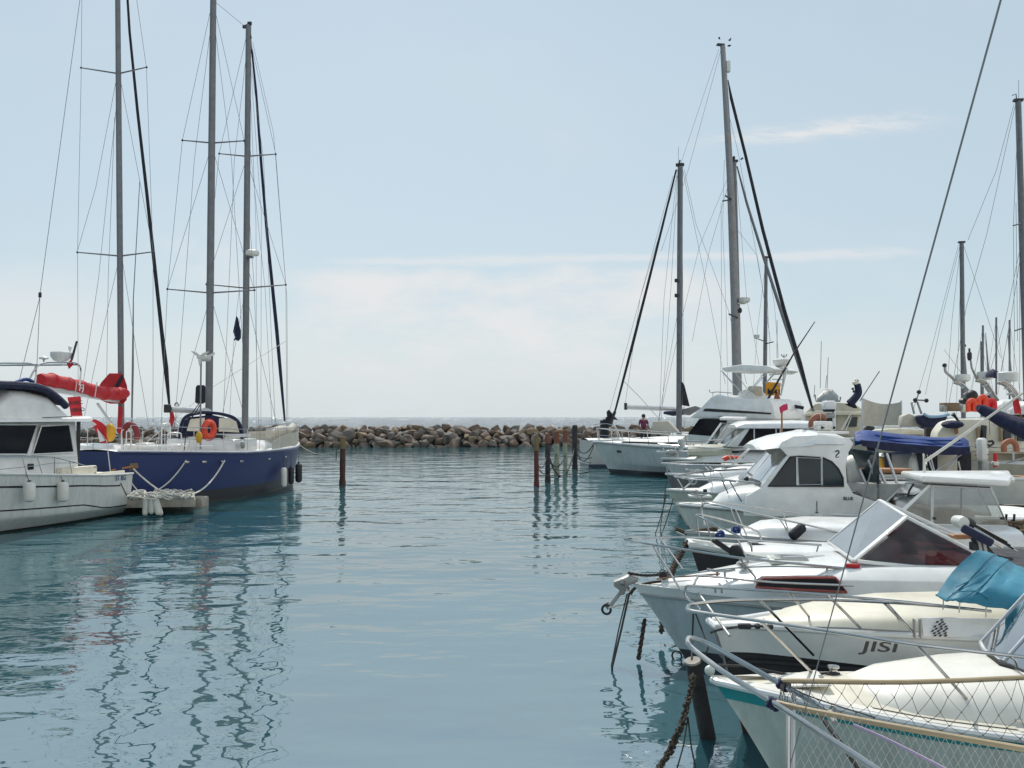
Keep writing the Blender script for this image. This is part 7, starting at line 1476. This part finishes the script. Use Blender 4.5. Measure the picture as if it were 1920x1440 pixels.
t.part('head_light', MB().lathe([(.12, 0), (.2, .05), (.2, .2), (.08, .26), (.1, .36), (.03, .42)], t.d(1604, 722, 58), (0,0,1), 10), M['cream']); t.part('head_light', MB().tube([t.d(1608, 722, 58), t.d(1609, 712, 58)], .05, 6), M['galv'])
for x, y in ((1600, 729), (1602, 734)): t.part('side_knob', MB().ball(t.d(x-1, y, 57.8), .09, 8, 6), M['black'])
t = Thing('canvas_windbreak', 'pale canvas windbreak stretched between two poles, right of the navy davit', 'windbreak', at(1655, 805, 54))
g = []
for j in range(6):
    row = []
    for k in range(10):
        u_, v_ = k/9, j/5; top_ = lerp(746, 753, u_) + 14*4*u_*(1-u_)*.55; row.append(t.d(lerp(1617, 1690, u_), lerp(top_, lerp(799, 799, u_), v_), 54 + .5*sin(pi*u_)))
    g.append(row)
t.part('canvas', MB().cloth(g, .03), M['canvas'])
for x, y0 in ((1617, 744), (1690, 751)): t.part('pole', MB().tube([t.d(x, y0, 54), t.d(x, 808, 54)], .05, 7), M['alul'])
t.part('outrigger', MB().tube([t.d(1612, 752, 54), t.d(1649, 696, 54)], .03, 6), M['wire'])
# low cream cruiser and blue covered boat between
o = at(1640, 822, 46); t = Thing('motor_cruiser', 'low cream cruiser with long flat deck right behind the blue awning', 'boat', (o.x-2.2, o.y, 0), radians(-14))
hh = Hull(9.5, 3, [(0, 1.9), (1, 2.1)], rake=1.0, bowp=2.2); t.part('hull', hh.shell(), M['beige']); t.part('deck', hh.deck(.12), M['cream']); t.part('gunwale', hh.rub(0, .06, 0), M['white'])
t.part('coaming', MB().prism([t.d(x, y, 44.6) for x, y in ((1625, 812), (1640, 806), (1690, 803), (1732, 805), (1735, 816))], (0, 1.6, 0)), M['cream'], bevel=.06)
t.part('dark_hatch', MB().prism([t.d(x, y, 45) for x, y in ((1619, 806), (1626, 798), (1640, 800), (1640, 808))], (0, .5, 0)), M['black'], bevel=.03); t.part('vent', MB().box(t.d(1672, 800, 45), (.7, .4, .12)), M['white'], bevel=.03)
t.part('dark_panel', MB().box(t.d(1745, 812, 44), (.5, .5, .5)), M['black'])
o = at(1755, 822, 50); t = Thing('motorboat', 'boat under a navy cover with a pale blue piped top edge', 'boat', (o.x-2, o.y, 0), radians(-16))
hh = Hull(8, 2.8, [(0, 1.9), (1, 1.9)], rake=1.0, bowp=2.2); t.part('hull', hh.shell(), M['shade']); t.part('deck', hh.deck(.1), M['deck'])
t.part('cover', MB().prism([t.d(x, y, 48.5) for x, y in ((1718, 781), (1733, 778), (1778, 780), (1770, 796), (1750, 808), (1735, 803), (1722, 794))], (0, 2.0, 0)), M['navy'], bevel=.1)
t.part('cover_piping', MB().tube(smooth([t.d(1732, 776, 48.4), t.d(1742, 781, 48.4), t.d(1760, 781, 48.4), t.d(1780, 777, 48.4)], 3), .08, 7), mat('pale_blue_piping', (.25, .4, .55), .7))
t.part('tan_tarp', MB().prism([t.d(x, y, 49) for x, y in ((1690, 800), (1692, 780), (1704, 775), (1716, 780), (1730, 800))], (0, 1.5, 0)), M['canvas'], bevel=.08)
ar = t.part('light_arch', MB().tube([t.d(1714, 776, 49), t.d(1709, 755, 49), t.d(1720, 754, 49), t.d(1728, 776, 49)], .06, 7), M['galv'])
for x, y in ((1716, 750), (1723, 735), (1737, 751)): t.part('floodlight', MB().ball(t.d(x, y, 49), .12, 8, 6), M['black'], ar)
t.part('light_arm', MB().tube([t.d(1714, 752, 49), t.d(1717, 750, 49), t.d(1737, 751, 49)], .05, 6), M['galv'], ar); t.part('light_arm', MB().tube([t.d(1718, 750, 49), t.d(1723, 736, 49)], .04, 6), M['galv'], ar)
t = Thing('crate', 'tan and grey crate with a rounded white end on the roof under the radar arches', 'crate', at(1790, 773, 42))
t.part('box', MB().prism([t.d(x, y, 42) for x, y in ((1772, 755), (1800, 755), (1800, 771), (1772, 771))], (0, .6, 0)), M['wood'], bevel=.03); t.part('white_end', MB().lathe([(.05, 0), (.22, .04), (.24, .3), (.05, .34)], t.d(1800, 764, 42.2), (1, 0, 0), 14), M['shade']); t.part('box_end', MB().box(t.d(1769, 766, 42.2), (.2, .4, .3)), M['galv'], bevel=.03)
t = Thing('lifebuoy', 'terracotta arch shaped lifebuoy standing by the mid cabin roofs under the grey foresail', 'lifebuoy', at(1528, 806, 33))
t.part('cushion', MB().tube(smooth([t.d(1523, 804, 33), t.d(1523, 790, 33), t.d(1532, 782, 33), t.d(1543, 782, 33), t.d(1548, 786, 33)], 3), .13, 9), M['terra']); t.part('strap', MB().torus(t.d(1536, 782, 33), .14, .02, (1, 0, 0), 12, 5), M['canvas'])
o = at(1560, 820, 28); t = Thing('outboard_motor', 'white and navy outboard cowl standing above the pilothouse roof, further back', 'outboard motor', at(1555, 800, 27.5))
t.part('cowl', MB().box(t.d(1554, 760, 27.5), (.36, .4, .28)), M['white'], bevel=.07); t.part('band', MB().box(t.d(1554, 768, 27.5), (.3, .36, .14)), M['navy'], bevel=.06); t.part('bracket', MB().bar(t.d(1564, 765, 27.5), t.d(1564, 806, 27.5), .1, .08), M['white'], bevel=.02); t.part('leg', MB().box(t.d(1557, 779, 27.5), (.24, .2, .14)), M['galv'], bevel=.03)
t = Thing('deck_box', 'white deck box with black fittings on the pilothouse roof', 'box', at(1543, 806, 21))
t.part('box', MB().box(t.d(1543, 798, 21), (.36, .3, .2)), M['white'], bevel=.03); t.part('fitting', MB().prism([t.d(1541, 799, 20.8), t.d(1547, 802, 20.8), t.d(1541, 805, 20.8)], (0, .05, 0)), M['black']); t.part('fitting', MB().ball(t.d(1564, 802, 20.8), .035, 8, 6), M['black'])
for a, c in (((1577, 806), (1593, 778)), ((1580, 806), (1595, 776)), ((1586, 807), (1596, 782))): C_.part('roof_stay', MB().tube([C_.d(*a, 19.3), C_.d(*c, 19.3)], .012, 5), M['rope'])
C_.part('roof_rail', MB().tube(smooth([C_.d(1500, 812, 19), C_.d(1520, 802, 19), C_.d(1545, 797, 19.2), C_.d(1566, 812, 19.4)], 3), .012, 6), M['steel'])
# masts at the right edge
o = at(1800, 822, 58); S5 = Thing('sailing_yacht', 'far sailing yacht with the slim bare mast left of the radar arches', 'sailboat', (o.x-3, o.y+1, 0), radians(-8))
simple_hull(S5, 10, 3.2, 1.4, 1.3, 'slim_yacht_hull', (.6, .6, .6)); d5 = 58
m5 = mast(S5, 'mast', S5.d(1807, 830, d5), S5.d(1803, 455, d5), .15, .14); S5.part('masthead', MB().box(S5.d(1803, 454, d5), (.4, .25, .1)), M['black'], m5)
S5.part('mast_light', MB().ball(S5.d(1808, 648, d5), .12, 8, 6), M['black'], m5)
wires(S5, [[S5.d(1800, 460, d5), S5.d(1770, 580, d5), S5.d(1735, 740, d5)], [S5.d(1801, 460, d5), S5.d(1785, 600, d5), S5.d(1772, 780, d5)], [S5.d(1806, 458, d5), S5.d(1840, 560, d5), S5.d(1876, 670, d5)], [S5.d(1801, 520, d5), S5.d(1797, 640, d5), S5.d(1793, 780, d5)], [S5.d(1770, 655, d5), S5.d(1803, 700, d5)], [S5.d(1797, 460, d5), S5.d(1750, 640, d5), S5.d(1712, 770, d5)]], .012)
o = at(1925, 822, 46); S6 = Thing('sailing_yacht', 'sailing yacht with the tall mast standing right at the right edge', 'sailboat', (o.x-3, o.y+1, 0), radians(-8))
simple_hull(S6, 12, 3.6, 1.5, 1.4, 'edge_yacht_hull', (.6, .6, .6)); d6 = 46
m6 = mast(S6, 'mast', S6.d(1928, 830, d6), S6.d(1909, 190, d6), .17, .15); S6.part('masthead', MB().box(S6.d(1909, 188, d6), (.45, .25, .12)), M['black'], m6)
S6.part('vhf_antenna', MB().tube([S6.d(1910, 188, d6), S6.d(1910, 150, d6)], .012, 5), M['wire'], m6); S6.part('wind_vane', MB().tube([S6.d(1898, 179, d6), S6.d(1905, 176, d6), S6.d(1906, 186, d6)], .025, 6), M['black'], m6)
for y in (420, 617): S6.part('spreader', MB().tube([S6.d(1918, y-2, d6), S6.d(1900 if y < 500 else 1903, y+3, d6-.6)], .04, 6), M['alu'], m6)
wires(S6, [[S6.d(1901, 196, d6), S6.d(1868, 320, d6), S6.d(1815, 450, d6)], [S6.d(1903, 200, d6), S6.d(1850, 440, d6), S6.d(1812, 575, d6), S6.d(1775, 780, d6)], [S6.d(1905, 200, d6), S6.d(1912, 420, d6), S6.d(1912, 760, d6)], [S6.d(1918, 440, d6), S6.d(1885, 600, d6), S6.d(1855, 700, d6)], [S6.d(1918, 450, d6), S6.d(1895, 600, d6), S6.d(1876, 700, d6)], [S6.d(1909, 210, d6), S6.d(1900, 423, d6-.6), S6.d(1902, 620, d6-.6), S6.d(1900, 760, d6-1)], [S6.d(1905, 380, d6), S6.d(1908, 640, d6)]], .012)
for k, (x, yt, d) in enumerate(((1843, 610, 62), (1893, 600, 63), (1840, 640, 64), (1868, 595, 66))):
    o = at(x, 822, d); t = Thing('sailing_yacht', ('distant sailing yacht behind the radar arches with only its thin mast showing'), 'sailboat', (o.x-2, o.y+1, 0), radians(-8), 'distant sailing yachts behind the radar arches')
    simple_hull(t, 9, 3, 1.3, 1.2, 'distant_yacht_hull', (.6, .6, .6)); t.part('mast', MB().tube([t.d(x, 825, d), t.d(x, yt, d)], .07, 8), M['alu'])
    wires(t, [[t.d(x, yt+3, d), t.d(x-22, 740, d)], [t.d(x, yt+3, d), t.d(x+20, 740, d)]], .011)
